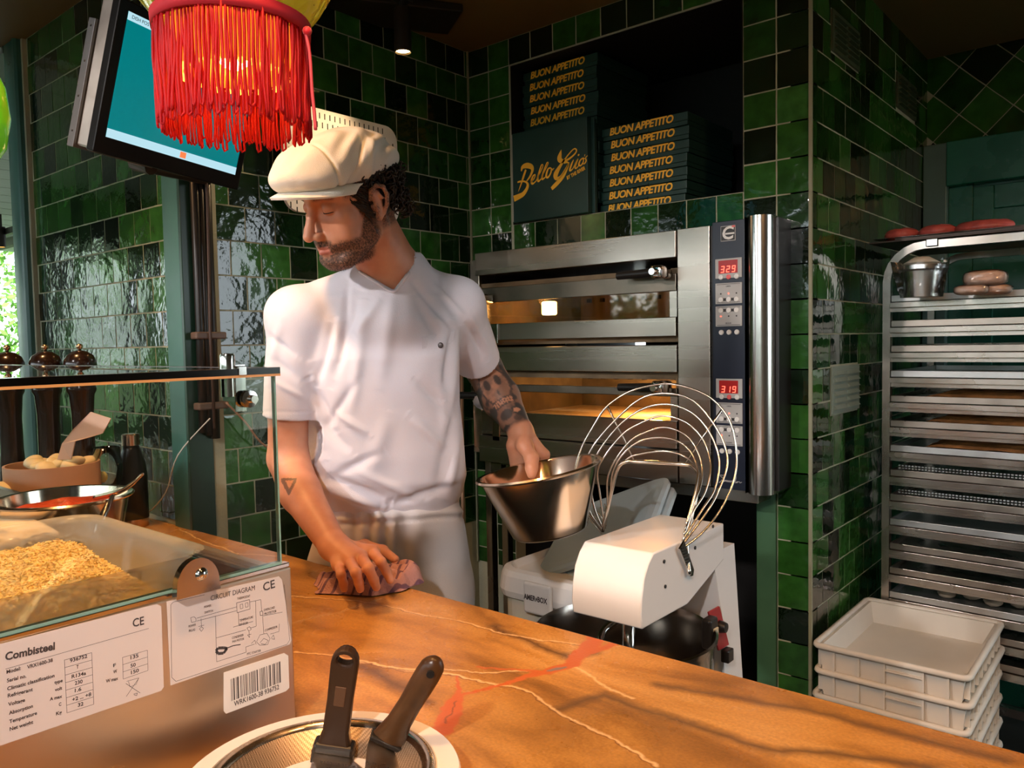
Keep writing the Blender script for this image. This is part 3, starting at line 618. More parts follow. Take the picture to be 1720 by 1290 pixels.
# ------------------------------------------------------------------ wall vents
def vent(y0, y1, z0, z1, lab, m, cols=2, rows=6):
    x = PX+.001; t = thing('wall_vent', lab, 'vent', (x, (y0+y1)/2, z0), 'louvred vents on the tiled return')
    MB().box((x-.003, y0, z0), (x+.003, y1, z1), .001).obj('plate', m, t)
    cw = (y1-y0)/cols; rh = (z1-z0-.02)/rows
    for c in range(cols):
        for r_ in range(rows):
            ya = y0+.014+c*cw*.97; yb = ya+cw-.03; za = z0+.012+r_*rh
            b = MB(); b.prism([(x+.002, ya, za), (x+.013, ya, za+rh*.15), (x+.002, ya, za+rh*.75)], (0, yb-ya, 0)); b.obj('louvre', m, t)
vent(.168, .428, 1.218, 1.362, 'pale grey louvred vent low on the tiled pillar return beside the rack', mat('pale_grey_vent', (.20, .25, .20), .4))
vent(.168, .422, 2.288, 2.408, 'dark green louvred vent high on the pillar return, nearest the front', mat('green_vent', (.05, .07, .035), .4))
vent(.862, 1.128, 2.272, 2.398, 'dark green louvred vent high on the pillar return, furthest back', mat('green_vent', (.05, .07, .035), .4))

# ------------------------------------------------------------------ track light near the corner
tp = Vector((.155, -.50, ZC)); t = tag(MB().box((.02, -.83, ZC-.03), (.22, -.30, ZC-.004), .004).obj('lighting_track', M_BLACKM), 'black lighting track on the dark ceiling above the tiled corner', 'track')
bpy.data.objects[t.name].data.transform(Matrix.Translation((.10, -.45, 0)) @ Matrix.Rotation(-.55, 4, 'Z') @ Matrix.Translation((-.12, .5, 0)))
sp = at(677, 86, 2.45)
t = thing('ceiling_spotlight', 'black cylindrical ceiling spot with glowing lens above the corner', 'spotlight', sp)
MB().lathe([(0, .13), (.022, .13), (.026, .12), (.027, .0), (.024, -.004), (.022, .004)], 20, Matrix.Translation(sp)).obj('housing', M_BLACKM, t, auto=.6)
MB().lathe([(0, .002), (.022, .002)], 20, Matrix.Translation(sp)).obj('lens', mat('spot_lens', (1, .8, .4), emit=(1, .62, .2), estr=30), t)
MB().tube([sp+Vector((0, 0, .12)), (sp.x, sp.y, ZC-.01)], .009, 8).box((sp.x-.02, sp.y-.03, ZC-.05), (sp.x+.02, sp.y+.03, ZC-.02), .003).obj('bracket', M_BLACKM, t)
spot('spot_lamp', sp-Vector((0, 0, .01)), (.0, -.98, 1.55), 17, (1, .66, .34), 1.35, .8, .02)

# ------------------------------------------------------------------ conduit and cables on the side wall
t = thing('cable_bundle', 'bundle of black cables and pipes strapped up the wall beside the green post', 'cables', (.03, -1.11, 1.2))
for yy, rr_, zb in ((-1.136, .012, 1.22), (-1.118, .010, 1.21), (-1.100, .013, 1.20)): MB().tube([(.022, yy, zb), (.022, yy+.002, 1.5), (.022, yy, ZC-.02)], rr_, 10).obj('cable', M_BLACK, t, smooth=True)
MB().tube([(.045, -1.115, 1.23), (.047, -1.118, 1.5), (.045, -1.11, 1.85), (.046, -1.115, 2.3)], .004, 8).obj('cable', mat('brown_cable', (.06, .035, .025), .5), t, smooth=True)
for z in (1.49, 1.295): MB().box((.0, -1.155, z-.012), (.042, -1.065, z+.008), .004).obj('strap', mat('brown_strap', (.12, .08, .06), .4), t)
lc = MB().tube(smoothpts([(.05, -1.08, 1.30), (.045, -1.02, 1.24), (.04, -.95, 1.16), (.03, -.8, 1.10), (.03, -.6, 1.06)], 5), .003, 6).obj('loose_cord', mat('copper_cord', (.30, .17, .11), .5), None, smooth=True); tag(lc, 'thin brownish cord drooping across the green tiles beside the cable bundle', 'cord')
lc = MB().tube(smoothpts([(.05, -1.13, 1.26), (-.02, -1.19, 1.16), (-.08, -1.2, 1.05), (-.20, -1.21, .97), (-.30, -1.21, .955)], 5), .0018, 6).obj('loose_cord', mat('white_cord', (.5, .5, .48), .5), None, smooth=True); tag(lc, 'thin pale wire curving down the tiles behind the dark bottle', 'cord')

# ------------------------------------------------------------------ monitor
dn_ = Vector((-.299, -.005, -.954)).normalized(); dh_ = ray(1419, 597).normalized(); dn_ = (dn_-dh_*dn_.dot(dh_)).normalized(); nn_ = dn_.cross(dh_)
BL = at(156, 254, 1.6); MW, MH = .415, .305
t = thing('monitor', 'wall mounted order screen with teal display, tilted above the corner post', 'monitor', BL)
MM = axmat(BL, dh_, -dn_, nn_)
def mbox(lo, hi, name, m, parent, bev=.001): return MB().box(lo, hi, bev).xf(MM).obj(name, m, parent)
mbox((0, 0, -.022), (MW, MH, 0), 'bezel', mat('black_bezel', (.003, .003, .003), .3, spec=.25), t, .003)
mbox((.004, .004, -.055), (MW-.004, MH-.004, -.02), 'steel_housing', mat('pale_steel_case', (.55, .50, .45), .35, .9, var=.1), t, .004)
mbox((-.002, -.002, -.075), (.2, MH-.05, -.056), 'back_plate', mat('grey_back_plate', (.10, .10, .10), .4, .5), t)
M_SCR = mat('teal_screen', (0, .05, .06), .15, emit=(.0, .185, .205), estr=1); M_SCRB = mat('pale_screen_bar', (.1, .1, .1), .2, emit=(.45, .75, .86), estr=1); M_SCRO = mat('orange_screen_mark', (.5, .1, 0), .2, emit=(.9, .22, .08), estr=1)
sc_ = mbox((.022, .035, 0), (MW-.022, MH-.02, .0008), 'screen', M_SCR, t, 0)
mbox((.022, MH-.036, .0008), (MW-.022, MH-.020, .0014), 'top_bar', M_SCRB, sc_, 0); mbox((.022, .035, .0008), (MW-.022, .053, .0014), 'bottom_bar', M_SCRB, sc_, 0)
mbox((.215, .038, .0014), (.232, .051, .0018), 'page_mark', M_SCRO, sc_, 0); mbox((.150, .150, .0008), (.158, .165, .0012), 'yellow_mark', mat('yellow_mark', (.4, .4, 0), .2, emit=(.6, .8, .05), estr=1), sc_, 0)
me = textmesh('DISH POS', .010, extrude=.0001); me.transform(MM @ Matrix.Translation((.052, MH-.028, .0016))); newobj('screen_text', me, M_INK, sc_)
MB().tube([BL+dh_*.2-nn_*.06, (BL+dh_*.2-nn_*.11), Vector((.03, -1.10, 1.92))], .018, 10).obj('arm', M_BLACKM, t)
for k in range(4): MB().sphere(MM @ Vector((-.001, .03+.07*k, -.066)), .003, 1).obj('screw', M_BLACK, t)

# ------------------------------------------------------------------ white perforated tray hung on the wall
t = thing('perforated_tray', 'white perforated plastic tray hung on the tiled wall behind the cap', 'tray', (.03, -.62, 1.9))
y0, y1, z0, z1 = -.86, -.408, 1.86, 2.185
def rrect(y0, y1, z0, z1, r, n=6):
    out = []
    for cy, cz, a in ((y1-r, z1-r, 0), (y0+r, z1-r, PI/2), (y0+r, z0+r, PI), (y1-r, z0+r, 1.5*PI)):
        for k in range(n+1): q = a+PI/2*k/n; out.append((cy+r*math.cos(q), cz+r*math.sin(q)))
    return out
b = MB(); b.prism([(.030, y, z) for y, z in rrect(y0, y1, z0, z1, .05)], (.012, 0, 0)); b.obj('tray_body', mat('warm_white_plastic', (.74, .70, .66), .45), t, auto=.5)
def slots(b):
    for k in range(18):
        y = y0+.055+k*.0195
        for q in (0, 1): b.box((.0418, y+q*.010, z1-.030-q*.028), (.0424, y+.0035+q*.010, z1-.012-q*.028))
    for k in range(10):
        z = z1-.055-k*.027
        for q in (0, 1):
            b.box((.0418, y1-.022-q*.022, z-.018-q*.013), (.0424, y1-.018-q*.022, z-q*.013)); b.box((.0418, y0+.018+q*.022, z-.018-q*.013), (.0424, y0+.022+q*.022, z-q*.013))
b = MB(); slots(b); b.obj('slot_holes', mat('slot_dark', (.01, .014, .01), .9), t)['kind'] = 'stuff'

# ------------------------------------------------------------------ rack
def lvl(k): return 1.566-.0795*k
RZ = Matrix.Translation((1.37, .475, 0)) @ Matrix.Rotation(-.04, 4, 'Z')
t = thing('bakery_rack', 'tall stainless tray rack with rounded top corners standing in the tiled alcove', 'rack', (1.37, .475, 0))
M_RACK = mat('rack_steel', (.50, .45, .40), .24, .95, var=.2, vscale=4)
RWX, RD = .66, .50
for dy, nm in ((0, 'front'), (RD, 'rear')):
    pts = [(0, dy, .12), (0, dy, 1.62)]+[(.11-.11*math.cos(a), dy, 1.62+.11*math.sin(a)) for a in np.linspace(0, PI/2, 7)][1:]+[(RWX-.11+.11*math.sin(a), dy, 1.62+.11*math.cos(a)) for a in np.linspace(0, PI/2, 7)]+[(RWX, dy, .12)]
    MB().tube(pts, .0165, 4).xf(RZ).obj('upright_frame', M_RACK, t, auto=.5)
b = MB(); b.box((-.01, .0, .12), (.02, RD, .15)); b.box((RWX-.02, 0, .12), (RWX+.01, RD, .15)); b.box((0, -.01, .10), (RWX, .02, .13)); b.box((0, RD-.02, .10), (RWX, RD+.01, .13)); b.xf(RZ).obj('base_frame', M_RACK, t)
for cx in (.0, RWX):
    for cy in (0, RD): MB().lathe([(0, -.012), (.05, -.012), (.05, .012), (0, .012)], 16, RZ @ zto((cx, cy, .05), (1, 0, 0))).obj('caster', M_RUBBER, t)
MB().box((.115, -.018, 1.722), (.150, -.008, 1.752), .003).xf(RZ).obj('corner_clip', M_CHROME, t)
M_TRAY = mat('worn_tray_steel', (.42, .37, .32), .3, .95, var=.25, vscale=5); M_BREAD = mat('baked_focaccia', (.42, .17, .05), .7, bump=.8, bscale=60, var=.5, vscale=25)
M_TRAYA = mat('tray_aluminium', (.55, .56, .55), .35, .9, var=.15)
for k in range(15):
    z = lvl(k)
    MB().box((.012, -.022, z-.027), (RWX-.01, .0, z-.010), .001).box((.012, -.004, z-.040), (RWX-.01, .004, z-.027)).xf(RZ).obj('rail', M_RACK, t)
    MB().box((.012, RD-.0, z-.027), (RWX-.01, RD+.02, z-.010), .001).xf(RZ).obj('rail', M_RACK, t)
    ht = random.uniform(-.002, .002)
    labs = 'bakery tray slid into the rack, ' + ('topmost, carrying the wrapped pot and loaves' if k == 0 else ['second', 'third', 'fourth', 'fifth', 'sixth', 'seventh', 'eighth', 'ninth', 'tenth', 'eleventh', 'twelfth', 'thirteenth', 'fourteenth', 'fifteenth'][k-1]+' level from the top')
    tt = thing('baking_tray', labs, 'tray', (1.5, .5, z), 'trays in the rack')
    b = MB(); x0_, x1_ = .015, RWX-.02; b.box((x0_, .005, z-.008), (x1_, RD-.01, z-.004)); b.obj('tray_base', M_TRAY, tt, local=False) if False else None
    b.box((x0_, -.014, z-.008), (x1_, -.008, z+.012), .001); b.box((x0_, RD-.015, z-.008), (x1_, RD-.01, z+.012)); b.box((x0_, -.01, z-.008), (x0_+.005, RD-.01, z+.012)); b.box((x1_-.005, -.01, z-.008), (x1_, RD-.01, z+.012))
    b.xf(RZ).obj('pan', M_TRAY if k % 3 else M_TRAYA, tt)
    if k in (4, 5, 6):
        def brd(u, v, z=z): return Vector((.10+u*(RWX-.16), .05+v*(RD-.1), z+.006+.018*(min(u, 1-u, v, 1-v)*8 if min(u, 1-u, v, 1-v) < .125 else 1)+.004*mnoise.noise(Vector((u*9, v*9, z*50)))))
        tag(MB().grid(brd, 40, 30).xf(RZ).obj('focaccia', M_BREAD, None, smooth=True), f'browned focaccia slab on the {["fifth", "sixth", "seventh"][k-4]} tray down the rack', 'bread', 'focaccia slabs')
    if k in (7, 8):
        b = MB()
        for i in range(60):
            for j in range(2): b.box((.03+i*.0098, .02, z+.012+j*.008), (.036+i*.0098, .026, z+.016+j*.008))
        tag(b.xf(RZ).obj('wire_mesh_screen', M_TRAYA, None), 'pale perforated mesh screen lying on the '+('eighth' if k == 7 else 'ninth')+' tray', 'screen', kind='stuff')
    if k == 12:
        for i in range(7):
            c = RZ @ Vector((.16+i*.065, .08+.03*(i % 2), z+.012)); tag(MB().sphere(c, (.028, .03, .016), 2).obj('bread_roll', mat('dusty_roll', (.35, .28, .2), .8, var=.3, vscale=20), None, smooth=True), 'small dusty roll on the low tray near the bottom of the rack', 'roll', 'rolls on the low tray')
tp_ = thing('baking_tray', 'dark tray on top of the rack holding the packed meat', 'tray', (1.6, .5, 1.745), 'trays in the rack')
MB().box((-.05, -.03, 1.745), (RWX+.02, RD+.02, 1.750), .001).box((.03, -.03, 1.750), (RWX+.02, -.026, 1.760)).xf(RZ).obj('pan', mat('dark_tray', (.10, .08, .07), .4, .8), tp_)
M_MEAT = mat('cured_meat', (.48, .10, .09), .4, var=.5, vscale=18, bump=.3, bscale=50); M_FILM = glass_mat('cling_film', (.96, .96, .96), .12, .8, .96)
for i, (px, py, w_) in enumerate(((1526, 388, .05), (1566, 384, .055), (1618, 377, .08))):
    c = RZ @ Vector((.035+i*.105+(.02 if i == 2 else 0), .02, 1.768)); tm = thing('meat_pack', 'vacuum pack of red cured meat on top of the rack, '+['leftmost', 'middle', 'rightmost and largest'][i], 'meat', c, 'meat packs on the rack')
    def mp_(u, v, w_=w_, c=c): a = u*2*PI; r_ = math.sin(v*PI); return c+Vector((w_*math.cos(a)*r_**.6, .05*math.sin(a)*r_**.6, 0.022*math.cos(v*PI)+.004*mnoise.noise(Vector((a*2, v*7, i)))))
    MB().grid(mp_, 28, 14).obj('meat', M_MEAT, tm, smooth=True)
    MB().box(c+Vector((-w_-.02, -.06, -.012)), c+Vector((w_+.02, .06, -.009)), .002).obj('film', M_FILM, tm)
# pot and loaves on the top tray
pz = lvl(0)-.002; c = at(1548, 490, 2.36); c = Vector((c.x, c.y, pz))
t = thing('steel_pot', 'steel pot with lid wrapped in cling film on the top tray of the rack', 'pot', c)
MB().lathe([(0, 0), (.048, 0), (.056, .075), (.067, .080), (.067, .092), (.05, .097), (.0, .105)], 28, Matrix.Translation(c)).obj('pot_body', mat('pot_steel', (.75, .75, .76), .25, 1), t, auto=.5)
MB().lathe([(0, .098), (.05, .100), (.02, .118), (.0, .120)], 20, Matrix.Translation(c)).obj('lid', mat('cream_lid', (.62, .56, .45), .4), t, smooth=True)
def wrap(u, v, c=c): a = u*2*PI; z = .11*v; r_ = .072-.014*(1-v)+.004*mnoise.noise(Vector((math.cos(a)*3, math.sin(a)*3, v*6)))+.014*max(0, -math.cos(a-.5))**2*v; return c+Vector((r_*math.cos(a), r_*math.sin(a), z))
M_FILM2 = glass_mat('crinkled_film', (.98, .98, .98), .16, 1, .99)
for n_ in M_FILM2.node_tree.nodes:
    if n_.bl_idname == 'ShaderNodeFresnel': n_.inputs[0].default_value = 1.5
MB().grid(wrap, 60, 14).obj('film_wrap', M_FILM2, t, smooth=False)
M_LOAF = mat('loaf_crust', (.66, .48, .38), .6, var=.4, vscale=14)
for i, (px, py, w_, h_) in enumerate(((1655, 455, .053, .022), (1632, 482, .042, .014), (1672, 483, .040, .014))):
    c = at(px, py, 2.28); c.z = pz+.014 if i else pz+.047
    t = thing('wrapped_loaf', ['brown loaf in crinkled cling film stacked on the two others', 'brown loaf in cling film lying lower left on the top tray', 'brown loaf in cling film lying lower right on the top tray'][i], 'bread', c, 'wrapped loaves')
    def lf(u, v, s=1, q=0, c=c, w_=w_, h_=h_): a = u*2*PI; b_ = (v-.5)*PI; cx = math.copysign(abs(math.cos(a))**.6, math.cos(a)); sx_ = math.copysign(abs(math.sin(a))**.6, math.sin(a)); r_ = abs(math.cos(b_))**.5; return c+Vector((w_*s*cx*r_, .035*s*sx_*r_, h_*s*math.copysign(abs(math.sin(b_))**.7, math.sin(b_))))*(1+q*mnoise.noise(Vector((a*4, v*9, i*3.))))
    MB().grid(lf, 28, 14).obj('loaf', M_LOAF, t, smooth=True)
    def lfw(u, v): return c+(lf(u, v, 1.06, 0)-c)*(1+.05*mnoise.noise(Vector((math.cos(u*2*PI)*9, math.sin(u*2*PI)*9, v*22+i))))
    MB().grid(lfw, 50, 24).obj('film', M_FILM2, t, smooth=False)

# ------------------------------------------------------------------ stacked dough trays
M_DOUGHT = mat('off_white_tray_plastic', (.72, .68, .60), .45, var=.06)
TX0, TX1, TY0, TY1, TZ = 1.318, 1.705, -.055, .445, .590
for k in range(7):
    z1 = TZ-k*.072; jx = 0 if k == 0 else random.uniform(-.004, .004); z0 = z1-.070
    t = thing('dough_tray', ['topmost empty', 'second', 'third', 'fourth', 'fifth', 'sixth', 'bottom'][k]+' white plastic dough tray of the stack beside the pillar', 'tray', ((TX0+TX1)/2, (TY0+TY1)/2, z0), 'stacked dough trays')
    if k == 0 or k == 1:
        pass
    b = MB(); w = .010
    def frust(b, x0, x1, y0, y1, zb, zt, ins, m=None):
        lo = [(x0+ins, y0+ins, zb), (x1-ins, y0+ins, zb), (x1-ins, y1-ins, zb), (x0+ins, y1-ins, zb)]; hi = [(x0, y0, zt), (x1, y0, zt), (x1, y1, zt), (x0, y1, zt)]
        return lo, hi
    o_lo, o_hi = frust(b, TX0+.012+jx, TX1-.012+jx, TY0+.012, TY1-.012, z0, z1, .008); i_lo, i_hi = frust(b, TX0+.020+jx, TX1-.020+jx, TY0+.020, TY1-.020, z0+.006, z1, .010)
    V = [b.bm.verts.new(p) for p in o_lo+o_hi+i_lo+i_hi]
    for q in range(4): r_ = (q+1) % 4; b.bm.faces.new((V[q], V[r_], V[4+r_], V[4+q])); b.bm.faces.new((V[8+r_], V[8+q], V[12+q], V[12+r_])); b.bm.faces.new((V[4+q], V[4+r_], V[12+r_], V[12+q]))
    b.bm.faces.new(V[3::-1]); b.bm.faces.new(V[8:12]); b.obj('tray_body', M_DOUGHT, t)
    rr_ = MB(); pts = [(x, y, z1) for x, y in rrect(TX0+.003+jx, TX1-.003+jx, TY0+.003, TY1-.003, .018, 4)]
    rr_.tube(pts, [.0085]*len(pts), 6, closed=True); rr_.obj('rim', M_DOUGHT, t, smooth=True)
    boxes = [((TX0+.012+(TX1-TX0-.024)*f_-.0025, TY0+.004, z0+.006), (TX0+.012+(TX1-TX0-.024)*f_+.0025, TY0+.018, z1)) for f_ in (.12, .3, .48, .74, .9)]
    for f_ in (.05, .16, .28, .4, .52, .64, .76, .88, .96):
        y = TY0+.012+(TY1-TY0-.024)*f_; boxes += [((TX1-.018, y-.0025, z0+.006), (TX1-.004, y+.0025, z1)), ((TX0+.004, y-.0025, z0+.006), (TX0+.018, y+.0025, z1))]
    boxes.append(((TX0+.012+.365*.48, TY0+.006, z1-.030), (TX0+.012+.365*.74, TY0+.016, z1-.026)))
    for lo_, hi_ in boxes: MB().box(lo_, hi_).obj('rib', M_DOUGHT, t)
# ------------------------------------------------------------------ refrigerated topping unit with glass hood
UX, UY0, UY1, UZ = 1.2, -2.045, -1.662, 1.163
un = thing('topping_display_unit', 'steel refrigerated topping unit with glass hood and rating labels on its end', 'display case', (.4, -1.85, CT))
M_UST = mat('satin_unit_steel', (.52, .42, .32), .33, .95, var=.12, vscale=3, bump=.05, bscale=15)
b = MB(); b.box((UX-.012, UY0, CT+.0), (UX, UY1, UZ), .002); b.obj('end_panel', M_UST, un)
b = MB(); b.box((-.35, UY1-.012, CT), (UX-.0125, UY1, UZ-.004)); b.obj('rear_panel', M_UST, un)
b = MB(); b.box((-.35, UY0, CT), (UX-.0125, UY0+.012, UZ-.004)); b.obj('front_panel', M_UST, un)
b = MB(); b.box((-.35, UY0+.012, CT+.08), (UX-.0125, UY1-.012, CT+.1)); b.obj('well_floor', M_STEEL, un)
MB().box((UX-.016, UY0+.004, UZ), (UX-.003, UY1+.0, UZ+.006), .001).obj('glass_channel', M_CHROME, un)
for k in range(5):
    xa = UX-.03-.165*k; b = MB(); 
    for (lo, hi) in (((xa-.155, UY0+.02, CT+.12), (xa-.153, UY1-.02, UZ-.010)), ((xa-.002, UY0+.02, CT+.12), (xa, UY1-.02, UZ-.010)), ((xa-.155, UY0+.02, CT+.12), (xa, UY0+.022, UZ-.010)), ((xa-.155, UY1-.022, CT+.12), (xa, UY1-.02, UZ-.010)), ((xa-.155, UY0+.02, CT+.115), (xa, UY1-.02, CT+.12)), ((xa-.160, UY1-.03, UZ-.012), (xa+.003, UY1-.014, UZ-.009))): b.box(lo, hi)
    b.obj('gastro_pan', M_CHROME, un)
GY1 = UY1-.012
M_GEDGE = mat('green_glass_edge', (.35, .62, .52), .1, trans=.4)
MB().box((UX-.012, UY0+.01, UZ+.004), (UX-.006, GY1, 1.418)).obj('end_glass', M_GLASS, un)
MB().box((UX-.0125, GY1, UZ+.004), (UX-.0055, GY1+.0022, 1.418)).box((UX-.013, UY0+.01, UZ+.005), (UX-.005, GY1, UZ+.009)).obj('glass_edge', M_GEDGE, un)
MB().box((-.35, UY0+.004, UZ+.004), (UX-.02, UY0+.010, 1.418)).obj('front_glass', M_GLASS, un)
MB().box((-.35, UY0-.01, 1.4185), (UX+.003, UY1-.008, 1.4265)).obj('top_shelf', M_GLASS, un)
MB().box((UX-.022, UY0-.01, 1.4186), (UX+.003, UY1-.008, 1.4268)).box((-.35, UY1-.030, 1.4186), (UX-.022, UY1-.008, 1.4268)).box((-.35, UY0-.01, 1.4186), (UX-.022, UY0+.012, 1.4268)).obj('shelf_border', mat('dark_shelf_border', (.03, .02, .015), .15), un)
MB().box((UX-.0, UY0-.01, 1.4155), (UX+.0032, UY1-.008, 1.4185)).obj('shelf_edge', mat('edge_lit_orange', (.60, .30, .10), .3), un)  # orange light along the shelf edge is put into its colour
# brackets
for yy in (-1.797,):
    pts = [(UX+.002, yy+.0265*math.cos(a), UZ+.012+.032*math.sin(a)) for a in np.linspace(0, PI, 16)]; pts = [(UX+.002, yy+.0275, UZ+.001)]+pts+[(UX+.002, yy-.0275, UZ+.001)]
    MB().prism(pts, (.011, 0, 0)).obj('half_round_clamp', M_CHROME, un, auto=.6)
    MB().lathe([(0, .005), (.006, .004), (.008, 0)], 14, zto((UX+.013, yy+.004, UZ+.024), (1, 0, 0))).obj('clamp_screw', M_CHROME, un, smooth=True)
by = -1.736
MB().lathe([(0, .020), (.008, .019), (.009, .016), (.009, .0)], 16, Matrix.Translation((UX-.010, by, 1.4265))).lathe([(0, -.026), (.009, -.026), (.009, -.001)], 16, Matrix.Translation((UX-.010, by, 1.4185))).obj('shelf_bolt', M_CHROME, un, auto=.6)
MB().box((UX-.014, by+.010, 1.372), (UX-.0125, by+.026, 1.432), .0005).box((UX-.03, by+.006, 1.418), (UX+.004, by+.018, 1.430), .001).obj('bracket_plate', M_CHROME, un)
MB().lathe([(0, .014), (.005, .014), (.005, .004), (.011, .003), (.011, -.003), (.005, -.004), (.005, -.014), (0, -.014)], 16, zto((UX-.006, by+.025, 1.388), (1, 0, 0))).obj('side_bolt', M_CHROME, un, auto=.6)
# labels on the end panel (flat prints)
M_LAB = mat('pinkish_white_label', (.70, .62, .58), .5); M_LABW = mat('white_label', (.80, .76, .70), .45); M_PRINT = mat('grey_print', (.06, .05, .05), .6)
ZO = (3.44, 0, 950)
def eq(zx, zy):
    w_ = onp(zx/3.44, 950+zy/3.44, 0, UX); return Vector((w_.y, w_.z))
def plate2(pts, name, m, parent, off=.0006, r=None):
    q = [eq(*p) for p in pts]; return MB().prism([(UX+off-.0005, a.x, a.y) for a in q], (.0006, 0, 0)).obj(name, m, parent)
def tx(txt, x0, y0, x1, y1, h, bold=0, shear=0):
    a, b_ = eq(x0, y0), eq(x1, y1); up = (eq((x0+x1)/2, (y0+y1)/2-h)-eq((x0+x1)/2, (y0+y1)/2)).length
    me = textmesh(txt, up*1.35, extrude=.00005, offset=bold, shear=shear, align='LEFT'); xs = [v.co.x for v in me.vertices]; w_ = max(xs)-min(xs) if xs else 1
    d = (b_-a); me.transform(Matrix.Translation((-min(xs), 0, 0))); me.transform(Matrix.Diagonal((d.length/w_, 1, 1, 1)))
    ang = math.atan2(d.y, d.x); me.transform(Matrix.Rotation(ang, 4, 'Z')); return me, Matrix(((0, 0, 1, UX+.0009), (1, 0, 0, a.x), (0, 1, 0, a.y), (0, 0, 0, 1)))
def ln(pts, w_=.0005):
    q = [eq(*p) for p in pts]; bm = bmesh.new()
    for a, b_ in zip(q, q[1:]):
        d = (b_-a).normalized(); n_ = Vector((-d.y, d.x))*w_/2; bm.faces.new([bm.verts.new((c.x, c.y, 0)) for c in (a+n_, a-n_, b_-n_, b_+n_)])
    me = bpy.data.meshes.new('l'); bm.to_mesh(me); bm.free(); return me, Matrix(((0, 0, 1, UX+.0008), (1, 0, 0, 0), (0, 1, 0, 0), (0, 0, 0, 1)))
l1 = plate2([(-60, 468), (905, 222), (930, 235), (945, 700), (930, 722), (-60, 1060)], 'rating_label', M_LAB, un)
T = [tx('Combisteel', 28, 528, 315, 465, 46, .00035), tx('CE', 765, 335, 830, 318, 50, .0002), tx('Model:', 36, 615, 118, 592, 22, .0001), tx('VRX1600-38', 155, 587, 303, 545, 22, .0001), tx('Serial no.', 38, 665, 150, 636, 22, .0001), tx('Climatic classification', 40, 712, 313, 634, 22, .0001), tx('Refrigerant', 43, 752, 188, 714, 22, .0001), tx('type', 312, 676, 360, 662, 20, .0001), tx('Voltage', 45, 802, 143, 775, 22, .0001), tx('volt', 315, 718, 357, 706, 20, .0001), tx('Absorption', 50, 852, 188, 810, 22, .0001), tx('A max', 286, 772, 357, 753, 20, .0001), tx('Temperature', 52, 902, 212, 850, 22, .0001), tx('C', 338, 803, 352, 799, 20, .0001), tx('Net weight', 54, 945, 190, 902, 22, .0001), tx('Kg', 322, 856, 355, 846, 20, .0001),
     tx('936752', 402, 550, 502, 522, 22, .0001), tx('T', 440, 587, 452, 584, 22, .0001), tx('R134a', 412, 642, 495, 620, 22, .0001), tx('230', 430, 680, 475, 668, 22, .0001), tx('1.6', 430, 722, 468, 712, 22, .0001), tx('+2 ... +8', 415, 775, 525, 742, 22, .0001), tx('32', 448, 806, 480, 797, 22, .0001),
     tx('135', 752, 532, 798, 519, 22, .0001), tx('50', 752, 580, 782, 571, 22, .0001), tx('150', 755, 618, 800, 604, 22, .0001), tx('F', 652, 578, 668, 573, 20, .0001), tx('W', 652, 615, 674, 608, 20, .0001), tx('W max', 610, 668, 680, 650, 20, .0001),
     ln([(30, 597), (858, 362)], .0004)]
for k in range(8): f_ = k/7; T.append(ln([(370+15*f_, 545+305*f_), (528+12*f_, 502+298*f_)], .0004))
T += [ln([(370, 545), (385, 850)], .0004), ln([(528, 502), (540, 800)], .0004)]
for k in range(4): f_ = k/3; T.append(ln([(706+4*f_, 530+125*f_), (850+3*f_, 488+117*f_)], .0004))
T += [ln([(706, 530), (710, 655)], .0004), ln([(850, 488), (853, 605)], .0004), ln([(725, 680), (808, 735)], .0005), ln([(800, 650), (728, 755)], .0005), ln([(730, 668), (800, 648), (785, 685), (750, 700), (740, 668)], .0004), ln([(770, 742), (792, 735), (788, 750), (772, 745)], .0005)]
newobj('label_print', join_meshes(T), M_PRINT, l1)
l2 = plate2([(962, 208), (1610, 62), (1628, 80), (1682, 430), (1672, 455), (985, 692)], 'circuit_label', M_LAB, un)
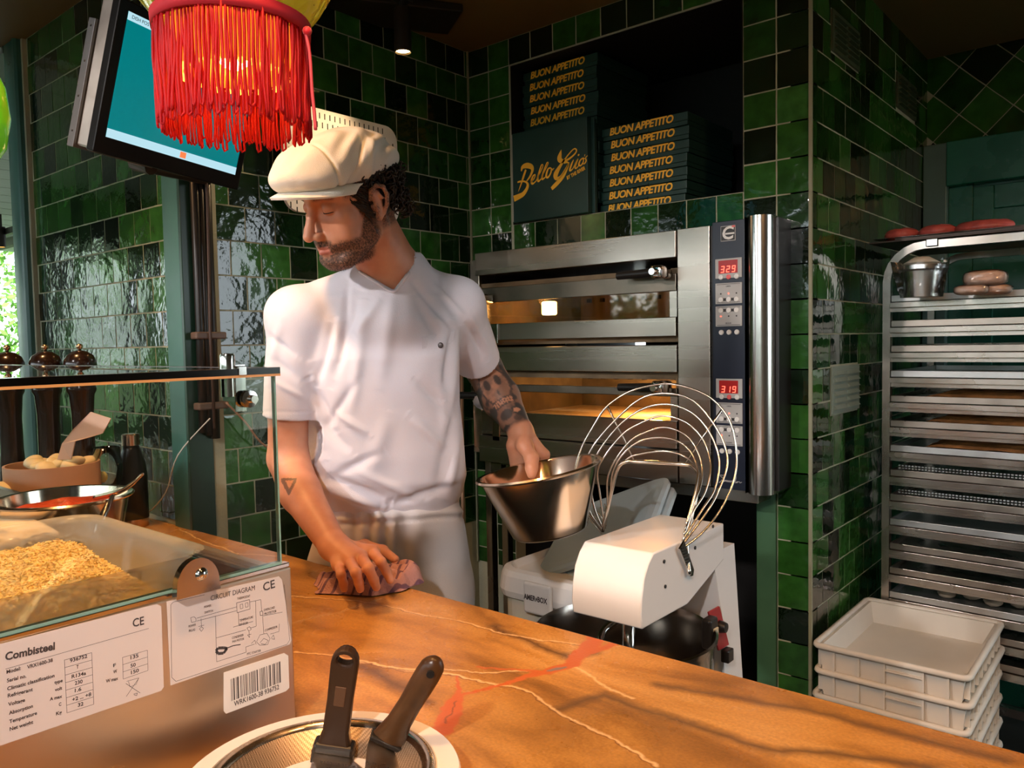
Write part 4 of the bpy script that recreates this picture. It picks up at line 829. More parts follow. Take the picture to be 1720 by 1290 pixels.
T = [tx('CIRCUIT DIAGRAM', 1215, 190, 1470, 128, 30, 0), tx('CE', 1518, 128, 1586, 105, 50, .0002),
     ln([(1010, 208), (1590, 78)], .0005) if False else ln([(985, 225), (1000, 210), (1180, 168)], .0005), ln([(985, 225), (990, 645), (1015, 668), (1655, 455), (1672, 430), (1640, 110)], .0005),
     ln([(1135, 303), (1365, 238)]), ln([(1135, 320), (1365, 260)]), ln([(1100, 300), (1120, 295), (1130, 305), (1130, 322), (1105, 328), (1100, 300)]), ln([(1160, 305), (1162, 352)]), ln([(1150, 365), (1162, 353), (1174, 362), (1162, 380), (1150, 365)]), ln([(1145, 352), (1178, 343)]),
     ln([(1365, 215), (1440, 196), (1443, 250), (1368, 272), (1365, 215)], .0006), ln([(1385, 225), (1400, 221), (1402, 245), (1387, 249), (1385, 225)]), ln([(1415, 217), (1430, 213), (1432, 237), (1417, 241), (1415, 217)]),
     ln([(1440, 210), (1505, 196), (1510, 265)]), ln([(1475, 203), (1478, 350), (1445, 360)]), ln([(1243, 290), (1250, 555), (1420, 500), (1418, 470), (1470, 452)]), ln([(1245, 418), (1420, 370)]), ln([(1375, 270), (1378, 345)]), ln([(1345, 355), (1460, 322)]), ln([(1425, 360), (1440, 352), (1450, 368), (1435, 378), (1425, 360)]), ln([(1436, 378), (1440, 415), (1428, 400), (1450, 395)]),
     ln([(1500, 265), (1515, 262), (1518, 285), (1502, 288), (1500, 265)], .0006), ln([(1515, 288), (1522, 395)]), ln([(1518, 290), (1630, 268)]), ln([(1480, 440), (1500, 400), (1540, 390), (1558, 420), (1545, 455), (1500, 460), (1480, 440)], .0005), ln([(1500, 445), (1522, 420), (1548, 432), (1530, 455), (1505, 450)]), ln([(1450, 450), (1470, 430), (1478, 455)]), ln([(1560, 395), (1610, 380), (1612, 335)]), ln([(1565, 420), (1578, 400), (1585, 425), (1568, 422)]),
     ln([(1245, 492), (1258, 476), (1290, 474), (1310, 478), (1290, 505), (1258, 508), (1247, 492)], .0035), ln([(1300, 480), (1345, 462), (1388, 455)], .0012),
     tx('POWER', 1178, 240, 1218, 230, 14), tx('SWITCH', 1180, 272, 1228, 260, 14), tx('THERMOSTAT', 1368, 192, 1443, 175, 14), tx('POWER', 1088, 352, 1130, 340, 14), tx('PLUG', 1090, 378, 1125, 369, 14), tx('TEMPERATURE', 1382, 318, 1460, 296, 14), tx('SENSOR', 1380, 342, 1430, 330, 14), tx('OVERLOAD', 1522, 258, 1585, 240, 14), tx('PROTECTOR', 1525, 280, 1595, 262, 14), tx('CONDENSER', 1338, 418, 1405, 400, 14), tx('FAN MOTOR', 1340, 440, 1408, 422, 14), tx('COMPRESSOR', 1528, 375, 1600, 352, 14), tx('PTC STARTER', 1425, 512, 1505, 490, 14)]
newobj('diagram_print', join_meshes(T), M_PRINT, l2)
l3 = plate2([(1292, 618), (1640, 505), (1664, 520), (1670, 705), (1650, 725), (1305, 855), (1292, 840)], 'barcode_label', M_LABW, un)
T = [tx('WRK1600-38 936752', 1350, 800, 1610, 700, 30, .0001)]
rb_ = random.Random(4); x = 1332
while x < 1628:
    wd = rb_.choice([3, 3, 5, 8]); yt = 655-(x-1332)*.36; yb = 782-(x-1332)*.38; T.append(ln([(x, yt), (x+4, yb)], wd*.00022)); x += wd+rb_.choice([3, 4, 7])
newobj('barcode_print', join_meshes(T), M_PRINT, l3)

# ------------------------------------------------------------------ tray of grated cheese on the unit
M_FROST = bpy.data.materials.new('frosted_clear_plastic'); M_FROST.use_nodes = True; nt = M_FROST.node_tree; p_ = nt.nodes['Principled BSDF']; p_.inputs['Base Color'].default_value = (.85, .80, .76, 1); p_.inputs['Roughness'].default_value = .25; p_.inputs['Alpha'].default_value = .42
CX0, CX1, CY0, CY1, CZ = .80, 1.180, -2.03, -1.752, 1.203
t = thing('cheese_tray', 'frosted plastic tray heaped with grated yellow cheese on the topping unit', 'tray', ((CX0+CX1)/2, (CY0+CY1)/2, CZ-.075))
b = MB(); lv = [(.0, 0, .045), (.0, .0, .045), (.010, -.003, .04), (.012, -.010, .04), (.026, -.072, .034), (.032, -.075, .03)]
rings = []
for ins, dz, r_ in lv: rings.append([b.bm.verts.new((x, y, CZ+dz)) for x, y in rrect(CX0+ins, CX1-ins, CY0+ins, CY1-ins, r_)])
for A_, B_ in zip(rings, rings[1:]):
    n_ = len(A_)
    for i in range(n_): b.bm.faces.new((A_[i], A_[(i+1) % n_], B_[(i+1) % n_], B_[i]))
b.bm.faces.new(rings[-1]); b.obj('tray_body', M_FROST, t, smooth=True)
M_CHEESE = mat('grated_cheese', (.95, .74, .36), .75, bump=.5, bscale=260, var=.12, vscale=40, sss=.1)
def hp(u, v):
    x = CX0+.045+u*(CX1-CX0-.09); y = CY0+.045+v*(CY1-CY0-.09); m_ = max(0, 1-((u-.5)*2)**2)*max(0, 1-((v-.5)*2)**2)
    return Vector((x, y, CZ-.058+.058*m_**.8+.012*mnoise.noise(Vector((x*22, y*22, 1)))*m_**.3+.004*mnoise.noise(Vector((x*120, y*120, 4)))))
ch = tag(MB().grid(hp, 90, 70).obj('grated_cheese', M_CHEESE, None, smooth=True), 'heap of finely grated yellow cheese in the frosted tray', 'cheese', kind='stuff')
vv, ff = [], []; rc = random.Random(5)
for i in range(7000):
    u, v = rc.random(), rc.random(); c = hp(u, v)+Vector((0, 0, .0012)); a = rc.random()*6.28; d = Vector((math.cos(a), math.sin(a), rc.uniform(-.3, .5)))*.0024; n_ = Vector((-d.y, d.x, 0)).normalized()*.0006; k = len(vv)
    vv += [c-d-n_, c+d-n_, c+d+n_+Vector((0, 0, .001)), c-d+n_+Vector((0, 0, .001))]; ff.append((k, k+1, k+2, k+3))
me = bpy.data.meshes.new('cheese_shred'); me.from_pydata([tuple(v) for v in vv], [], ff); o_ = newobj('cheese_shred', me, M_CHEESE, ch); o_['kind'] = 'stuff'
# further pan with crumpled film and cream paper at the left edge
c = at(35, 915, 1.20); c.z = UZ-.026
t = thing('steel_pan', 'steel pan corner with crumpled clear film at the left edge behind the cheese tray', 'pan', c)
b = MB(); rings = []
for ins, dz, r_ in ((0, .030, .03), (.006, .032, .028), (.010, .026, .026), (.02, -.01, .02)): rings.append([b.bm.verts.new((x, y, c.z+dz)) for x, y in rrect(c.x-.17, c.x+.09, c.y-.16, c.y+.06, r_+.001) for x, y in [(x+ins*(-1 if x > c.x-.04 else 1), y+ins*(-1 if y > c.y-.05 else 1))]])
for A_, B_ in zip(rings, rings[1:]):
    n_ = len(A_)
    for i in range(n_): b.bm.faces.new((A_[i], A_[(i+1) % n_], B_[(i+1) % n_], B_[i]))
b.bm.faces.new(rings[-1]); b.obj('pan_body', M_CHROME, t, smooth=True)
def film(u, v, c=c): return c+Vector((-.10+.19*u, -.10+.14*v, .036+.016*mnoise.noise(Vector((u*5, v*5, 3)))+.006*mnoise.noise(Vector((u*16, v*16, 2)))))
MB().grid(film, 40, 30).obj('film', M_FILM2, t)
c2 = at(-5, 912, 1.24); pc = MB().grid(lambda u, v: c2+Vector((-.14+.22*u, -.10+.16*v, .012+.008*math.sin(u*3)+.004*v)), 8, 8).obj('paper_sheet', mat('cream_paper', (.78, .66, .52), .7), None, smooth=True)
sm = pc.modifiers.new('thick', 'SOLIDIFY'); sm.thickness = .006; tag(pc, 'stack of cream paper sheets at the left picture edge', 'paper')

# ------------------------------------------------------------------ things on the counter behind the unit
M_BOWL = mat('bowl_steel', (.72, .60, .47), .17, 1, var=.08, vscale=3)
def bowl_prof(r, rb, h, lip=.006, th=.0015):
    return [(0, 0), (rb*.75, 0), (rb, .006), (rb+(r-rb)*.08, .014), (r, h), (r+lip, h+.001), (r+lip+.003, h+.004), (r+lip, h+.007), (r-.002, h+.006), (r-th-.002, h-.002), (rb+(r-rb)*.08-th, .016), (rb*.75, th+.002), (0, th+.002)]
c = at(108, 835, 1.40); c.z -= .150
t = thing('sauce_bowl', 'steel bowl of red tomato sauce with a resting ladle behind the glass', 'bowl', c); H = .146
MB().lathe(bowl_prof(.1035, .074, H), 56, Matrix.Translation(c)).obj('bowl_body', M_BOWL, t, auto=.7)
def sc_f(u, v): a = u*2*PI; r_ = .099*v; return c+Vector((r_*math.cos(a), r_*math.sin(a), H-.013+.006*mnoise.noise(Vector((r_*math.cos(a)*28, r_*math.sin(a)*28, 0)))+.012*max(0, 1-r_/.1)*math.cos(a)))
tag(MB().grid(sc_f, 40, 16).obj('tomato_sauce', mat('tomato_sauce', (.55, .06, .015), .35, bump=1, bscale=120, var=.3, vscale=30), None, smooth=True), 'thick red tomato sauce filling the steel bowl', 'sauce', kind='stuff')
l_ = thing('sauce_ladle', 'slim steel ladle leaning over the right rim of the sauce bowl', 'ladle', at(200, 830, 1.34))
a0 = at(240, 796, 1.30); a1 = at(200, 826, 1.335); a2 = at(160, 836, 1.40)
MB().tube(smoothpts([a0, a0.lerp(a1, .4)+Vector((0, 0, -.003)), a1, a2], 5), [.0024]*5+[.0038]*5+[.0045]*6, 8).obj('handle', mat('coppery_steel', (.62, .42, .28), .2, 1), l_, smooth=True)
MB().tube([at(190, 832, 1.30), at(176, 860, 1.275), at(152, 918, 1.25)], [.003, .0062, .005], 8).obj('spare_handle', mat('dark_steel', (.2, .19, .18), .25, 1), l_, smooth=True)
# tub of mozzarella with wooden-looking scoop
c = at(89, 800, 2.03); c.z = CT
t = thing('mozzarella_tub', 'round terracotta coloured tub of mozzarella chunks behind the sauce bowl', 'tub', c); H = .218
MB().lathe([(0, 0), (.102, 0), (.107, .004), (.109, H-.01), (.109, H), (.103, H), (.101, H-.012), (.097, .01), (0, .01)], 48, Matrix.Translation(c)).obj('tub_body', mat('terracotta_plastic', (.60, .36, .24), .5, bump=.3, bscale=40, var=.12), t, auto=.7)
M_MOZZ = mat('mozzarella', (.82, .70, .45), .45, sss=.2, bump=.3, bscale=40); rc = random.Random(8)
for i in range(12):
    a = rc.uniform(0, 6.28); r_ = rc.uniform(.0, .078); q = c+Vector((r_*math.cos(a), r_*math.sin(a), H-.004+rc.uniform(-.004, .008)))
    o_ = MB().sphere((0, 0, 0), (rc.uniform(.022, .034), rc.uniform(.018, .026), rc.uniform(.010, .017)), 3, Euler((rc.uniform(-.5, .5), rc.uniform(-.5, .5), a)).to_matrix().to_4x4()); o_.xf(Matrix.Translation(q))
    tag(o_.obj('mozzarella_chunk', M_MOZZ, None, smooth=True), 'pale yellow mozzarella chunk heaped in the terracotta coloured tub', 'cheese', 'mozzarella chunks in the tub')
pts = [(100, 770), (128, 742), (150, 722), (178, 700)]
P_ = [at(96, 772, 2.0), at(104, 745, 2.0), at(122, 722, 1.99), at(152, 692, 1.98), at(186, 703, 1.97), at(172, 728, 1.98), at(150, 735, 1.99), at(126, 741, 1.99), at(119, 772, 2.0)]
tag(MB().prism(P_, CF*.004).obj('paper_scoop', mat('pinkish_card', (.66, .47, .38), .6), None), 'flat pinkish scoop standing up out of the mozzarella tub', 'scoop')
c = at(0, 800, 1.95); c.z = CT
t = thing('small_pot', 'dark metal pot with white topping cut off by the left picture edge', 'pot', c)
MB().lathe([(0, 0), (.05, 0), (.055, .10), (.057, .165), (.052, .165), (.05, .15), (0, .15)], 32, Matrix.Translation(c)).obj('pot_body', mat('dark_shiny_pot', (.08, .08, .09), .12, 1), t, auto=.7)
MB().sphere(c+Vector((0, 0, .165)), (.045, .045, .02), 3).obj('topping', M_MOZZ, t, smooth=True)
# wine glass with lemon half hidden behind the scoop
c = at(178, 760, 2.12); c.z = CT
t = thing('stem_glass', 'clear stemmed glass with pale wedge behind the scoop', 'glass', c)
MB().lathe([(0, .0), (.034, .001), (.006, .008), (.004, .10), (.012, .12), (.036, .15), (.040, .19), (.034, .245), (.032, .245), (.038, .19), (.034, .152), (.006, .125), (0, .124)], 28, Matrix.Translation(c)).obj('glass_body', M_GLASS, t, smooth=True)
MB().sphere(c+Vector((-.008, -.01, .165)), (.018, .014, .016), 2).obj('pale_wedge', mat('pale_lemon', (.75, .68, .3), .5), t, smooth=True)
# pepper mills
M_WOOD = mat('dark_stained_wood', (.020, .009, .006), .22, coat=.4, var=.3, vscale=8, stretch=(1, 1, .2)); M_KNOB = mat('brass_knob', (.75, .50, .30), .25, 1)
def mill():
    t = thing('pepper_mill', '', 'pepper mill', (0, 0, 0), 'pepper mills')
    MB().lathe([(0, 0), (.040, 0), (.042, .01), (.041, .05), (.034, .13), (.0275, .24), (.027, .33), (.031, .385), (.036, .395), (.037, .405), (.033, .411), (.035, .418), (.038, .426), (.037, .436), (.03, .440), (0, .440)], 32).obj('body', M_WOOD, t, smooth=True, local=True)
    MB().lathe([(0, .440), (.033, .440), (.037, .446), (.0405, .460), (.040, .474), (.033, .490), (.018, .501), (.005, .504), (0, .504)], 32).obj('head', M_WOOD, t, smooth=True, local=True)
    MB().lathe([(0, .503), (.0045, .503), (.0045, .507), (.0085, .512), (.0085, .518), (.004, .5215), (0, .522)], 20).obj('knob', M_KNOB, t, smooth=True, local=True); return t
m0 = mill()
for i, (px, D) in enumerate(((11, 2.13), (75, 2.13), (133, 2.13))):
    m_ = m0 if i == 0 else copytree(m0); c = at(px, 575, D); c.z = CT; m_.location = c; m_['label'] = 'tall dark wooden pepper mill, ' + ['leftmost, cut by the picture edge', 'middle one in front of the green post', 'rightmost, behind the scoop'][i]
c = at(226, 888, 2.27); c.z = CT
t = thing('insulated_bottle', 'matt black insulated bottle with copper cap and base beside the sauce bowl', 'bottle', c)
MB().lathe([(0, .024), (.040, .024), (.040, .145), (.036, .182), (.024, .22), (.021, .232), (0, .233)], 32, Matrix.Translation(c)).obj('body', M_BLACK, t, smooth=True)
M_COP = mat('copper_steel', (.70, .50, .38), .22, 1)
MB().lathe([(0, 0), (.0385, 0), (.0395, .003), (.0395, .024), (0, .0245)], 32, Matrix.Translation(c)).obj('base', M_COP, t, auto=.6); MB().lathe([(0, .2325), (.0235, .2325), (.0235, .262), (.020, .265), (0, .265)], 32, Matrix.Translation(c)).obj('cap', M_COP, t, auto=.6)

# ------------------------------------------------------------------ white basin, sieve and two bench tools
bc = Vector((1.392, -1.762, CT)); R0 = .150
t = thing('white_basin', 'wide rimmed white basin holding a steel sieve in the foreground', 'basin', bc)
MB().lathe([(0, 0), (.09, 0), (.115, .01), (.125, .030), (R0-.004, .034), (R0, .038), (R0-.002, .042), (R0-.034, .042), (.105, .02), (0, .015)], 64, Matrix.Translation(bc)).obj('basin_body', mat('cream_white_basin', (.82, .74, .66), .35), t, auto=.9)
t = thing('sieve', 'round steel sieve with fine mesh resting in the white basin', 'sieve', bc+Vector((0, 0, .042)))
MB().lathe([(.110, .040), (.122, .042), (.1225, .046), (.116, .049), (.109, .047), (.107, .043)], 64, Matrix.Translation(bc)).obj('rim', mat('coppery_rim', (.72, .58, .44), .22, 1, var=.3, vscale=20), t, smooth=True)
mm = bpy.data.materials.new('fine_wire_mesh'); mm.use_nodes = True; nt = mm.node_tree; p_ = nt.nodes['Principled BSDF']; p_.inputs['Metallic'].default_value = .8; p_.inputs['Roughness'].default_value = .4
tc_ = nd(nt, 'ShaderNodeTexCoord'); ck = nd(nt, 'ShaderNodeTexChecker', inp={'Scale': 700}); nt.links.new(tc_.outputs['Object'], ck.inputs[0]); ck.inputs[1].default_value = (.75, .58, .42, 1); ck.inputs[2].default_value = (.30, .20, .12, 1); nt.links.new(ck.outputs[0], p_.inputs['Base Color'])
MB().lathe([(0, .004), (.04, .006), (.08, .018), (.1085, .043)], 64, Matrix.Translation(bc)).obj('mesh', mm, t, smooth=True)
# tools: blades lie in the sieve, handles point up and away
M_HBR = mat('dark_brown_handle', (.026, .011, .004), .45, spec=.3, var=.15, vscale=20); M_BLADE = mat('scratched_blade', (.55, .48, .40), .28, 1, var=.3, vscale=20)
A0, A1 = at(562, 1250, .93), at(583, 1088, .905)
t = thing('bench_scraper', 'broad dough scraper with dark flat handle pierced by a large hole', 'scraper', A0)
ax = (A1-A0).normalized(); side = ax.cross(CF).normalized()*-1; side = (CR-ax*CR.dot(ax)).normalized(); nr = ax.cross(side).normalized(); Lh = (A1-A0).length
def hshape(prof, hole, th):
    """plan outline (s,t) with oval hole, thickened and bevelled"""
    bm = bmesh.new(); out = [bm.verts.new((x, y, 0)) for x, y in prof]; hl = [bm.verts.new((x, y, 0)) for x, y in hole]
    es = [bm.edges.new((out[i], out[(i+1) % len(out)])) for i in range(len(out))]+[bm.edges.new((hl[i], hl[(i+1) % len(hl)])) for i in range(len(hl))]
    bmesh.ops.triangle_fill(bm, edges=es, use_beauty=True); me = bpy.data.meshes.new('h'); bm.to_mesh(me); bm.free(); return me
w = .0155
prof = [(w*1.35, -.004), (w*1.0, .02), (w*.95, .06), (w*1.02, Lh-.02)]+[(w*math.cos(a), Lh-.016+w*math.sin(a)) for a in np.linspace(0, PI, 12)]+[(-w*1.02, Lh-.02), (-w*.95, .06), (-w*1.0, .02), (-w*1.35, -.004)]
hole = [(.0085*math.cos(a), Lh-.013+(.0085 if math.sin(a) > 0 else .005)*math.sin(a)) for a in np.linspace(0, 2*PI, 16, endpoint=False)]
def thick(o, th, bev):
    m1 = o.modifiers.new('s', 'SOLIDIFY'); m1.thickness = th; m1.offset = 0; m2 = o.modifiers.new('b', 'BEVEL'); m2.width = bev; m2.segments = 3; m2.limit_method = 'ANGLE'
me = hshape(prof, hole, .014); me.transform(axmat(A0, side, ax, side.cross(ax))); h = newobj('handle', me, M_HBR, t); thick(h, .015, .004)
MB().box((-.024, -.010, -.010), (.024, .004, .010), .004, 2).box((-.025, -.026, -.009), (-.015, -.004, .009), .003, 2).box((.015, -.026, -.009), (.025, -.004, .009), .003, 2).xf(axmat(A0, side, ax, side.cross(ax))).obj('ferrule', M_BLACK, t)
MB().box((-.0065, .055, -.0085), (.0065, .080, .0085), .001).xf(axmat(A0, side, ax, side.cross(ax))).obj('grip_inlay', mat('brown_inlay', (.07, .03, .012), .5), h)
B0 = at(556, 1262, .93); B1 = at(600, 1330, .86)
bd = (B1-B0).normalized(); P_ = [B0-side*.016, B0+side*.016, B0+side*.020+bd*.012, B0+side*.042+bd*.075, B0-side*.052+bd*.075, B0-side*.024+bd*.012]
bl_ = MB().prism(P_, (0, 0, -.0012)).obj('blade', M_BLADE, t)
nb_ = (P_[1]-P_[0]).cross(bd).normalized(); nb_ = nb_ if nb_.z > 0 else -nb_
me = textmesh('PASTRY TOOLS', .0065, extrude=.0001, offset=.0001); me.transform(axmat(B0+bd*.030+nb_*.0006, side, -bd, nb_)); newobj('blade_print', me, M_PRINT, bl_)
A0, A1 = at(652, 1243, .925), at(726, 1120, .90)
t = thing('pizza_turner', 'broad turner with thick rounded dark handle beside the scraper', 'turner', A0)
ax = (A1-A0).normalized(); side = (CR-ax*CR.dot(ax)).normalized(); nz = side.cross(ax); Lh = (A1-A0).length; rings = []
b = MB()
for s_, wa, wb in ((0, .021, .008), (.004, .020, .0095), (Lh*.25, .0150, .010), (Lh*.5, .0138, .0112), (Lh*.75, .0148, .0118), (Lh*.9, .0150, .0114), (Lh+.001, .0142, .0105), (Lh+.007, .0115, .0088), (Lh+.0115, .0072, .0060), (Lh+.0138, .0025, .0020)):
    q = A0+ax*s_; rings.append([b.bm.verts.new(q+side*wa*math.cos(a)+nz*wb*math.sin(a)) for a in np.linspace(0, 2*PI, 20, endpoint=False)])
for A_, B_ in zip(rings, rings[1:]):
    for i in range(20): b.bm.faces.new((A_[i], A_[(i+1) % 20], B_[(i+1) % 20], B_[i]))
b.bm.faces.new(rings[0][::-1]); b.bm.faces.new(rings[-1]); h = b.obj('handle', mat('worn_bronze_handle', (.06, .026, .009), .36, spec=.35, var=.3, vscale=30, bump=.2, bscale=60), t, smooth=True)
MB().lathe([(0, 0), (.0045, 0), (.0045, .026), (0, .026)], 12, zto(A1-nz*.013-ax*.002, nz)).obj('hang_hole', mat('hole_black', (.003, .002, .001), .9), h)
MB().box((-.0215, -.004, -.0085), (.0215, .003, .0095), .002).xf(axmat(A0, side, ax, nz)).obj('ferrule', M_BLACK, t)
B0 = at(646, 1250, .925); bd = (at(655, 1330, .85)-B0).normalized(); P_ = [B0-side*.019, B0+side*.020, B0+side*.024+bd*.02, B0+side*.026+bd*.085, B0-side*.032+bd*.085, B0-side*.024+bd*.02]
MB().prism(P_, (0, 0, -.0014)).obj('blade', M_BLADE, t)

# ------------------------------------------------------------------ spiral mixer
HX0, HX1, HYF, HYB, HZ = 1.115, 1.284, -.885, -.545, 1.022
mx_ = thing('spiral_mixer', 'white spiral dough mixer with raised wire guard behind the counter', 'mixer', (1.16, -.7, 0))
za = .878
prof = [(HYF-.030, za), (HYF-.035, za+.03), (HYF-.032, za+.06), (HYF-.022, za+.10), (HYF-.005, HZ-.018), (HYF+.016, HZ), (HYB, HZ), (HYB, HZ-.085), (HYB-.18, za)]
hd = MB().prism([(HX0, y, z) for y, z in prof], (HX1-HX0, 0, 0)).obj('head_cover', M_WHITEE, mx_, auto=.5)
bm_ = hd.modifiers.new('b', 'BEVEL'); bm_.width = .003; bm_.segments = 2; bm_.limit_method = 'ANGLE'
for (px, py) in ((1115, 943), (1117, 985), (1167, 920), (1197, 884)):
    q = onp(px, py, 0, HX1); MB().lathe([(0, .003), (.004, .002), (.004, 0)], 10, zto(q, (1, 0, 0))).obj('screw', M_BLACK, hd)
cb = MB(); cb.prism([(HX0+.01, -.60, HZ-.06), (HX0+.01, -.485, HZ-.06), (HX0+.01, -.36, .0), (HX0+.01, -.53, 0), (HX0+.01, -.545, .78)], (HX1-HX0-.012, 0, 0)); cb.obj('column', M_WHITEE, mx_)
MB().box((HX0-.06, -.95, 0), (HX1+.05, -.34, .50), .01).obj('base', M_WHITEE, mx_)
BC = Vector((1.15, -.770, 0)); BZ = .805
MB().lathe([(0, BZ-.24), (.17, BZ-.24), (.19, BZ-.21), (.196, BZ-.02), (.203, BZ-.004), (.205, BZ), (.200, BZ+.003), (.192, BZ-.02), (.186, BZ-.20), (0, BZ-.23)], 64, Matrix.Translation(BC)).obj('mixing_bowl', mat('mixer_bowl_steel', (.38, .34, .30), .18, 1), mx_, auto=.6)
MB().tube([(1.18, -.80, za+.01), (1.18, -.80, .58)], .014, 12).obj('breaker_bar', M_CHROME, mx_, smooth=True)
sp_ = [(1.13+.055*math.cos(a), -.74+.055*math.sin(a), .84-.04*a/2) for a in np.linspace(0, 12, 40)]
MB().tube([(1.13, -.74, za+.01), (1.13, -.74, .85)]+sp_, .010, 8).obj('spiral_hook', M_CHROME, mx_, smooth=True)
cpz = [onp(a, b_, 0, HX1+.001) for a, b_ in ((1188, 1028), (1206, 1018), (1222, 1082), (1205, 1092))]
MB().prism(cpz, (.004, 0, 0)).obj('red_switch_plate', mat('red_plate', (.35, .015, .02), .4), mx_)
q = onp(1208, 1052, 0, HX1+.005); MB().lathe([(0, .02), (.011, .018), (.014, .006), (.014, 0)], 16, zto(q, (1, 0, 0))).obj('dial_knob', M_BLACK, mx_, auto=.6)
q = onp(1186, 1060, 0, HX1+.003); MB().box(q+Vector((-.002, -.022, -.034)), q+Vector((.022, .018, .034)), .006, 3).obj('switch_box', M_BLACK, mx_); MB().box(q+Vector((.02, -.008, -.012)), q+Vector((.026, .010, .012)), .001).obj('rocker_switch', mat('cream_switch', (.55, .5, .35), .4), mx_)
q = onp(1215, 1102, 0, HX1); MB().box(q+Vector((0, -.015, -.01)), q+Vector((.02, .015, .02)), .003).obj('plug_socket', M_BLACK, mx_)
# guard: concentric wire arcs, hinged at the head sides
def gz(pts, d0, d1):
    out = []
    n_ = len(pts)
    for i, (zx, zy) in enumerate(pts):
        f_ = i/(n_-1); px = 780+zx/2.58; py = 620+zy/2.58
        D = (d0+(d1-d0)*f_)+.05*math.sin(PI*f_); out.append(at(px, py, D))
    return smoothpts(out, 5)
dl, dr_ = 1.87, (onp(1148, 925, 0, HX1+.004)-CAM).dot(CF)
arcs = [[(600, 705), (520, 600), (478, 470), (502, 355), (560, 245), (620, 160), (720, 95), (850, 65), (940, 72), (1040, 108), (1110, 165), (1160, 250), (1180, 380), (1165, 490), (1110, 610), (1030, 710), (935, 785)],
 [(602, 705), (540, 610), (515, 470), (545, 355), (640, 235), (760, 130), (870, 105), (980, 130), (1060, 210), (1120, 310), (1140, 410), (1100, 530), (1050, 620), (940, 770)],
 [(604, 700), (560, 590), (548, 460), (580, 360), (680, 235), (790, 165), (900, 155), (1000, 200), (1070, 290), (1105, 400), (1085, 520), (1030, 610), (945, 745)],
 [(610, 690), (590, 560), (578, 440), (620, 360), (700, 270), (800, 218), (870, 203), (960, 230), (1030, 300), (1062, 380), (1065, 450), (1040, 540), (990, 620), (950, 720)],
 [(612, 680), (620, 580), (620, 480), (650, 400), (720, 310), (800, 268), (870, 252), (950, 280), (1000, 335), (1030, 420), (1025, 500), (1000, 570), (955, 700)],
 [(612, 670), (632, 560), (642, 450), (685, 370), (760, 312), (850, 296), (930, 315), (985, 365), (1010, 440), (1000, 530), (960, 680)],
 [(690, 405), (730, 375), (850, 355), (930, 368), (985, 400), (1012, 440), (1002, 520), (962, 680)]]
M_WIRE = mat('steel_wire', (.72, .66, .58), .2, 1)
gd = MB().tube(gz([(598, 705), (640, 520), (665, 430), (700, 403), (760, 402), (950, 413), (995, 428), (1018, 470), (1003, 560), (965, 740), (975, 890)], dl, dr_), .0048, 8).obj('wire_guard', M_WIRE, mx_, smooth=True)
for a_ in arcs: MB().tube(gz(a_, dl, dr_), .0026, 6).obj('guard_wire', M_WIRE, gd, smooth=True)
for a_, b_ in (((620, 160), (740, 405)), ((1118, 172), (955, 410))): MB().tube([at(780+a_[0]/2.58, 620+a_[1]/2.58, 1.885 if a_[0] < 700 else 1.86), at(780+b_[0]/2.58, 620+b_[1]/2.58, 1.885)], .0026, 6).obj('guard_spoke', M_WIRE, gd, smooth=True)
for i in range(5): MB().tube([at(780+(535+i*18)/2.58, 620+(640-i*14)/2.58, 1.885), at(780+(595+i*8)/2.58, 620+(715-i*25)/2.58, 1.885)], .0015, 5).obj('guard_wire', M_WIRE, gd, smooth=True)
q0, q1 = onp(1143, 915, 0, HX1+.006), onp(1160, 962, 0, HX1+.006); dd_ = (q1-q0).normalized(); ww_ = Vector((0, -dd_.z, dd_.y))
P_ = [q0-ww_*.012, q0+ww_*.012, q1+ww_*.010, q1+dd_*.008, q1-ww_*.010]
gb = MB().prism(P_, (.004, 0, 0)).obj('guard_bracket', M_CHROME, gd)
for k in range(6): c_ = q0.lerp(q1, .1+.1*k); MB().box(c_+Vector((.004, -.008, -.001)), c_+Vector((.005, .006, .001))).obj('slot', M_BLACK, gb)

# ------------------------------------------------------------------ ingredient bin and lids behind
c = Vector((.66, -.36, 0)); t = thing('ingredient_bin', 'white plastic ingredient bin with rounded rim and clip behind the counter', 'bin', c)
def rprism(b, x0, x1, y0, y1, r, lv):
    rings = [[b.bm.verts.new((x, y, z)) for x, y in rrect(x0+i_, x1-i_, y0+i_, y1-i_, r)] for i_, z in lv]; n_ = len(rings[0])
    for A_, B_ in zip(rings, rings[1:]):
        for i in range(n_): b.bm.faces.new((A_[i], A_[(i+1) % n_], B_[(i+1) % n_], B_[i]))
    b.bm.faces.new(rings[0][::-1]); b.bm.faces.new(rings[-1]); return b
bx0, bx1, by0, by1 = .60, .985, -.60, -.25
binm = mat('milky_bin_plastic', (.66, .62, .50), .4, sss=.15)
rprism(MB(), bx0, bx1, by0, by1, .07, [(.03, 0), (.02, .30), (.012, .735)]).obj('bin_body', binm, t, smooth=False)
rprism(MB(), bx0, bx1, by0, by1, .075, [(.012, .735), (.0, .742), (-.004, .76), (.0, .80), (.006, .815), (.02, .82), (.028, .80)]).obj('bin_rim', M_WHITEP, t, smooth=False)
q = onp(905, 942, 1, by0-.005); q2 = Vector((q.x, by0-.004, .762))
cl2 = MB().box(q2+Vector((-.048, -.014, -.045)), q2+Vector((.048, .0, .042)), .008, 3).obj('rim_clip', M_WHITEP, t)
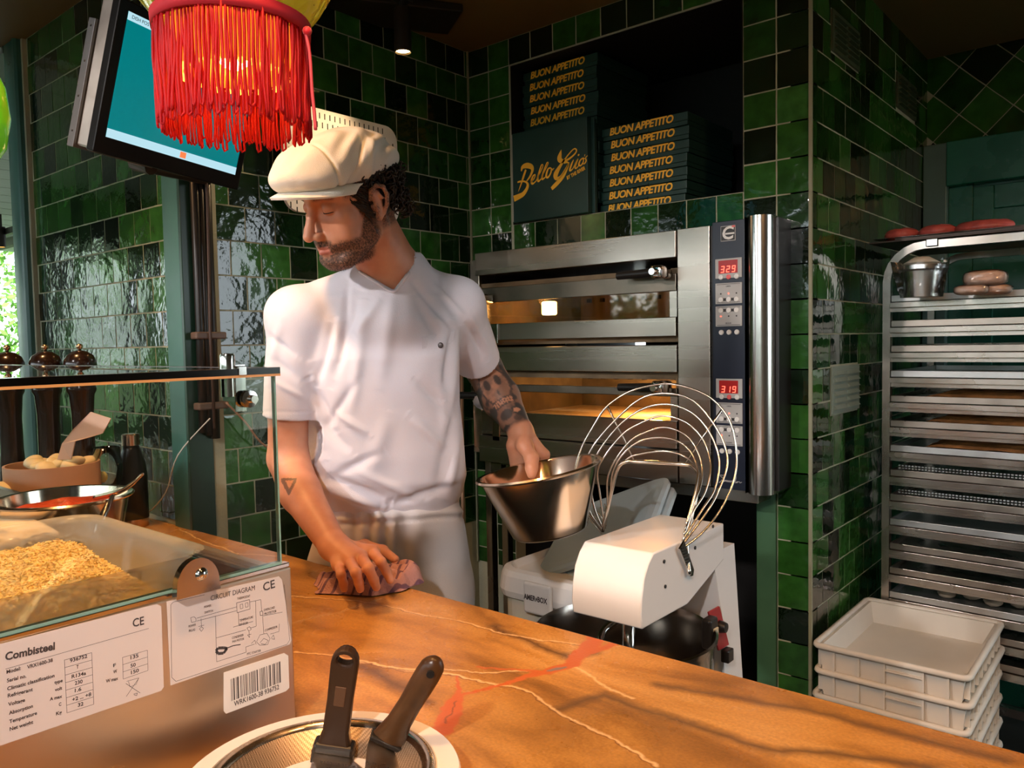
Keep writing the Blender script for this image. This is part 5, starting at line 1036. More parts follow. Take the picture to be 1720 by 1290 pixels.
me = textmesh('AMER', .020, offset=.0006, align='RIGHT'); me2 = textmesh('BOX', .020, offset=.0006, align='LEFT'); bmx = MB().prism([(0, .006, 0), (.004, 0, 0), (0, -.006, 0), (-.004, 0, 0)], (0, 0, .0002)); dm = bpy.data.meshes.new('d'); bmx.bm.to_mesh(dm)
tm_ = join_meshes([(me, Matrix.Translation((-.004, 0, 0))), (me2, Matrix.Translation((.004, 0, 0))), (dm, Matrix.Identity(4))]); tm_.transform(Matrix.Translation(q2+Vector((0, -.0148, 0))) @ Matrix.Rotation(PI/2, 4, 'X') @ Matrix.Diagonal((.78, 1, 1, 1))); newobj('clip_print', tm_, M_PRINT, cl2)
M_LIDP = mat('bluish_clear_plastic', (.50, .62, .68), .25, trans=.15)
for i in range(2):
    t = thing('plastic_lid', ['bluish translucent lid leaning on top of the bin, upper one', 'bluish translucent lid leaning on top of the bin, lower one'][i], 'lid', (.78, -.25, .83+.04*i), 'bluish lids on the bin')
    mt_ = Matrix.Translation((.83, -.33, .885+.034*i)) @ Euler((.42, -.40, .12)).to_matrix().to_4x4()
    b = rprism(MB(), -.21, .19-.02*i, -.17, .17, .05, [(.01, -.012), (0, -.008), (0, .004), (.01, .010), (.03, .012)]); b.xf(mt_).obj('lid_plate', M_LIDP, t)

# ------------------------------------------------------------------ steel bowl in the hand
HB = at(905, 791, 1.78); hbd = (at(925, 893, 1.782)-HB).normalized()
hb0 = HB-hbd*(-.140)*1
HBAX = (-hbd).normalized()
# tip the opening a little towards the camera
HBAX = (HBAX - CF*.02).normalized()
base = HB-HBAX*.142
t = thing('mixing_bowl', 'empty tapered steel bowl held out by the man over the mixer', 'bowl', base)
HBM = zto(base, HBAX)
MB().lathe([(0, 0), (.078, 0), (.086, .006), (.133, .138), (.140, .140), (.1445, .144), (.142, .148), (.134, .147), (.130, .142), (.084, .012), (.07, .004), (0, .004)], 64, HBM).obj('bowl_body', M_BOWL, t, auto=.7)

# ------------------------------------------------------------------ wiping cloth (crumpled)
def cloth():
    c = onp(612, 985, 2, CT); e1 = Vector((CR.x, CR.y, 0)).normalized(); e2 = Vector((CF.x, CF.y, 0)).normalized()
    def f(u, v):
        a = u*2*PI; r_ = v; X = math.cos(a)*r_; Y = math.sin(a)*r_
        rx = .110+.010*math.sin(3*a+1)+.006*math.sin(7*a); ry = .070+.008*math.sin(4*a)
        h = .030*(1-r_**3)+.018*max(0, X+.1)*(1 if Y > -.2 else .6)+.008*math.exp(-((r_-.84)/.07)**2)
        n1 = mnoise.noise(Vector((X*2.6, Y*2.6, .3))); n2 = math.sin((X*1.2+Y*2.0)*7+3*n1)
        z = CT+.003+max(0, h+.010*n1+.006*n2*(1-r_*.4))
        if r_ > .93: z = CT+.003+max(0, (z-CT-.003))*(1-(r_-.93)/.07)
        return Vector((c.x, c.y, 0))+e1*(X*rx+.0)+e2*(Y*ry+.008*n1)+Vector((0, 0, z))
    b = MB().grid(f, 120, 44)
    bmesh.ops.remove_doubles(b.bm, verts=b.bm.verts, dist=1e-5); return b, c
m_ = mat('pink_striped_cloth', (.40, .21, .20), .9, bump=.6, bscale=300)
nt = m_.node_tree; p_ = nt.nodes['Principled BSDF']; tc_ = nd(nt, 'ShaderNodeTexCoord'); wv = nd(nt, 'ShaderNodeTexWave', inp={'Scale': 16, 'Distortion': 3, 'Detail': 1}); nt.links.new(tc_.outputs['Object'], wv.inputs[0])
cr_ = nd(nt, 'ShaderNodeValToRGB'); cr_.color_ramp.elements[0].position = .12; cr_.color_ramp.elements[0].color = (.14, .07, .11, 1); cr_.color_ramp.elements[1].position = .24; cr_.color_ramp.elements[1].color = (.42, .22, .20, 1); nt.links.new(wv.outputs[1], cr_.inputs[0]); nt.links.new(cr_.outputs[0], p_.inputs['Base Color'])
b, cc = cloth(); tag(b.obj('wiping_cloth', m_, None, smooth=True), 'crumpled pink and purple cloth under the wiping hand on the counter', 'cloth')

# ------------------------------------------------------------------ pendant lamp with red fringe
LC = at(393, 110, 1.03); LR = .094
t = thing('fringed_pendant_lamp', 'round green glass pendant lamp with long red fringe hanging over the counter', 'lamp', LC)
zt_ = LC.z+.046
M_RED = mat('red_fringe_yarn', (.62, .008, .018), .55, sss=0, sheen=.3); M_REDT = bpy.data.materials.new('red_yarn_translucent'); M_REDT.use_nodes = True; nt = M_REDT.node_tree; p_ = nt.nodes['Principled BSDF']; p_.inputs['Base Color'].default_value = (.50, .004, .012, 1); p_.inputs['Roughness'].default_value = .6
tr_ = nd(nt, 'ShaderNodeBsdfTranslucent'); tr_.inputs[0].default_value = (.80, .018, .015, 1); ms = nd(nt, 'ShaderNodeMixShader', inp={0: .42}); nt.links.new(p_.outputs[0], ms.inputs[1]); nt.links.new(tr_.outputs[0], ms.inputs[2]); nt.links.new(ms.outputs[0], nt.nodes['Material Output'].inputs[0])
M_LG = bpy.data.materials.new('dimpled_green_glass'); M_LG.use_nodes = True; nt = M_LG.node_tree; p_ = nt.nodes['Principled BSDF']; p_.inputs['Base Color'].default_value = (.55, .62, .06, 1); p_.inputs['Roughness'].default_value = .12; p_.inputs['Transmission Weight'].default_value = .55
tc_ = nd(nt, 'ShaderNodeTexCoord'); vr = nd(nt, 'ShaderNodeTexVoronoi', inp={'Scale': 60}); nt.links.new(tc_.outputs['Object'], vr.inputs[0]); bp_ = nd(nt, 'ShaderNodeBump', inp={'Strength': .6, 'Distance': .004}); nt.links.new(vr.outputs[0], bp_.inputs['Height']); nt.links.new(bp_.outputs[0], p_.inputs['Normal'])
MB().lathe([(LR-.004, zt_+.004), (LR+.018, zt_+.03), (LR+.042, zt_+.07), (LR+.040, zt_+.12), (LR-.01, zt_+.18), (.05, zt_+.22), (.02, zt_+.23), (.02, zt_+.25), (0, zt_+.25)], 56, Matrix.Translation((LC.x, LC.y, 0))).obj('glass_shade', M_LG, t, smooth=True)
MB().tube([(LC.x, LC.y, zt_+.25), (LC.x, LC.y, ZC)], .004, 8).obj('flex', M_BLACK, t)
MB().lathe([(LR-.003, zt_-.008), (LR+.004, zt_-.008), (LR+.005, zt_+.008), (LR-.002, zt_+.009), (LR-.003, zt_-.008)], 56, Matrix.Translation((LC.x, LC.y, 0))).obj('trim_band', mat('red_braid', (.45, .01, .02), .7), t, smooth=True)
M_DIF = mat('amber_lit_glass', (.8, .3, .03), .3, emit=(1, .30, .015), estr=1.6)
MB().lathe([(LR-.018, zt_+.0), (LR-.02, zt_-.03), (LR-.026, zt_-.055), (LR-.034, zt_-.058), (LR-.03, zt_-.03), (LR-.028, zt_+.0)], 48, Matrix.Translation((LC.x, LC.y, 0))).obj('inner_glass', mat('amber_ring', (.6, .15, .01), .3, emit=(1, .22, .015), estr=1.5), t, smooth=True)
MB().sphere((LC.x, LC.y, zt_-.018), (.028, .028, .034), 3).obj('bulb', mat('lamp_bulb', (1, .8, .4), emit=(1, .50, .12), estr=26), t, smooth=True)
for k in range(30):
    a = 2*PI*k/30; MB().sphere((LC.x+(LR-.028)*math.cos(a), LC.y+(LR-.028)*math.sin(a), zt_-.060), .0042, 2).obj('bead', mat('amber_bead', (1, .5, .1), emit=(1, .42, .04), estr=5), t, smooth=True)
fr = []
for s_ in range(7):
    rg = random.Random(s_); Ls = .122+rg.uniform(-.008, .008); pts = []; sw = rg.uniform(-.003, .003); g_ = .0022
    down = [(-g_+.0015*math.sin(q*9+s_)*q, sw*q*q+.0012*math.sin(q*7+s_*2), -Ls*q) for q in np.linspace(0, 1, 9)]; up_ = [(g_+.0015*math.sin(q*8+s_)*q, sw*q*q+.0012*math.cos(q*6+s_), -Ls*q) for q in np.linspace(.985, .0, 8)]
    o_ = MB().tube(down+[(0, sw, -Ls-.0025)]+up_, .0017, 5); me = bpy.data.meshes.new('fringe_strand'); bmesh.ops.recalc_face_normals(o_.bm, faces=o_.bm.faces); o_.bm.to_mesh(me); o_.bm.free(); me.materials.append(M_REDT)
    for p in me.polygons: p.use_smooth = True
    fr.append(me)
NS = 116
for k in range(NS):
    a = 2*PI*k/NS; o_ = bpy.data.objects.new('fringe_strand', fr[random.randrange(7)]); COL.objects.link(o_); o_.parent = t
    r_ = LR+random.uniform(-.003, .002); o_.location = (r_*math.cos(a), r_*math.sin(a), zt_-.004-LC.z); o_.rotation_euler = (random.uniform(-.012, .012), random.uniform(-.012, .02), a+PI/2+random.uniform(-.5, .5))
q = at(518, 58, 1.0)-LC
MB().tube(smoothpts([at(512, 50, 1.0), at(520, 90, 1.0), at(524, 150, 1.0), at(528, 190, 1.0), at(530, 218, 1.0)], 4), .0022, 6).obj('loose_strand', mat('faded_red_yarn', (.50, .05, .07), .6), t, smooth=True)
MB().sphere(at(516, 52, 1.0), .006, 2).obj('knot', M_RED, t, smooth=True)
LL = at(0, 196, .80)
t = thing('green_glass_lampshade', 'bright green dimpled glass shade cut off at the left picture edge', 'lamp', LL)
MB().lathe([(0, -.052), (.010, -.050), (.022, -.03), (.027, 0), (.024, .03), (.014, .055), (.006, .065), (.006, .08), (0, .08)], 40, Matrix.Translation(LL-CR*.0205)).obj('glass_shade', mat('leaf_green_glass', (.10, .42, .015), .1, coat=.5, bump=.8, bscale=30, emit=(.12, .5, .01), estr=.25), t, smooth=True)
MB().tube([LL-CR*.0205+Vector((0, 0, .08)), Vector(((LL-CR*.0205).x, (LL-CR*.0205).y, ZC))], .003, 6).obj('flex', M_BLACK, t)
# ------------------------------------------------------------------ the man: implicit surfaces meshed with surface nets
E1 = Vector((CR.x, CR.y, 0)).normalized(); E2 = Vector((-E1.y, E1.x, 0)); E3 = Vector((0, 0, 1)); GO = at(650, 700, 1.8); GO.z = 0
EM = np.array([list(E1), list(E2), list(E3)])            # rows: grid axes
def tg(p): return EM @ (np.array(p, float)-np.array(GO))
def axis(lo, hi, zones, coarse):
    out = [lo]
    while out[-1] < hi:
        s_ = coarse
        for a, b_, h in zones:
            if a <= out[-1] < b_: s_ = min(s_, h)
        out.append(out[-1]+s_)
    return np.array(out, np.float32)
class Field:
    def __init__(s, xs, ys, zs): s.a = (xs, ys, zs); s.f = np.full((len(xs), len(ys), len(zs)), .3, np.float32)
    def sub(s, lo, hi, pad):
        sl = []; 
        for i in range(3):
            a = max(0, np.searchsorted(s.a[i], lo[i]-pad)-1); b_ = min(len(s.a[i]), np.searchsorted(s.a[i], hi[i]+pad)+1); sl.append(slice(a, max(b_, a+1)))
        X, Y, Z = np.meshgrid(s.a[0][sl[0]], s.a[1][sl[1]], s.a[2][sl[2]], indexing='ij', sparse=True); return tuple(sl), X, Y, Z
    def put(s, sl, d, k, op='u'):
        f = s.f[sl]
        if op == 'u': a, b_, sg = f, d, 1
        else: a, b_, sg = -f, (d if op == 's' else -d), 1
        if k > 0: h = np.maximum(k-np.abs(a-b_), 0)/k; r_ = np.minimum(a, b_)-h*h*k*.25
        else: r_ = np.minimum(a, b_)
        s.f[sl] = r_ if op == 'u' else -r_
    def cap(s, p, q, ra, rb, k=.01, op='u', grid=False):
        p = p if grid else tg(p); q = q if grid else tg(q); R_ = max(ra, rb); lo = np.minimum(p, q)-R_; hi = np.maximum(p, q)+R_; sl, X, Y, Z = s.sub(lo, hi, k+.012)
        v = q-p; L2 = float(v @ v)+1e-12; t_ = np.clip(((X-p[0])*v[0]+(Y-p[1])*v[1]+(Z-p[2])*v[2])/L2, 0, 1)
        d = np.sqrt((X-p[0]-t_*v[0])**2+(Y-p[1]-t_*v[1])**2+(Z-p[2]-t_*v[2])**2)-(ra+(rb-ra)*t_); s.put(sl, d.astype(np.float32), k, op)
    def ell(s, c, rad, rot, k=.01, op='u'):
        """rot: 3x3 rows = local axes in grid space"""
        c = np.array(c, float); R_ = max(rad); sl, X, Y, Z = s.sub(c-R_, c+R_, k+.012); x, y, z = X-c[0], Y-c[1], Z-c[2]
        l = [(rot[i][0]*x+rot[i][1]*y+rot[i][2]*z) for i in range(3)]
        k0 = np.sqrt(sum((l[i]/rad[i])**2 for i in range(3))); k1 = np.sqrt(sum((l[i]/rad[i]**2)**2 for i in range(3)))+1e-9
        s.put(sl, (k0*(k0-1)/k1).astype(np.float32), k, op)
    def mesh(s):
        f = s.f; xs, ys, zs = s.a; ins = f < 0; c = np.zeros(tuple(n-1 for n in f.shape), np.uint8)
        for i in (0, 1):
            for j in (0, 1):
                for k in (0, 1): c += ins[i:f.shape[0]-1+i, j:f.shape[1]-1+j, k:f.shape[2]-1+k]
        I, J, K = np.nonzero((c > 0) & (c < 8)); idx = np.full(c.shape, -1, np.int32); idx[I, J, K] = np.arange(len(I)); del c
        acc = np.zeros((len(I), 3)); cnt = np.zeros(len(I)); cor = {}
        for i in (0, 1):
            for j in (0, 1):
                for k in (0, 1): cor[i, j, k] = f[I+i, J+j, K+k]
        for ax in range(3):
            o = [q for q in range(3) if q != ax]
            for u in (0, 1):
                for v in (0, 1):
                    A = [0, 0, 0]; A[o[0]] = u; A[o[1]] = v; B = list(A); B[ax] = 1; a = cor[tuple(A)]; b_ = cor[tuple(B)]; m_ = (a < 0) != (b_ < 0); t_ = np.where(m_, a/(a-b_+1e-12), 0)
                    P = np.zeros((len(I), 3)); P[:, ax] = t_; P[:, o[0]] = u; P[:, o[1]] = v; acc += P*m_[:, None]; cnt += m_
        acc /= np.maximum(cnt, 1)[:, None]; V = np.stack([xs[I]+acc[:, 0]*(xs[I+1]-xs[I]), ys[J]+acc[:, 1]*(ys[J+1]-ys[J]), zs[K]+acc[:, 2]*(zs[K+1]-zs[K])], 1)
        Q = []
        for ax in range(3):
            n = list(f.shape); n[ax] -= 1; s0 = [slice(1, -1)]*3; s0[ax] = slice(0, -1); s1 = list(s0); s1[ax] = slice(1, None); a = ins[tuple(s0)]; b_ = ins[tuple(s1)]; ch_ = np.nonzero(a != b_); st = a[ch_]
            g = [ch_[q]+(0 if q == ax else 1) for q in range(3)]; o = [(ax+1) % 3, (ax+2) % 3]
            def id_(du, dv): h = list(g); h[o[0]] = h[o[0]]-du; h[o[1]] = h[o[1]]-dv; return idx[h[0], h[1], h[2]]
            q = np.stack([id_(1, 1), id_(0, 1), id_(0, 0), id_(1, 0)], 1); q[~st] = q[~st][:, ::-1]; Q.append(q)
        Q = np.concatenate(Q); Q = Q[(Q >= 0).all(1)]; return V, Q
def mesh_from(V, Q, name, relax=0, disp=None):
    V = V.copy()
    if relax:
        e = np.concatenate([Q[:, [0, 1]], Q[:, [1, 2]], Q[:, [2, 3]], Q[:, [3, 0]]]); n = len(V)
        for _ in range(relax):
            s_ = np.zeros((n, 3)); c_ = np.bincount(e[:, 0], minlength=n)+np.bincount(e[:, 1], minlength=n)
            for i in range(3): s_[:, i] = np.bincount(e[:, 0], weights=V[e[:, 1], i], minlength=n)+np.bincount(e[:, 1], weights=V[e[:, 0], i], minlength=n)
            V = V*.4+.6*s_/np.maximum(c_, 1)[:, None]
    if disp is not None: V = disp(V, Q)
    Wd = V @ EM + np.array(GO)
    me = bpy.data.meshes.new(name); me.vertices.add(len(V)); me.vertices.foreach_set('co', Wd.astype(np.float32).ravel()); me.loops.add(len(Q)*4); me.loops.foreach_set('vertex_index', Q.astype(np.int32).ravel()); me.polygons.add(len(Q)); me.polygons.foreach_set('loop_start', np.arange(0, len(Q)*4, 4, dtype=np.int32)); me.polygons.foreach_set('use_smooth', np.ones(len(Q), bool)); me.update(); me.validate(); return me, Wd
def vnormals(V, Q):
    n = np.cross(V[Q[:, 2]]-V[Q[:, 0]], V[Q[:, 3]]-V[Q[:, 1]]); out = np.zeros_like(V)
    for c_ in range(4):
        for i in range(3): out[:, i] += np.bincount(Q[:, c_], weights=n[:, i], minlength=len(V))
    return out/(np.linalg.norm(out, axis=1)[:, None]+1e-12)

# head frame
HS = 1.045; YS = .89; HC = at(586, 341, 1.64); vd = ray(586, 341).normalized(); B_v = -vd; R_v = (CR-vd*CR.dot(vd)).normalized(); U_v = B_v.cross(R_v)
th, ph = math.radians(36), math.radians(14)
F0 = -R_v*math.cos(th)+B_v*math.sin(th); L0 = U_v.cross(F0); HF = F0*math.cos(ph)-U_v*math.sin(ph); HU = U_v*math.cos(ph)+F0*math.sin(ph); HL = L0
HG = np.array([EM @ np.array(HL), EM @ np.array(HF), EM @ np.array(HU)]); HCg = tg(HC)
def hl(x, y, z): return HCg+HS*(HG.T @ np.array([x, y*YS, z]))
def hw(x, y, z): return HC+(HL*x+HF*y*YS+HU*z)*HS

S_R, S_L = at(497, 532, 1.73), at(768, 512, 1.87); EL_R, WR_R = at(484, 770, 1.75), at(560, 917, 1.605)
EL_L, WR_L = at(812, 618, 2.06), at(874, 724, 1.955)
hz = HCg; lo = np.array([-.34, -.34, 0]); 
xs = axis(-.36, .42, [(hz[0]-.16, hz[0]+.11, .0018), (-.2, .02, .003)], .0034); ys = axis(-.36, .42, [(hz[1]-.14, hz[1]+.13, .002)], .0034); zs = axis(.0, 1.93, [(hz[2]-.15, hz[2]+.10, .0019), (.955, 1.25, .0028), (1.25, 1.95, .0038)], .010)
Bd = Field(xs, ys, zs)
def hc(a, b_, ra, rb, k=.008, op='u'): Bd.cap(hl(*a), hl(*b_), ra*HS, rb*HS, k, op, True)
def he(c, rad, k=.012, op='u', tilt=0, yaw=0):
    R_ = HG
    if tilt or yaw:
        ct_, st_ = math.cos(tilt), math.sin(tilt); R_ = np.array([[1, 0, 0], [0, ct_, st_], [0, -st_, ct_]]) @ R_
        cy_, sy_ = math.cos(yaw), math.sin(yaw); R_ = np.array([[cy_, sy_, 0], [-sy_, cy_, 0], [0, 0, 1]]) @ R_
    Bd.ell(hl(*c), [rad[0]*HS, rad[1]*HS*YS, rad[2]*HS], R_, k, op)
# torso, neck, limbs
def torso(fd, rows, k=.03, zlo=None, wax=None):
    """rows: (px,py,D,half_px,depth); cross-sections stacked by height"""
    C_ = []; 
    for px, py, D, hp_, dp in rows: g = tg(at(px, py, D)); C_.append((g[2], g[0], g[1], hp_*D/FPX, dp))
    C_.sort(); C_ = np.array(C_); sl, X, Y, Z = fd.sub([C_[:, 1].min()-.25, C_[:, 2].min()-.25, C_[0, 0]], [C_[:, 1].max()+.25, C_[:, 2].max()+.25, C_[-1, 0]], .03)
    z = Z; cx, cy, a, b_ = [np.interp(z, C_[:, 0], C_[:, i]) for i in (1, 2, 3, 4)]
    w_ = wax; x = (X-cx)*w_[0]+(Y-cy)*w_[1]; y = -(X-cx)*w_[1]+(Y-cy)*w_[0]
    q = (np.abs(x/a)**2.4+np.abs(y/b_)**2.4)**(1/2.4); d = (q-1)*np.minimum(a, b_)*.9; over = np.maximum(Z-C_[-1, 0], C_[0, 0]-Z); d = np.where(over > 0, np.maximum(d, over), d); d = np.maximum(d, over); fd.put(sl, d.astype(np.float32), k)
wax = tg(S_L)-tg(S_R); wax = wax[:2]/np.linalg.norm(wax[:2])*np.array([1, .55]); wax /= np.linalg.norm(wax)
BR = [(650, 500, 1.79, 70, .06), (645, 540, 1.80, 112, .080), (645, 600, 1.81, 102, .092), (645, 680, 1.84, 98, .096), (648, 760, 1.87, 98, .096), (655, 840, 1.91, 100, .098), (655, 930, 1.955, 118, .115), (656, 1010, 1.975, 112, .10)]
torso(Bd, BR, .02, wax=wax)
nb0 = at(664, 468, 1.765)
Bd.cap(hl(0, -.030, -.035), tg(nb0), .058, .064, .025, grid=True)
Bd.cap(nb0, at(560, 515, 1.77), .052, .048, .035); Bd.cap(nb0, at(725, 500, 1.86), .055, .048, .035); Bd.cap(at(655, 480, 1.78), at(650, 560, 1.80), .06, .08, .03)
Bd.cap(hl(.060, -.035, -.035), tg(at(648, 487, 1.735)), .010, .011, .012, grid=True)       # neck tendon
Bd.cap(at(668, 482, 1.735), at(735, 490, 1.81), .008, .007, .018)   # collar bones
Bd.cap(S_R, S_R, .055, .055, .04); Bd.cap(S_L, S_L, .055, .055, .04)
Bd.cap(S_R, at(484, 690, 1.745), .044, .041, .03); Bd.cap(at(484, 690, 1.745), EL_R, .043, .043, .012); Bd.cap(EL_R, at(505, 828, 1.70), .044, .043, .012); Bd.cap(at(505, 828, 1.70), WR_R, .043, .0285, .012)
Bd.cap(S_L, EL_L, .050, .048, .03); Bd.cap(EL_L, at(840, 668, 2.02), .047, .050, .012); Bd.cap(at(840, 668, 2.02), WR_L, .050, .030, .012)
# legs
hipR, hipL = at(605, 985, 1.97), at(712, 980, 2.0)
for h_ in (hipR, hipL): kn = Vector((h_.x, h_.y, .50))+E2*(-.01); an = Vector((h_.x, h_.y, .09))+E2*.02; Bd.cap(h_, kn, .085, .055, .02); Bd.cap(kn, an, .055, .036, .02); Bd.cap(Vector((an.x, an.y, .04)), Vector((an.x, an.y, .035))-E2*.13, .036, .03, .02)
# right hand: palm down on the cloth
def zp(px, py, z): return onp(px, py, 2, z)
def finger(pts, r0, r1, k=.004):
    n_ = len(pts)-1
    for i in range(n_): a = r0+(r1-r0)*i/n_; b_ = r0+(r1-r0)*(i+1)/n_; Bd.cap(pts[i], pts[i+1], a, b_, k)
PK = [zp(626, 927, 1.032), zp(607, 935, 1.038), zp(588, 943, 1.034), zp(569, 948, 1.026)]
for kp in PK: Bd.cap(WR_R, kp, .021, .0125, .014)
Bd.cap(WR_R, (PK[1]+PK[2])/2, .025, .018, .012); Bd.cap(PK[0], PK[3], .0125, .0115, .012)
finger([PK[0], zp(640, 944, 1.030), zp(650, 961, 1.005), zp(655, 974, .990)], .0112, .0082)
finger([PK[1], zp(619, 955, 1.038), zp(628, 975, 1.008), zp(632, 986, .992)], .0115, .0084)
finger([PK[2], zp(598, 962, 1.034), zp(603, 979, 1.004), zp(605, 989, .990)], .0110, .0082)
finger([PK[3], zp(573, 965, 1.020), zp(577, 980, .998), zp(578, 989, .988)], .0100, .0074)
finger([WR_R+Vector((0, 0, -.012)), zp(612, 917, 1.008), zp(643, 925, 1.000), zp(664, 940, .992)], .016, .0092, .008)
# left hand: thumb inside the bowl, fingers outside the far rim
LKn = [at(914, 764, 1.955), at(900, 768, 1.965), at(884, 774, 1.970), at(869, 780, 1.965)]
for kp in LKn: Bd.cap(WR_L, kp, .024, .013, .014)
Bd.cap(LKn[0], LKn[3], .013, .012, .010)
for i, kp in enumerate(LKn):
    m1 = kp+(at(905, 850, 1.97)-at(905, 770, 1.955))*.40; m2 = m1+(at(905, 890, 1.94)-at(905, 850, 1.97))*.6
    finger([kp, m1, m2], .0105, .0082)
finger([WR_L-CF*.006, at(882, 750, 1.915), at(893, 770, 1.888), at(893, 786, 1.874), at(893, 797, 1.868)], .0205, .0108, .012)
Bd.cap(at(862, 748, 1.945), at(866, 778, 1.955), .018, .014, .012)
# head
he((0, -.014, .040), (.076, .098, .088)); he((0, .028, -.018), (.062, .066, .082), .02); he((0, .045, .050), (.060, .048, .046), .02); he((0, -.075, .005), (.055, .035, .05), .02)
for sx in (-1, 1):
    hc((sx*.056, .004, -.055), (sx*.030, .066, -.096), .020, .018, .02); he((sx*.047, .058, -.014), (.021, .020, .018), .018); he((sx*.040, .062, -.045), (.022, .020, .024), .02)
    hc((sx*.008, .093, .026), (sx*.042, .082, .032), .0085, .0075, .014)
    he((sx*.031, .098, .006), (.020, .016, .014), .014, 's')
    he((sx*.031, .0735, .006), (.0155, .0155, .0145), .003); he((sx*.031, .0765, .009), (.0155, .0150, .0125), .004)
he((0, .078, -.060), (.034, .022, .024), .016); he((0, .076, -.098), (.025, .021, .019), .016); hc((0, .05, -.085), (0, .0, -.085), .030, .035, .02)
hc((0, .090, .024), (0, .116, -.026), .0078, .0088, .010); hc((0, .116, -.026), (0, .1225, -.038), .0088, .0108, .006); 
for sx in (-1, 1):
    he((sx*.0125, .106, -.042), (.0072, .0125, .0085), .006); he((sx*.0065, .112, -.0515), (.0036, .006, .004), .003, 's'); hc((sx*.018, .096, -.040), (sx*.034, .080, -.062), .002, .001, .004, 's') if False else None
hc((0, .102, -.050), (0, .101, -.057), .0032, .0040, .006)
hc((-.020, .090, -.0665), (0, .1015, -.0635), .0038, .0050, .005); hc((.020, .090, -.0665), (0, .1015, -.0635), .0038, .0050, .005)
hc((-.019, .089, -.0715), (0, .0995, -.0750), .0038, .0056, .005); hc((.019, .089, -.0715), (0, .0995, -.0750), .0038, .0056, .005)
hc((-.022, .094, -.0688), (0, .1075, -.0688), .0012, .0014, .003, 's'); hc((.022, .094, -.0688), (0, .1075, -.0688), .0012, .0014, .003, 's')
he((0, .098, -.086), (.018, .006, .005), .008, 's')
for sx in (-1, 1):   # ears
    he((sx*.0790, -.012, -.002), (.006, .018, .028), .006, yaw=-sx*.45)
    rim = [(sx*.078, .006, .008), (sx*.082, .002, .024), (sx*.087, -.010, .031), (sx*.091, -.024, .026), (sx*.091, -.030, .010), (sx*.088, -.027, -.008), (sx*.083, -.018, -.022), (sx*.079, -.008, -.030), (sx*.076, .000, -.028)]
    for a, b_ in zip(rim, rim[1:]): hc(a, b_, .0042, .0042, .003)
    he((sx*.079, -.006, -.027), (.005, .008, .008), .005); he((sx*.089, -.012, .000), (.006, .009, .014), .005, 's'); hc((sx*.083, -.012, .018), (sx*.086, -.020, .006), .003, .003, .004)
    hc((sx*.078, .004, -.006), (sx*.080, .003, -.012), .0045, .0035, .004)
Vb, Qb = Bd.mesh(); del Bd.f
def relax_keep(V, Q): return V
bme_, Wb = mesh_from(Vb, Qb, 'body', 1)
# painted attributes: beard shade, lips, tattoo ink
loc = ((Wb-np.array(HC)) @ np.array([list(HL), list(HF), list(HU)]).T)/HS/np.array([1, YS, 1])
def sm(a, b_, x): t_ = np.clip((x-a)/(b_-a), 0, 1); return t_*t_*(3-2*t_)
x_, y_, z_ = np.abs(loc[:, 0]), loc[:, 1], loc[:, 2]
near = (np.linalg.norm(loc, axis=1) < .16)
side_top = -.057+.052*sm(.045, .005, y_)              # beard line climbs to the ear
jaw = sm(side_top+.008, side_top-.006, z_)*sm(-.012, .006, y_)*sm(-.135, -.115, z_)*sm(.0, 1, (z_+.135)/.02+.5)
under = sm(-.130, -.118, z_-.25*np.maximum(0, .06-y_))
cheek_clear = sm(.046, .034, x_)*sm(.062, .072, y_)*sm(-.062, -.056, z_)      # keep cheek front clear above the moustache
must = sm(.031, .026, x_)*sm(.080, .086, y_)*sm(-.0500, -.0535, z_)*sm(-.0685, -.0640, z_)*sm(.1115, .108, y_)
lips = sm(.023, .019, x_)*sm(.084, .088, y_)*sm(-.0820, -.0790, z_)*sm(-.0610, -.0640, z_)
chin_clear = sm(.016, .010, x_)*sm(-.090, -.086, z_)*sm(-.074, -.078, z_)*.7
beard = np.clip(np.maximum(jaw*under*(1-cheek_clear), must), 0, 1)*(1-lips)*(1-chin_clear)*near
side = sm(.060, .066, x_)*sm(.036, .024, y_)*sm(-.004, .010, y_)*sm(-.030, -.015, z_)*near
brow = np.exp(-((z_-(.029+.10*(x_-.03)*(x_ < .03)-.18*np.maximum(0, x_-.036)))/.0040)**2)*sm(.011, .016, x_)*sm(.056, .048, x_)*sm(.07, .078, y_)*near
beard = np.clip(np.maximum(np.maximum(beard, side*.9), brow*.9), 0, 1)
lips = lips*near
def armcoord(a, b_):
    a = np.array(a); b_ = np.array(b_); v = b_-a; L_ = np.linalg.norm(v); v = v/L_; t_ = (Wb-a) @ v; r3 = Wb-a-t_[:, None]*v; sd = np.cross(v, np.array(CF)); sd /= np.linalg.norm(sd); s_ = r3 @ sd; return t_/L_, s_, np.linalg.norm(r3, axis=1)
tt_, ss_, rr_ = armcoord(EL_L, WR_L)
onarm = (rr_ < .075) & (tt_ > -.55) & (tt_ < 1.0)
fade = sm(1.0, .93, tt_)*onarm
nz1 = np.zeros(len(Wb)); id_ = np.nonzero(onarm)[0]
for i in id_:
    p = Wb[i]; nz1[i] = mnoise.fractal(Vector(p*26), 1, 2, 3)
def el(t0, s0, rt, rs, soft=.25): q = np.sqrt(((tt_-t0)/rt)**2+((ss_-s0)/rs)**2); return sm(1+soft, 1-soft, q)
sgn = 1 if (at(872, 676, 2)-at(840, 676, 2)).dot(Vector(np.cross(np.array(WR_L)-np.array(EL_L), np.array(CF)))) > 0 else -1
ss_ = ss_*sgn
ink = .60+.38*sm(-.12, .12, nz1)
skull = el(.40, .002, .26, .036, .08); ink = ink*(1-skull)+skull*(.30+.30*sm(-.1, .2, nz1))
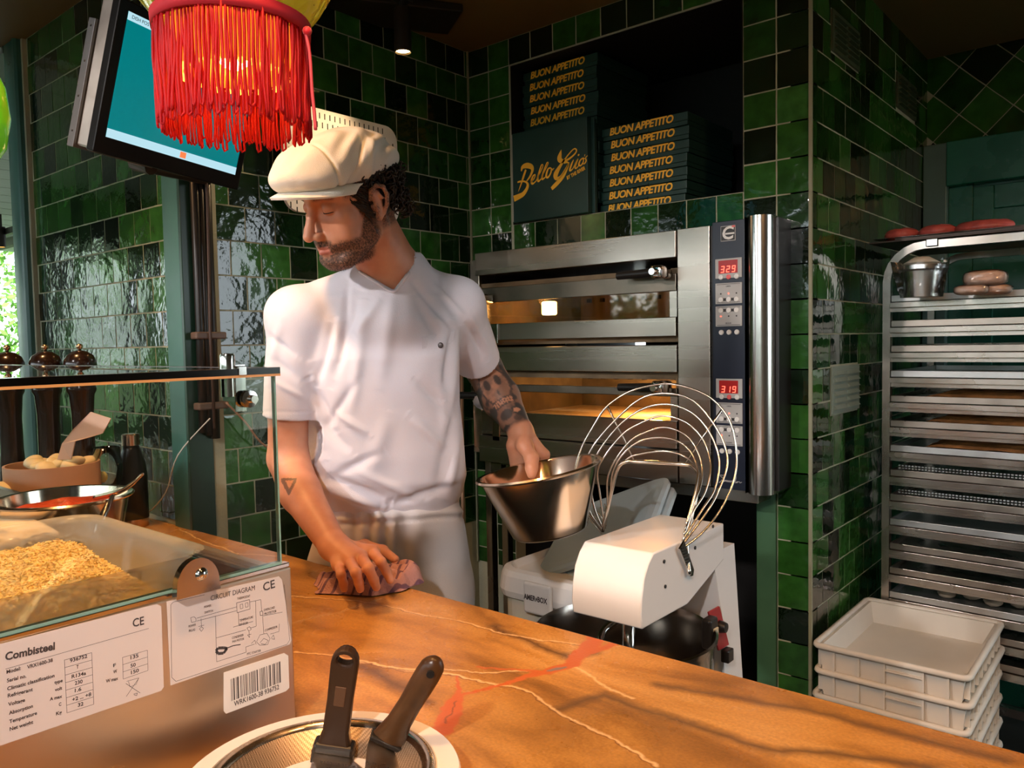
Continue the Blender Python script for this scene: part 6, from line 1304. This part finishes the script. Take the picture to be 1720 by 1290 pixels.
ink = np.maximum(ink, .95*el(.36, -.014, .085, .0095)); ink = np.maximum(ink, .95*el(.36, .016, .085, .0090)); ink = np.maximum(ink, .9*el(.52, .002, .045, .004))
ink = np.maximum(ink, .9*(np.abs(np.sqrt(((tt_-.40)/.26)**2+((ss_-.002)/.036)**2)-1) < .06))
teeth = (np.abs(tt_-.64) < .035) & (np.abs(ss_) < .026); ink = np.where(teeth, np.where(np.abs(((ss_/.0062) % 1)-.5) > .36, .95, .12), ink); ink = np.maximum(ink, .9*((np.abs(np.abs(tt_-.64)-.042) < .009) & (np.abs(ss_) < .028)))
ink = np.maximum(ink, .95*el(.80, -.008, .07, .020)); ink = np.maximum(ink, .9*el(.90, .014, .05, .012)); ink = np.where(el(.80, .020, .03, .008) > .5, .1, ink)
ink = ink*fade
t2, s2_, r2 = armcoord(EL_R, WR_R); a_ = onp(484, 815, 0, 0)
tc0 = np.array(at(484, 815, 1.66)); dd0 = np.array(at(474, 805, 1.66)); 
def scr(W_):
    d = W_-np.array(CAM); z = d @ np.array(CF); return 860+FPX*(d @ np.array(CR))/z, 645-FPX*(d @ np.array(CU))/z
PXb, PYb = scr(Wb)   # small triangle mark on the right forearm, placed once in space
tri = (r2 < .06) & (np.abs(PXb-485) < 13) & (PYb > 803) & (PYb < 832) & (np.abs(PXb-485) < (834-PYb)*.5) & ~((PYb > 807) & (np.abs(PXb-486) < (829-PYb)*.5-4)); ink = np.maximum(ink, .75*tri)
scalp = np.maximum(sm(.055, .045, y_-.12*np.maximum(0, .07-z_))*sm(.040, .060, x_)*sm(.012, .026, z_), sm(-.014, -.028, y_)*sm(-.062, -.048, z_))*near
scalp = np.maximum(scalp, sm(.085, .095, z_)*near)
for nm, arr in (('beard', np.maximum(beard, scalp)), ('lips', lips), ('ink', ink)):
    at_ = bme_.attributes.new(nm, 'FLOAT', 'POINT'); at_.data.foreach_set('value', arr.astype(np.float32))
M_SKIN = bpy.data.materials.new('tanned_skin'); M_SKIN.use_nodes = True; nt = M_SKIN.node_tree; p_ = nt.nodes['Principled BSDF']; Lk = nt.links.new
tc_ = nd(nt, 'ShaderNodeTexCoord'); n1 = nd(nt, 'ShaderNodeTexNoise', inp={'Scale': 18, 'Detail': 6}); Lk(tc_.outputs['Object'], n1.inputs[0])
cr_ = nd(nt, 'ShaderNodeValToRGB'); cr_.color_ramp.elements[0].position = .3; cr_.color_ramp.elements[0].color = (.50, .205, .112, 1); cr_.color_ramp.elements[1].position = .7; cr_.color_ramp.elements[1].color = (.66, .315, .19, 1); Lk(n1.outputs[0], cr_.inputs[0]); cur = cr_.outputs[0]
def amix(cur, attr, col, gain=1, thr=None):
    a = nd(nt, 'ShaderNodeAttribute', attribute_name=attr); src = a.outputs['Fac']
    if thr:
        n_ = nd(nt, 'ShaderNodeTexNoise', inp={'Scale': thr, 'Detail': 2}); Lk(tc_.outputs['Object'], n_.inputs[0]); m2 = nd(nt, 'ShaderNodeMapRange', inp={1: .35, 2: .65, 3: .45, 4: 1.0}); Lk(n_.outputs[0], m2.inputs[0]); m3 = nd(nt, 'ShaderNodeMath', operation='MULTIPLY'); Lk(src, m3.inputs[0]); Lk(m2.outputs[0], m3.inputs[1]); src = m3.outputs[0]
    m_ = nd(nt, 'ShaderNodeMath', operation='MULTIPLY', inp={1: gain}); Lk(src, m_.inputs[0]); mx = nd(nt, 'ShaderNodeMix', data_type='RGBA'); Lk(m_.outputs[0], mx.inputs[0]); Lk(cur, mx.inputs[6]); mx.inputs[7].default_value = (*col, 1); return mx.outputs[2]
cur = amix(cur, 'lips', (.50, .16, .13), .75); cur = amix(cur, 'beard', (.040, .025, .018), .93, 260); cur = amix(cur, 'ink', (.016, .028, .030), .96)
Lk(cur, p_.inputs['Base Color']); p_.inputs['Roughness'].default_value = .48; p_.inputs['Subsurface Weight'].default_value = .12; p_.inputs['Subsurface Radius'].default_value = (.012, .004, .002); p_.inputs['Subsurface Scale'].default_value = .6
n2 = nd(nt, 'ShaderNodeTexNoise', inp={'Scale': 320, 'Detail': 2}); Lk(tc_.outputs['Object'], n2.inputs[0]); b2 = nd(nt, 'ShaderNodeBump', inp={'Strength': .12, 'Distance': .001}); Lk(n2.outputs[0], b2.inputs['Height']); Lk(b2.outputs[0], p_.inputs['Normal'])
PO = Vector((at(655, 900, 1.95).x, at(655, 900, 1.95).y, 0))
man = thing('person', 'man in cream flat cap and white T-shirt wiping the counter while holding a steel bowl', 'person', PO)
body = newobj('body', bme_, M_SKIN, man)

# strands: beard, brows, side hair
Nw = vnormals(Wb, Qb); bv, bf = [], []; rs = np.random.RandomState(2)
tri_w = beard[Qb].mean(1); cand = np.nonzero(tri_w > .25)[0]
areas = np.linalg.norm(np.cross(Wb[Qb[cand, 2]]-Wb[Qb[cand, 0]], Wb[Qb[cand, 3]]-Wb[Qb[cand, 1]]), axis=1)*.5*tri_w[cand]; areas /= areas.sum()
for fi in cand[rs.choice(len(cand), 7500, p=areas)]:
    w4 = rs.dirichlet((1, 1, 1, 1)); P = (Wb[Qb[fi]]*w4[:, None]).sum(0); N_ = Nw[Qb[fi, 0]]; lz = ((P-np.array(HC)) @ np.array(HU))/HS
    grow = -np.array(HU)*.9-np.array(HF)*.25+rs.normal(0, .35, 3)
    if lz > .015: grow = np.array(HL)*.8*(1 if (P-np.array(HC)) @ np.array(HL) > 0 else -1)+rs.normal(0, .25, 3)
    grow = grow-N_*(grow @ N_)+N_*.35*np.linalg.norm(grow); grow /= np.linalg.norm(grow); Lh_ = rs.uniform(.0035, .0075) if lz < .015 else .004; wd = np.cross(grow, N_); wd = wd/(np.linalg.norm(wd)+1e-9)*.00022
    k = len(bv); bv += [P-wd, P+wd, P+grow*Lh_]; bf.append((k, k+1, k+2))
me = bpy.data.meshes.new('beard'); me.from_pydata([tuple(v) for v in bv], [], bf); o_ = newobj('beard', me, mat('beard_hair', (.034, .021, .015), .6), man); o_['kind'] = 'stuff'
# eyelashes along the lowered lids
for sx in (-1, 1):
    MB().tube([hw(sx*(.031+.0145*math.sin(a)), .0735+.0168*math.cos(a), .0015-.002*math.cos(a)) for a in np.linspace(-1.1, 1.25, 12)], .0009, 5).obj('eyelash', mat('lash', (.03, .015, .01), .7), man, smooth=True)
# curly hair behind and beside the ear
M_HAIR = mat('dark_curly_hair', (.018, .011, .008), .42)
rh = random.Random(12); b = MB()
for i in range(420):
    sx = rh.choice((-1, 1, 1)); a = rh.uniform(0, 1)
    yy = -.030-.085*a+rh.uniform(-.004, .004); zz = rh.uniform(-.050, .050)+.012*(1-a); xx = sx*math.sqrt(max(.0006, 1-(min(1, abs(yy+.014)/.102))**2))*.078+rh.uniform(-.003, .006)*sx
    if abs(yy) < .055 and zz < .0: zz = rh.uniform(-.03, .05)
    push = rh.uniform(.0, .016)+.010*a; c_ = hw(xx*(1+push*6), yy-push*1.1, zz); r_ = rh.uniform(.004, .008); ax1 = Vector((rh.gauss(0, 1), rh.gauss(0, 1), rh.gauss(0, 1))).normalized(); ax2 = ax1.orthogonal().normalized(); ax3 = ax1.cross(ax2); ph0 = rh.uniform(0, 6.28)
    b.tube([c_+ax2*r_*math.cos(ph0+q)+ax3*r_*math.sin(ph0+q)+ax1*q*.0012 for q in np.linspace(0, 4.6, 9)], [.0017]*8+[.0006], 4)
for i in range(110):
    yy = rh.uniform(-.045, .012); zz = rh.uniform(.032, .066); c_ = hw(math.sqrt(max(.01, 1-((yy+.014)/.100)**2-max(0, (zz-.04)/.088)**2))*.080, yy, zz); r_ = rh.uniform(.004, .007); ax1 = Vector((rh.gauss(0, 1), rh.gauss(0, 1), rh.gauss(0, 1))).normalized(); ax2 = ax1.orthogonal().normalized(); ax3 = ax1.cross(ax2)
    b.tube([c_+ax2*r_*math.cos(q)+ax3*r_*math.sin(q) for q in np.linspace(0, 4.2, 8)], [.0016]*7+[.0006], 4)
hair = b.obj('hair', M_HAIR, man, smooth=True); hair['kind'] = 'stuff'
b = MB(); b.lathe([(0, -.088), (.04, -.08), (.074, -.04), (.081, .0), (.076, .04), (.05, .07)], 28, Matrix.Translation((0, 0, 0))); 
for v in b.bm.verts: q = v.co.copy(); v.co = hw(q.x*.97, min(-.002+q.y*.3, -.022)+(q.y*1.14-.014 if q.y < 0 else 0)*.9, q.z*.62+.004)
b.obj('hair_base', M_HAIR, man, smooth=True)
b = MB()
for i in range(420):
    sx = rh.choice((-1, 1)); yy = rh.uniform(.006, .045); zz = .062-rh.random()*(.085-1.3*max(0, yy-.018)); xx = sx*(.0755-.10*max(0, yy-.01)**1.2-.0*zz); xx = sx*(math.sqrt(max(.01, 1-((yy+.014)/.098)**2-max(0, (zz-.04)/.088)**2))*.0765)
    p0 = hw(xx, yy, zz); d_ = (HL*sx*.12-HF*.55-HU*.5+Vector((rh.gauss(0, .12), rh.gauss(0, .12), rh.gauss(0, .12)))).normalized(); b.tube([p0, p0+d_*.009+HL*sx*.0015, p0+d_*.018], [.0015, .0014, .0005], 4)
s_h = b.obj('sideburn', M_HAIR, man, smooth=True); s_h['kind'] = 'stuff'

# T-shirt
Sh = Field(axis(-.36, .42, [], .0034), axis(-.36, .42, [], .0036), axis(.95, 1.70, [], .0034))
torso(Sh, [(652, 478, 1.79, 52, .05), (648, 500, 1.79, 92, .078), (645, 540, 1.80, 128, .102), (645, 600, 1.81, 127, .118), (645, 680, 1.84, 126, .123), (648, 760, 1.87, 131, .128), (652, 800, 1.89, 131, .130), (656, 828, 1.905, 120, .122), (658, 845, 1.912, 110, .116), (658, 856, 1.915, 110, .117)], .02, wax=wax)
Sh.cap(nb0, at(552, 510, 1.765), .058, .056, .035); Sh.cap(nb0, at(722, 492, 1.85), .060, .056, .035)
Sh.cap(at(660, 462, 1.775), at(650, 540, 1.76), .078, .090, .03)
Sh.cap(S_R, S_R, .063, .063, .035); Sh.cap(S_L, S_L, .064, .064, .035); Sh.cap(S_R, at(482, 720, 1.75), .059, .0535, .025); Sh.cap(S_L, at(820, 655, 2.10), .060, .056, .03)
# sleeve hems: cut planes
def plane_cut(fd, p, n_, q, rad):
    """remove where (x-p).n>0 within rad of q"""
    pg = tg(p); ng = EM @ np.array(n_); qg = tg(q); sl, X, Y, Z = fd.sub(qg-rad, qg+rad, 0); d = (X-pg[0])*ng[0]+(Y-pg[1])*ng[1]+(Z-pg[2])*ng[2]; f = fd.f[sl]; inside = ((X-qg[0])**2+(Y-qg[1])**2+(Z-qg[2])**2) < rad*rad; fd.f[sl] = np.where(inside, np.maximum(f, d), f)
dR = (at(482, 720, 1.75)-S_R).normalized(); plane_cut(Sh, at(483, 702, 1.745), dR, at(480, 735, 1.75), .085)
dL = (EL_L-S_L).normalized(); pLc = S_L+(EL_L-S_L)*.80; plane_cut(Sh, pLc, dL, pLc+dL*.06, .10)
# v-neck opening
def poly_cut(fd, V_, dmax, k=0):
    """remove what lies in front of depth dmax inside a convex polygon of directions"""
    g = np.array([tg(at(x, y, 1.72)) for x, y in V_]); sl, X, Y, Z = fd.sub(g.min(0)-.08, g.max(0)+.08, .02)
    cg_ = EM @ np.array(CAM-GO); wx, wy, wz = X-cg_[0], Y-cg_[1], Z-cg_[2]; r3, u3, f3 = [EM @ np.array(q) for q in (CR, CU, CF)]
    dz = wx*f3[0]+wy*f3[1]+wz*f3[2]; px = 860+FPX*(wx*r3[0]+wy*r3[1]+wz*r3[2])/dz; py = 645-FPX*(wx*u3[0]+wy*u3[1]+wz*u3[2])/dz; ins = None
    for (x0, y0), (x1, y1) in zip(V_, V_[1:]+V_[:1]):
        L_ = math.hypot(x1-x0, y1-y0); e = ((px-x0)*(y1-y0)-(py-y0)*(x1-x0))/L_*1.72/FPX; ins = e if ins is None else np.maximum(ins, e)
    ins = np.maximum(ins, dz-dmax); fd.f[sl] = np.maximum(fd.f[sl], -ins)
poly_cut(Sh, [(598, 440), (640, 420), (694, 425), (694, 442), (661, 486), (636, 472), (608, 456)], 1.80)
Sh.cap(hl(0, -.030, -.02), tg(at(664, 424, 1.765)), .060, .052, .006, 's', True)
# fold ridges: (px,py) polylines with depth estimate from the surface in front
def ridge(pts, D, r_=.006, k=.012, op='u'):
    for a, b_ in zip(pts, pts[1:]): Sh.cap(at(*a, D), at(*b_, D), r_, r_*.8, k, op)
Vs, Qs = Sh.mesh()
def shirt_disp(V, Q):
    N_ = vnormals(V, Q); Wd = V @ EM+np.array(GO); px, py = scr(Wd); out = V.copy(); AMP = 1.7; fr_ = np.clip(-(N_ @ (EM @ np.array(CF)))*1.5, 0, 1)
    h = np.zeros(len(V))
    for i in range(len(V)):
        p = Wd[i]; h[i] = .0040*mnoise.noise(Vector((p[0]*6, p[1]*6, p[2]*4)))+.0016*mnoise.noise(Vector((p[0]*18, p[1]*18, p[2]*9+5)))
    def crease(x0, y0, x1, y1, w_, amp):
        dx, dy = x1-x0, y1-y0; L_ = math.hypot(dx, dy); t_ = np.clip(((px-x0)*dx+(py-y0)*dy)/L_**2, 0, 1); d = ((px-x0)*-dy+(py-y0)*dx)/L_; e = np.where((((px-x0)*dx+(py-y0)*dy)/L_**2 > -.1) & (((px-x0)*dx+(py-y0)*dy)/L_**2 < 1.1), 1, 0)
        return amp*np.exp(-(d/w_)**2)*np.sin(np.pi*np.clip(t_, .02, .98))**.6*fr_*e
    for c_ in [(585, 480, 572, 600, 6, -.004), (690, 470, 770, 560, 6, -.004), (720, 470, 780, 530, 5, .003), (640, 500, 600, 560, 8, .003), (560, 540, 535, 640, 6, -.005), (600, 640, 545, 720, 7, -.004), (560, 690, 620, 730, 6, .004), (700, 640, 760, 700, 8, -.004), (690, 700, 755, 760, 8, .004), (640, 760, 560, 800, 8, -.004), (600, 790, 700, 836, 7, .004), (448, 560, 500, 600, 6, -.003), (460, 640, 512, 670, 5, .003), (600, 500, 560, 640, 9, -.006), (612, 520, 590, 700, 10, .004), (700, 500, 740, 575, 9, -.004), (660, 490, 640, 640, 12, .003), (765, 545, 745, 660, 8, -.006), (775, 560, 755, 700, 6, .004), (765, 690, 735, 820, 9, -.006), (772, 720, 752, 830, 7, .005), (740, 620, 752, 760, 8, .003), (520, 640, 560, 720, 9, -.007), (524, 620, 545, 760, 8, .005), (530, 700, 590, 760, 9, -.005), (545, 800, 650, 840, 9, -.007), (555, 822, 640, 852, 7, .005), (660, 845, 762, 815, 7, -.006), (650, 700, 620, 800, 14, .003), (780, 540, 815, 600, 5, -.004), (790, 530, 825, 592, 5, .003), (800, 555, 808, 610, 4, -.003), (470, 540, 450, 640, 8, .003), (455, 600, 505, 640, 8, -.003)]: h += AMP*crease(*c_)
    seam = np.exp(-((py-(497+(px-640)*.0))/2.0)**2)*0
    # hem stitching grooves
    for (ax_, ay_, bx_, by_) in [(440, 692, 520, 694)]: h += -.0012*np.exp(-((py-692)/1.6)**2)*(px < 524)
    return out+N_*h[:, None]
sme, Ws = mesh_from(Vs, Qs, 'shirt', 2, shirt_disp)
M_SHIRT = mat('white_cotton', (.70, .69, .76), .75, sheen=.2, bump=.12, bscale=500)
shirt = newobj('shirt', sme, M_SHIRT, man)
# neckband, pocket, button
def onshirt(px, py, off=.001):
    """point of the shirt surface seen at that direction"""
    X_, Y_ = PXs, PYs; i = np.argmin((X_-px)**2+(Y_-py)**2+1e9*(~frs)); p = Vector(Ws[i]); d = (p-CAM); return CAM+ray(px, py)*(d.dot(CF)-off)
PXs, PYs = scr(Ws); Ns = vnormals(Ws, Qs); frs = (Ns @ np.array(CF)) < -.1
nb_pts = [onshirt(x, y, .002) for x, y in ((604, 456), (622, 468), (638, 478), (661, 490), (676, 474), (687, 459), (696, 443), (697, 432))]
MB().tube(smoothpts(nb_pts, 4), .0032, 6).obj('neckband', M_SHIRT, shirt, smooth=True)
pk = [onshirt(x, y, .0030) for x, y in ((708, 566), (764, 556), (762, 574), (709, 586))]
MB().prism(pk, CF*.002).obj('pocket_flap', M_SHIRT, shirt)
q = onshirt(740, 580, .003); MB().lathe([(0, .0028), (.004, .003), (.0062, .002), (.0064, 0)], 18, zto(q, -CF)).obj('button', mat('dark_button', (.05, .04, .04), .35), shirt, smooth=True)
# trousers
Tr = Field(axis(-.30, .34, [], .005), axis(-.25, .42, [], .005), axis(.03, 1.18, [], .005))
torso(Tr, [(658, 838, 1.912, 112, .118), (658, 858, 1.915, 114, .121), (657, 880, 1.925, 120, .125), (655, 930, 1.955, 134, .130), (655, 1000, 1.975, 140, .130), (655, 1030, 1.98, 138, .125)], .02, wax=wax)
for h_ in (hipR, hipL): kn = Vector((h_.x, h_.y, .50))+E2*(-.01); an = Vector((h_.x, h_.y, .07))+E2*.02; Tr.cap(h_, kn, .112, .085, .03); Tr.cap(kn, an, .085, .068, .02)
Vt, Qt = Tr.mesh()
def tr_disp(V, Q):
    N_ = vnormals(V, Q); Wd = V @ EM+np.array(GO); px, py = scr(Wd); h = np.array([.005*mnoise.noise(Vector((p[0]*8, p[1]*8, p[2]*2.5))) for p in Wd])
    fall = sm(845, 870, py)*sm(1010, 900, py); h += .0035*np.sin(px*.16+3*np.sin(px*.03))*fall; h += .004*np.exp(-((py-(866-(px-655)*.06))/4)**2)-.003*np.exp(-((py-(876-(px-655)*.06))/3)**2); h += -.003*np.exp(-((px-668)/2.5)**2)*sm(870, 885, py)
    return V+N_*h[:, None]
tme, Wt = mesh_from(Vt, Qt, 'trousers', 2, tr_disp)
newobj('trousers', tme, mat('off_white_cotton_trousers', (.66, .64, .64), .8, bump=.12, bscale=400), man)
for h_ in (hipR, hipL):
    an = Vector((h_.x, h_.y, 0))+E2*.02; b = MB(); b.sphere(an-E2*.05+Vector((0, 0, .045)), (.045, .13, .045), 3, E2.to_track_quat('Y', 'Z').to_matrix().to_4x4()); 
    for v in b.bm.verts: v.co.z = max(v.co.z, .002)
    b.obj('shoe', mat('dark_shoe', (.02, .02, .02), .5), man, smooth=True)
# flat cap
Fc = F0*math.cos(math.radians(3))-U_v*math.sin(math.radians(3)); Uc = U_v*math.cos(math.radians(3))+F0*math.sin(math.radians(3)); CG = np.array([EM @ np.array(HL), EM @ np.array(Fc), EM @ np.array(Uc)])
CDY, CDZ = -.018, -.014
def cl_(x, y, z): return HCg+CG.T @ np.array([x, y+CDY, z+CDZ])
cg = cl_(0, .05, .09); Cp = Field(axis(cg[0]-.2, cg[0]+.2, [], .0026), axis(cg[1]-.2, cg[1]+.2, [], .0026), axis(cg[2]-.13, cg[2]+.13, [], .0026))
Cp.ell(cl_(0, .005, .100), [.092, .098, .064], CG, .02); Cp.ell(cl_(0, .065, .088), [.089, .098, .053], CG, .03); Cp.ell(cl_(0, .106, .064), [.080, .078, .036], CG, .03)
# trim underside by a sloping plane, band line
pg = cl_(0, -.09, .062); nrm = CG.T @ np.array([0, -.10, -1.0]); nrm /= np.linalg.norm(nrm); sl, X, Y, Z = Cp.sub(cg-.2, cg+.2, 0); d = (X-pg[0])*nrm[0]+(Y-pg[1])*nrm[1]+(Z-pg[2])*nrm[2]; a = -Cp.f[sl]; b2_ = -d; h = np.maximum(.012-np.abs(a-b2_), 0)/.012; Cp.f[sl] = -(np.minimum(a, b2_)-h*h*.003)
Vc, Qc = Cp.mesh()
def cap_disp(V, Q):
    N_ = vnormals(V, Q); l = (V-HCg) @ CG.T-np.array([0, CDY, CDZ]); h = np.array([.0035*mnoise.noise(Vector((p[0]*22, p[1]*9, p[2]*14)))+.0015*mnoise.noise(Vector((p[0]*50, p[1]*20, p[2]*30+2))) for p in l])
    x, y, z = l[:, 0], l[:, 1], l[:, 2]; top = sm(.075, .10, z)
    h += -.004*np.exp(-((y-(.105+.25*(z-.09)))/.0035)**2)*sm(.02, .05, x)*sm(.14, .12, z); h += -.0035*np.exp(-((y-(.05-.5*(z-.1)))/.005)**2)*sm(.04, .07, x)*sm(.16, .12, z); h += .004*np.exp(-((y-(.02-.3*(z-.1)))/.008)**2)*sm(.04, .07, x)*sm(.16, .12, z)
    h += .003*np.sin(y*110+z*60+4*np.sin(x*40))*top*sm(.0, .04, x)*sm(.12, .05, y); h += -.0022*np.exp(-((z-(.062-.18*y))/.0022)**2)
    return V+N_*h[:, None]
cme, Wc = mesh_from(Vc, Qc, 'cap', 3, cap_disp)
M_CAP = mat('cream_linen_cap', (.68, .64, .56), .85, bump=.25, bscale=600, var=.06, vscale=15)
capo = newobj('cap', cme, M_CAP, man)
def cw(x, y, z): return HC+HL*x+Fc*(y+CDY)+Uc*(z+CDZ-.005)
def brim(u, v):
    a = (u-.5)*PI*1.02; x = .086*math.sin(a); y0_ = .045+.055*math.cos(a); y1_ = .066+.118*math.cos(a)**.8 if math.cos(a) > 0 else .066
    y = y0_+(y1_-y0_)*v; return cw(x*(1+.04*v), y, .060-.08*(y-.05)-.9*x*x*(.6+.4*v)-.014*v*v)
bb = MB().grid(brim, 48, 10).obj('cap_brim', M_CAP, man, smooth=True); sd_ = bb.modifiers.new('s', 'SOLIDIFY'); sd_.thickness = .0055; sd_.offset = 0; bv_ = bb.modifiers.new('b', 'BEVEL'); bv_.width = .0018; bv_.segments = 2; bv_.limit_method = 'ANGLE'
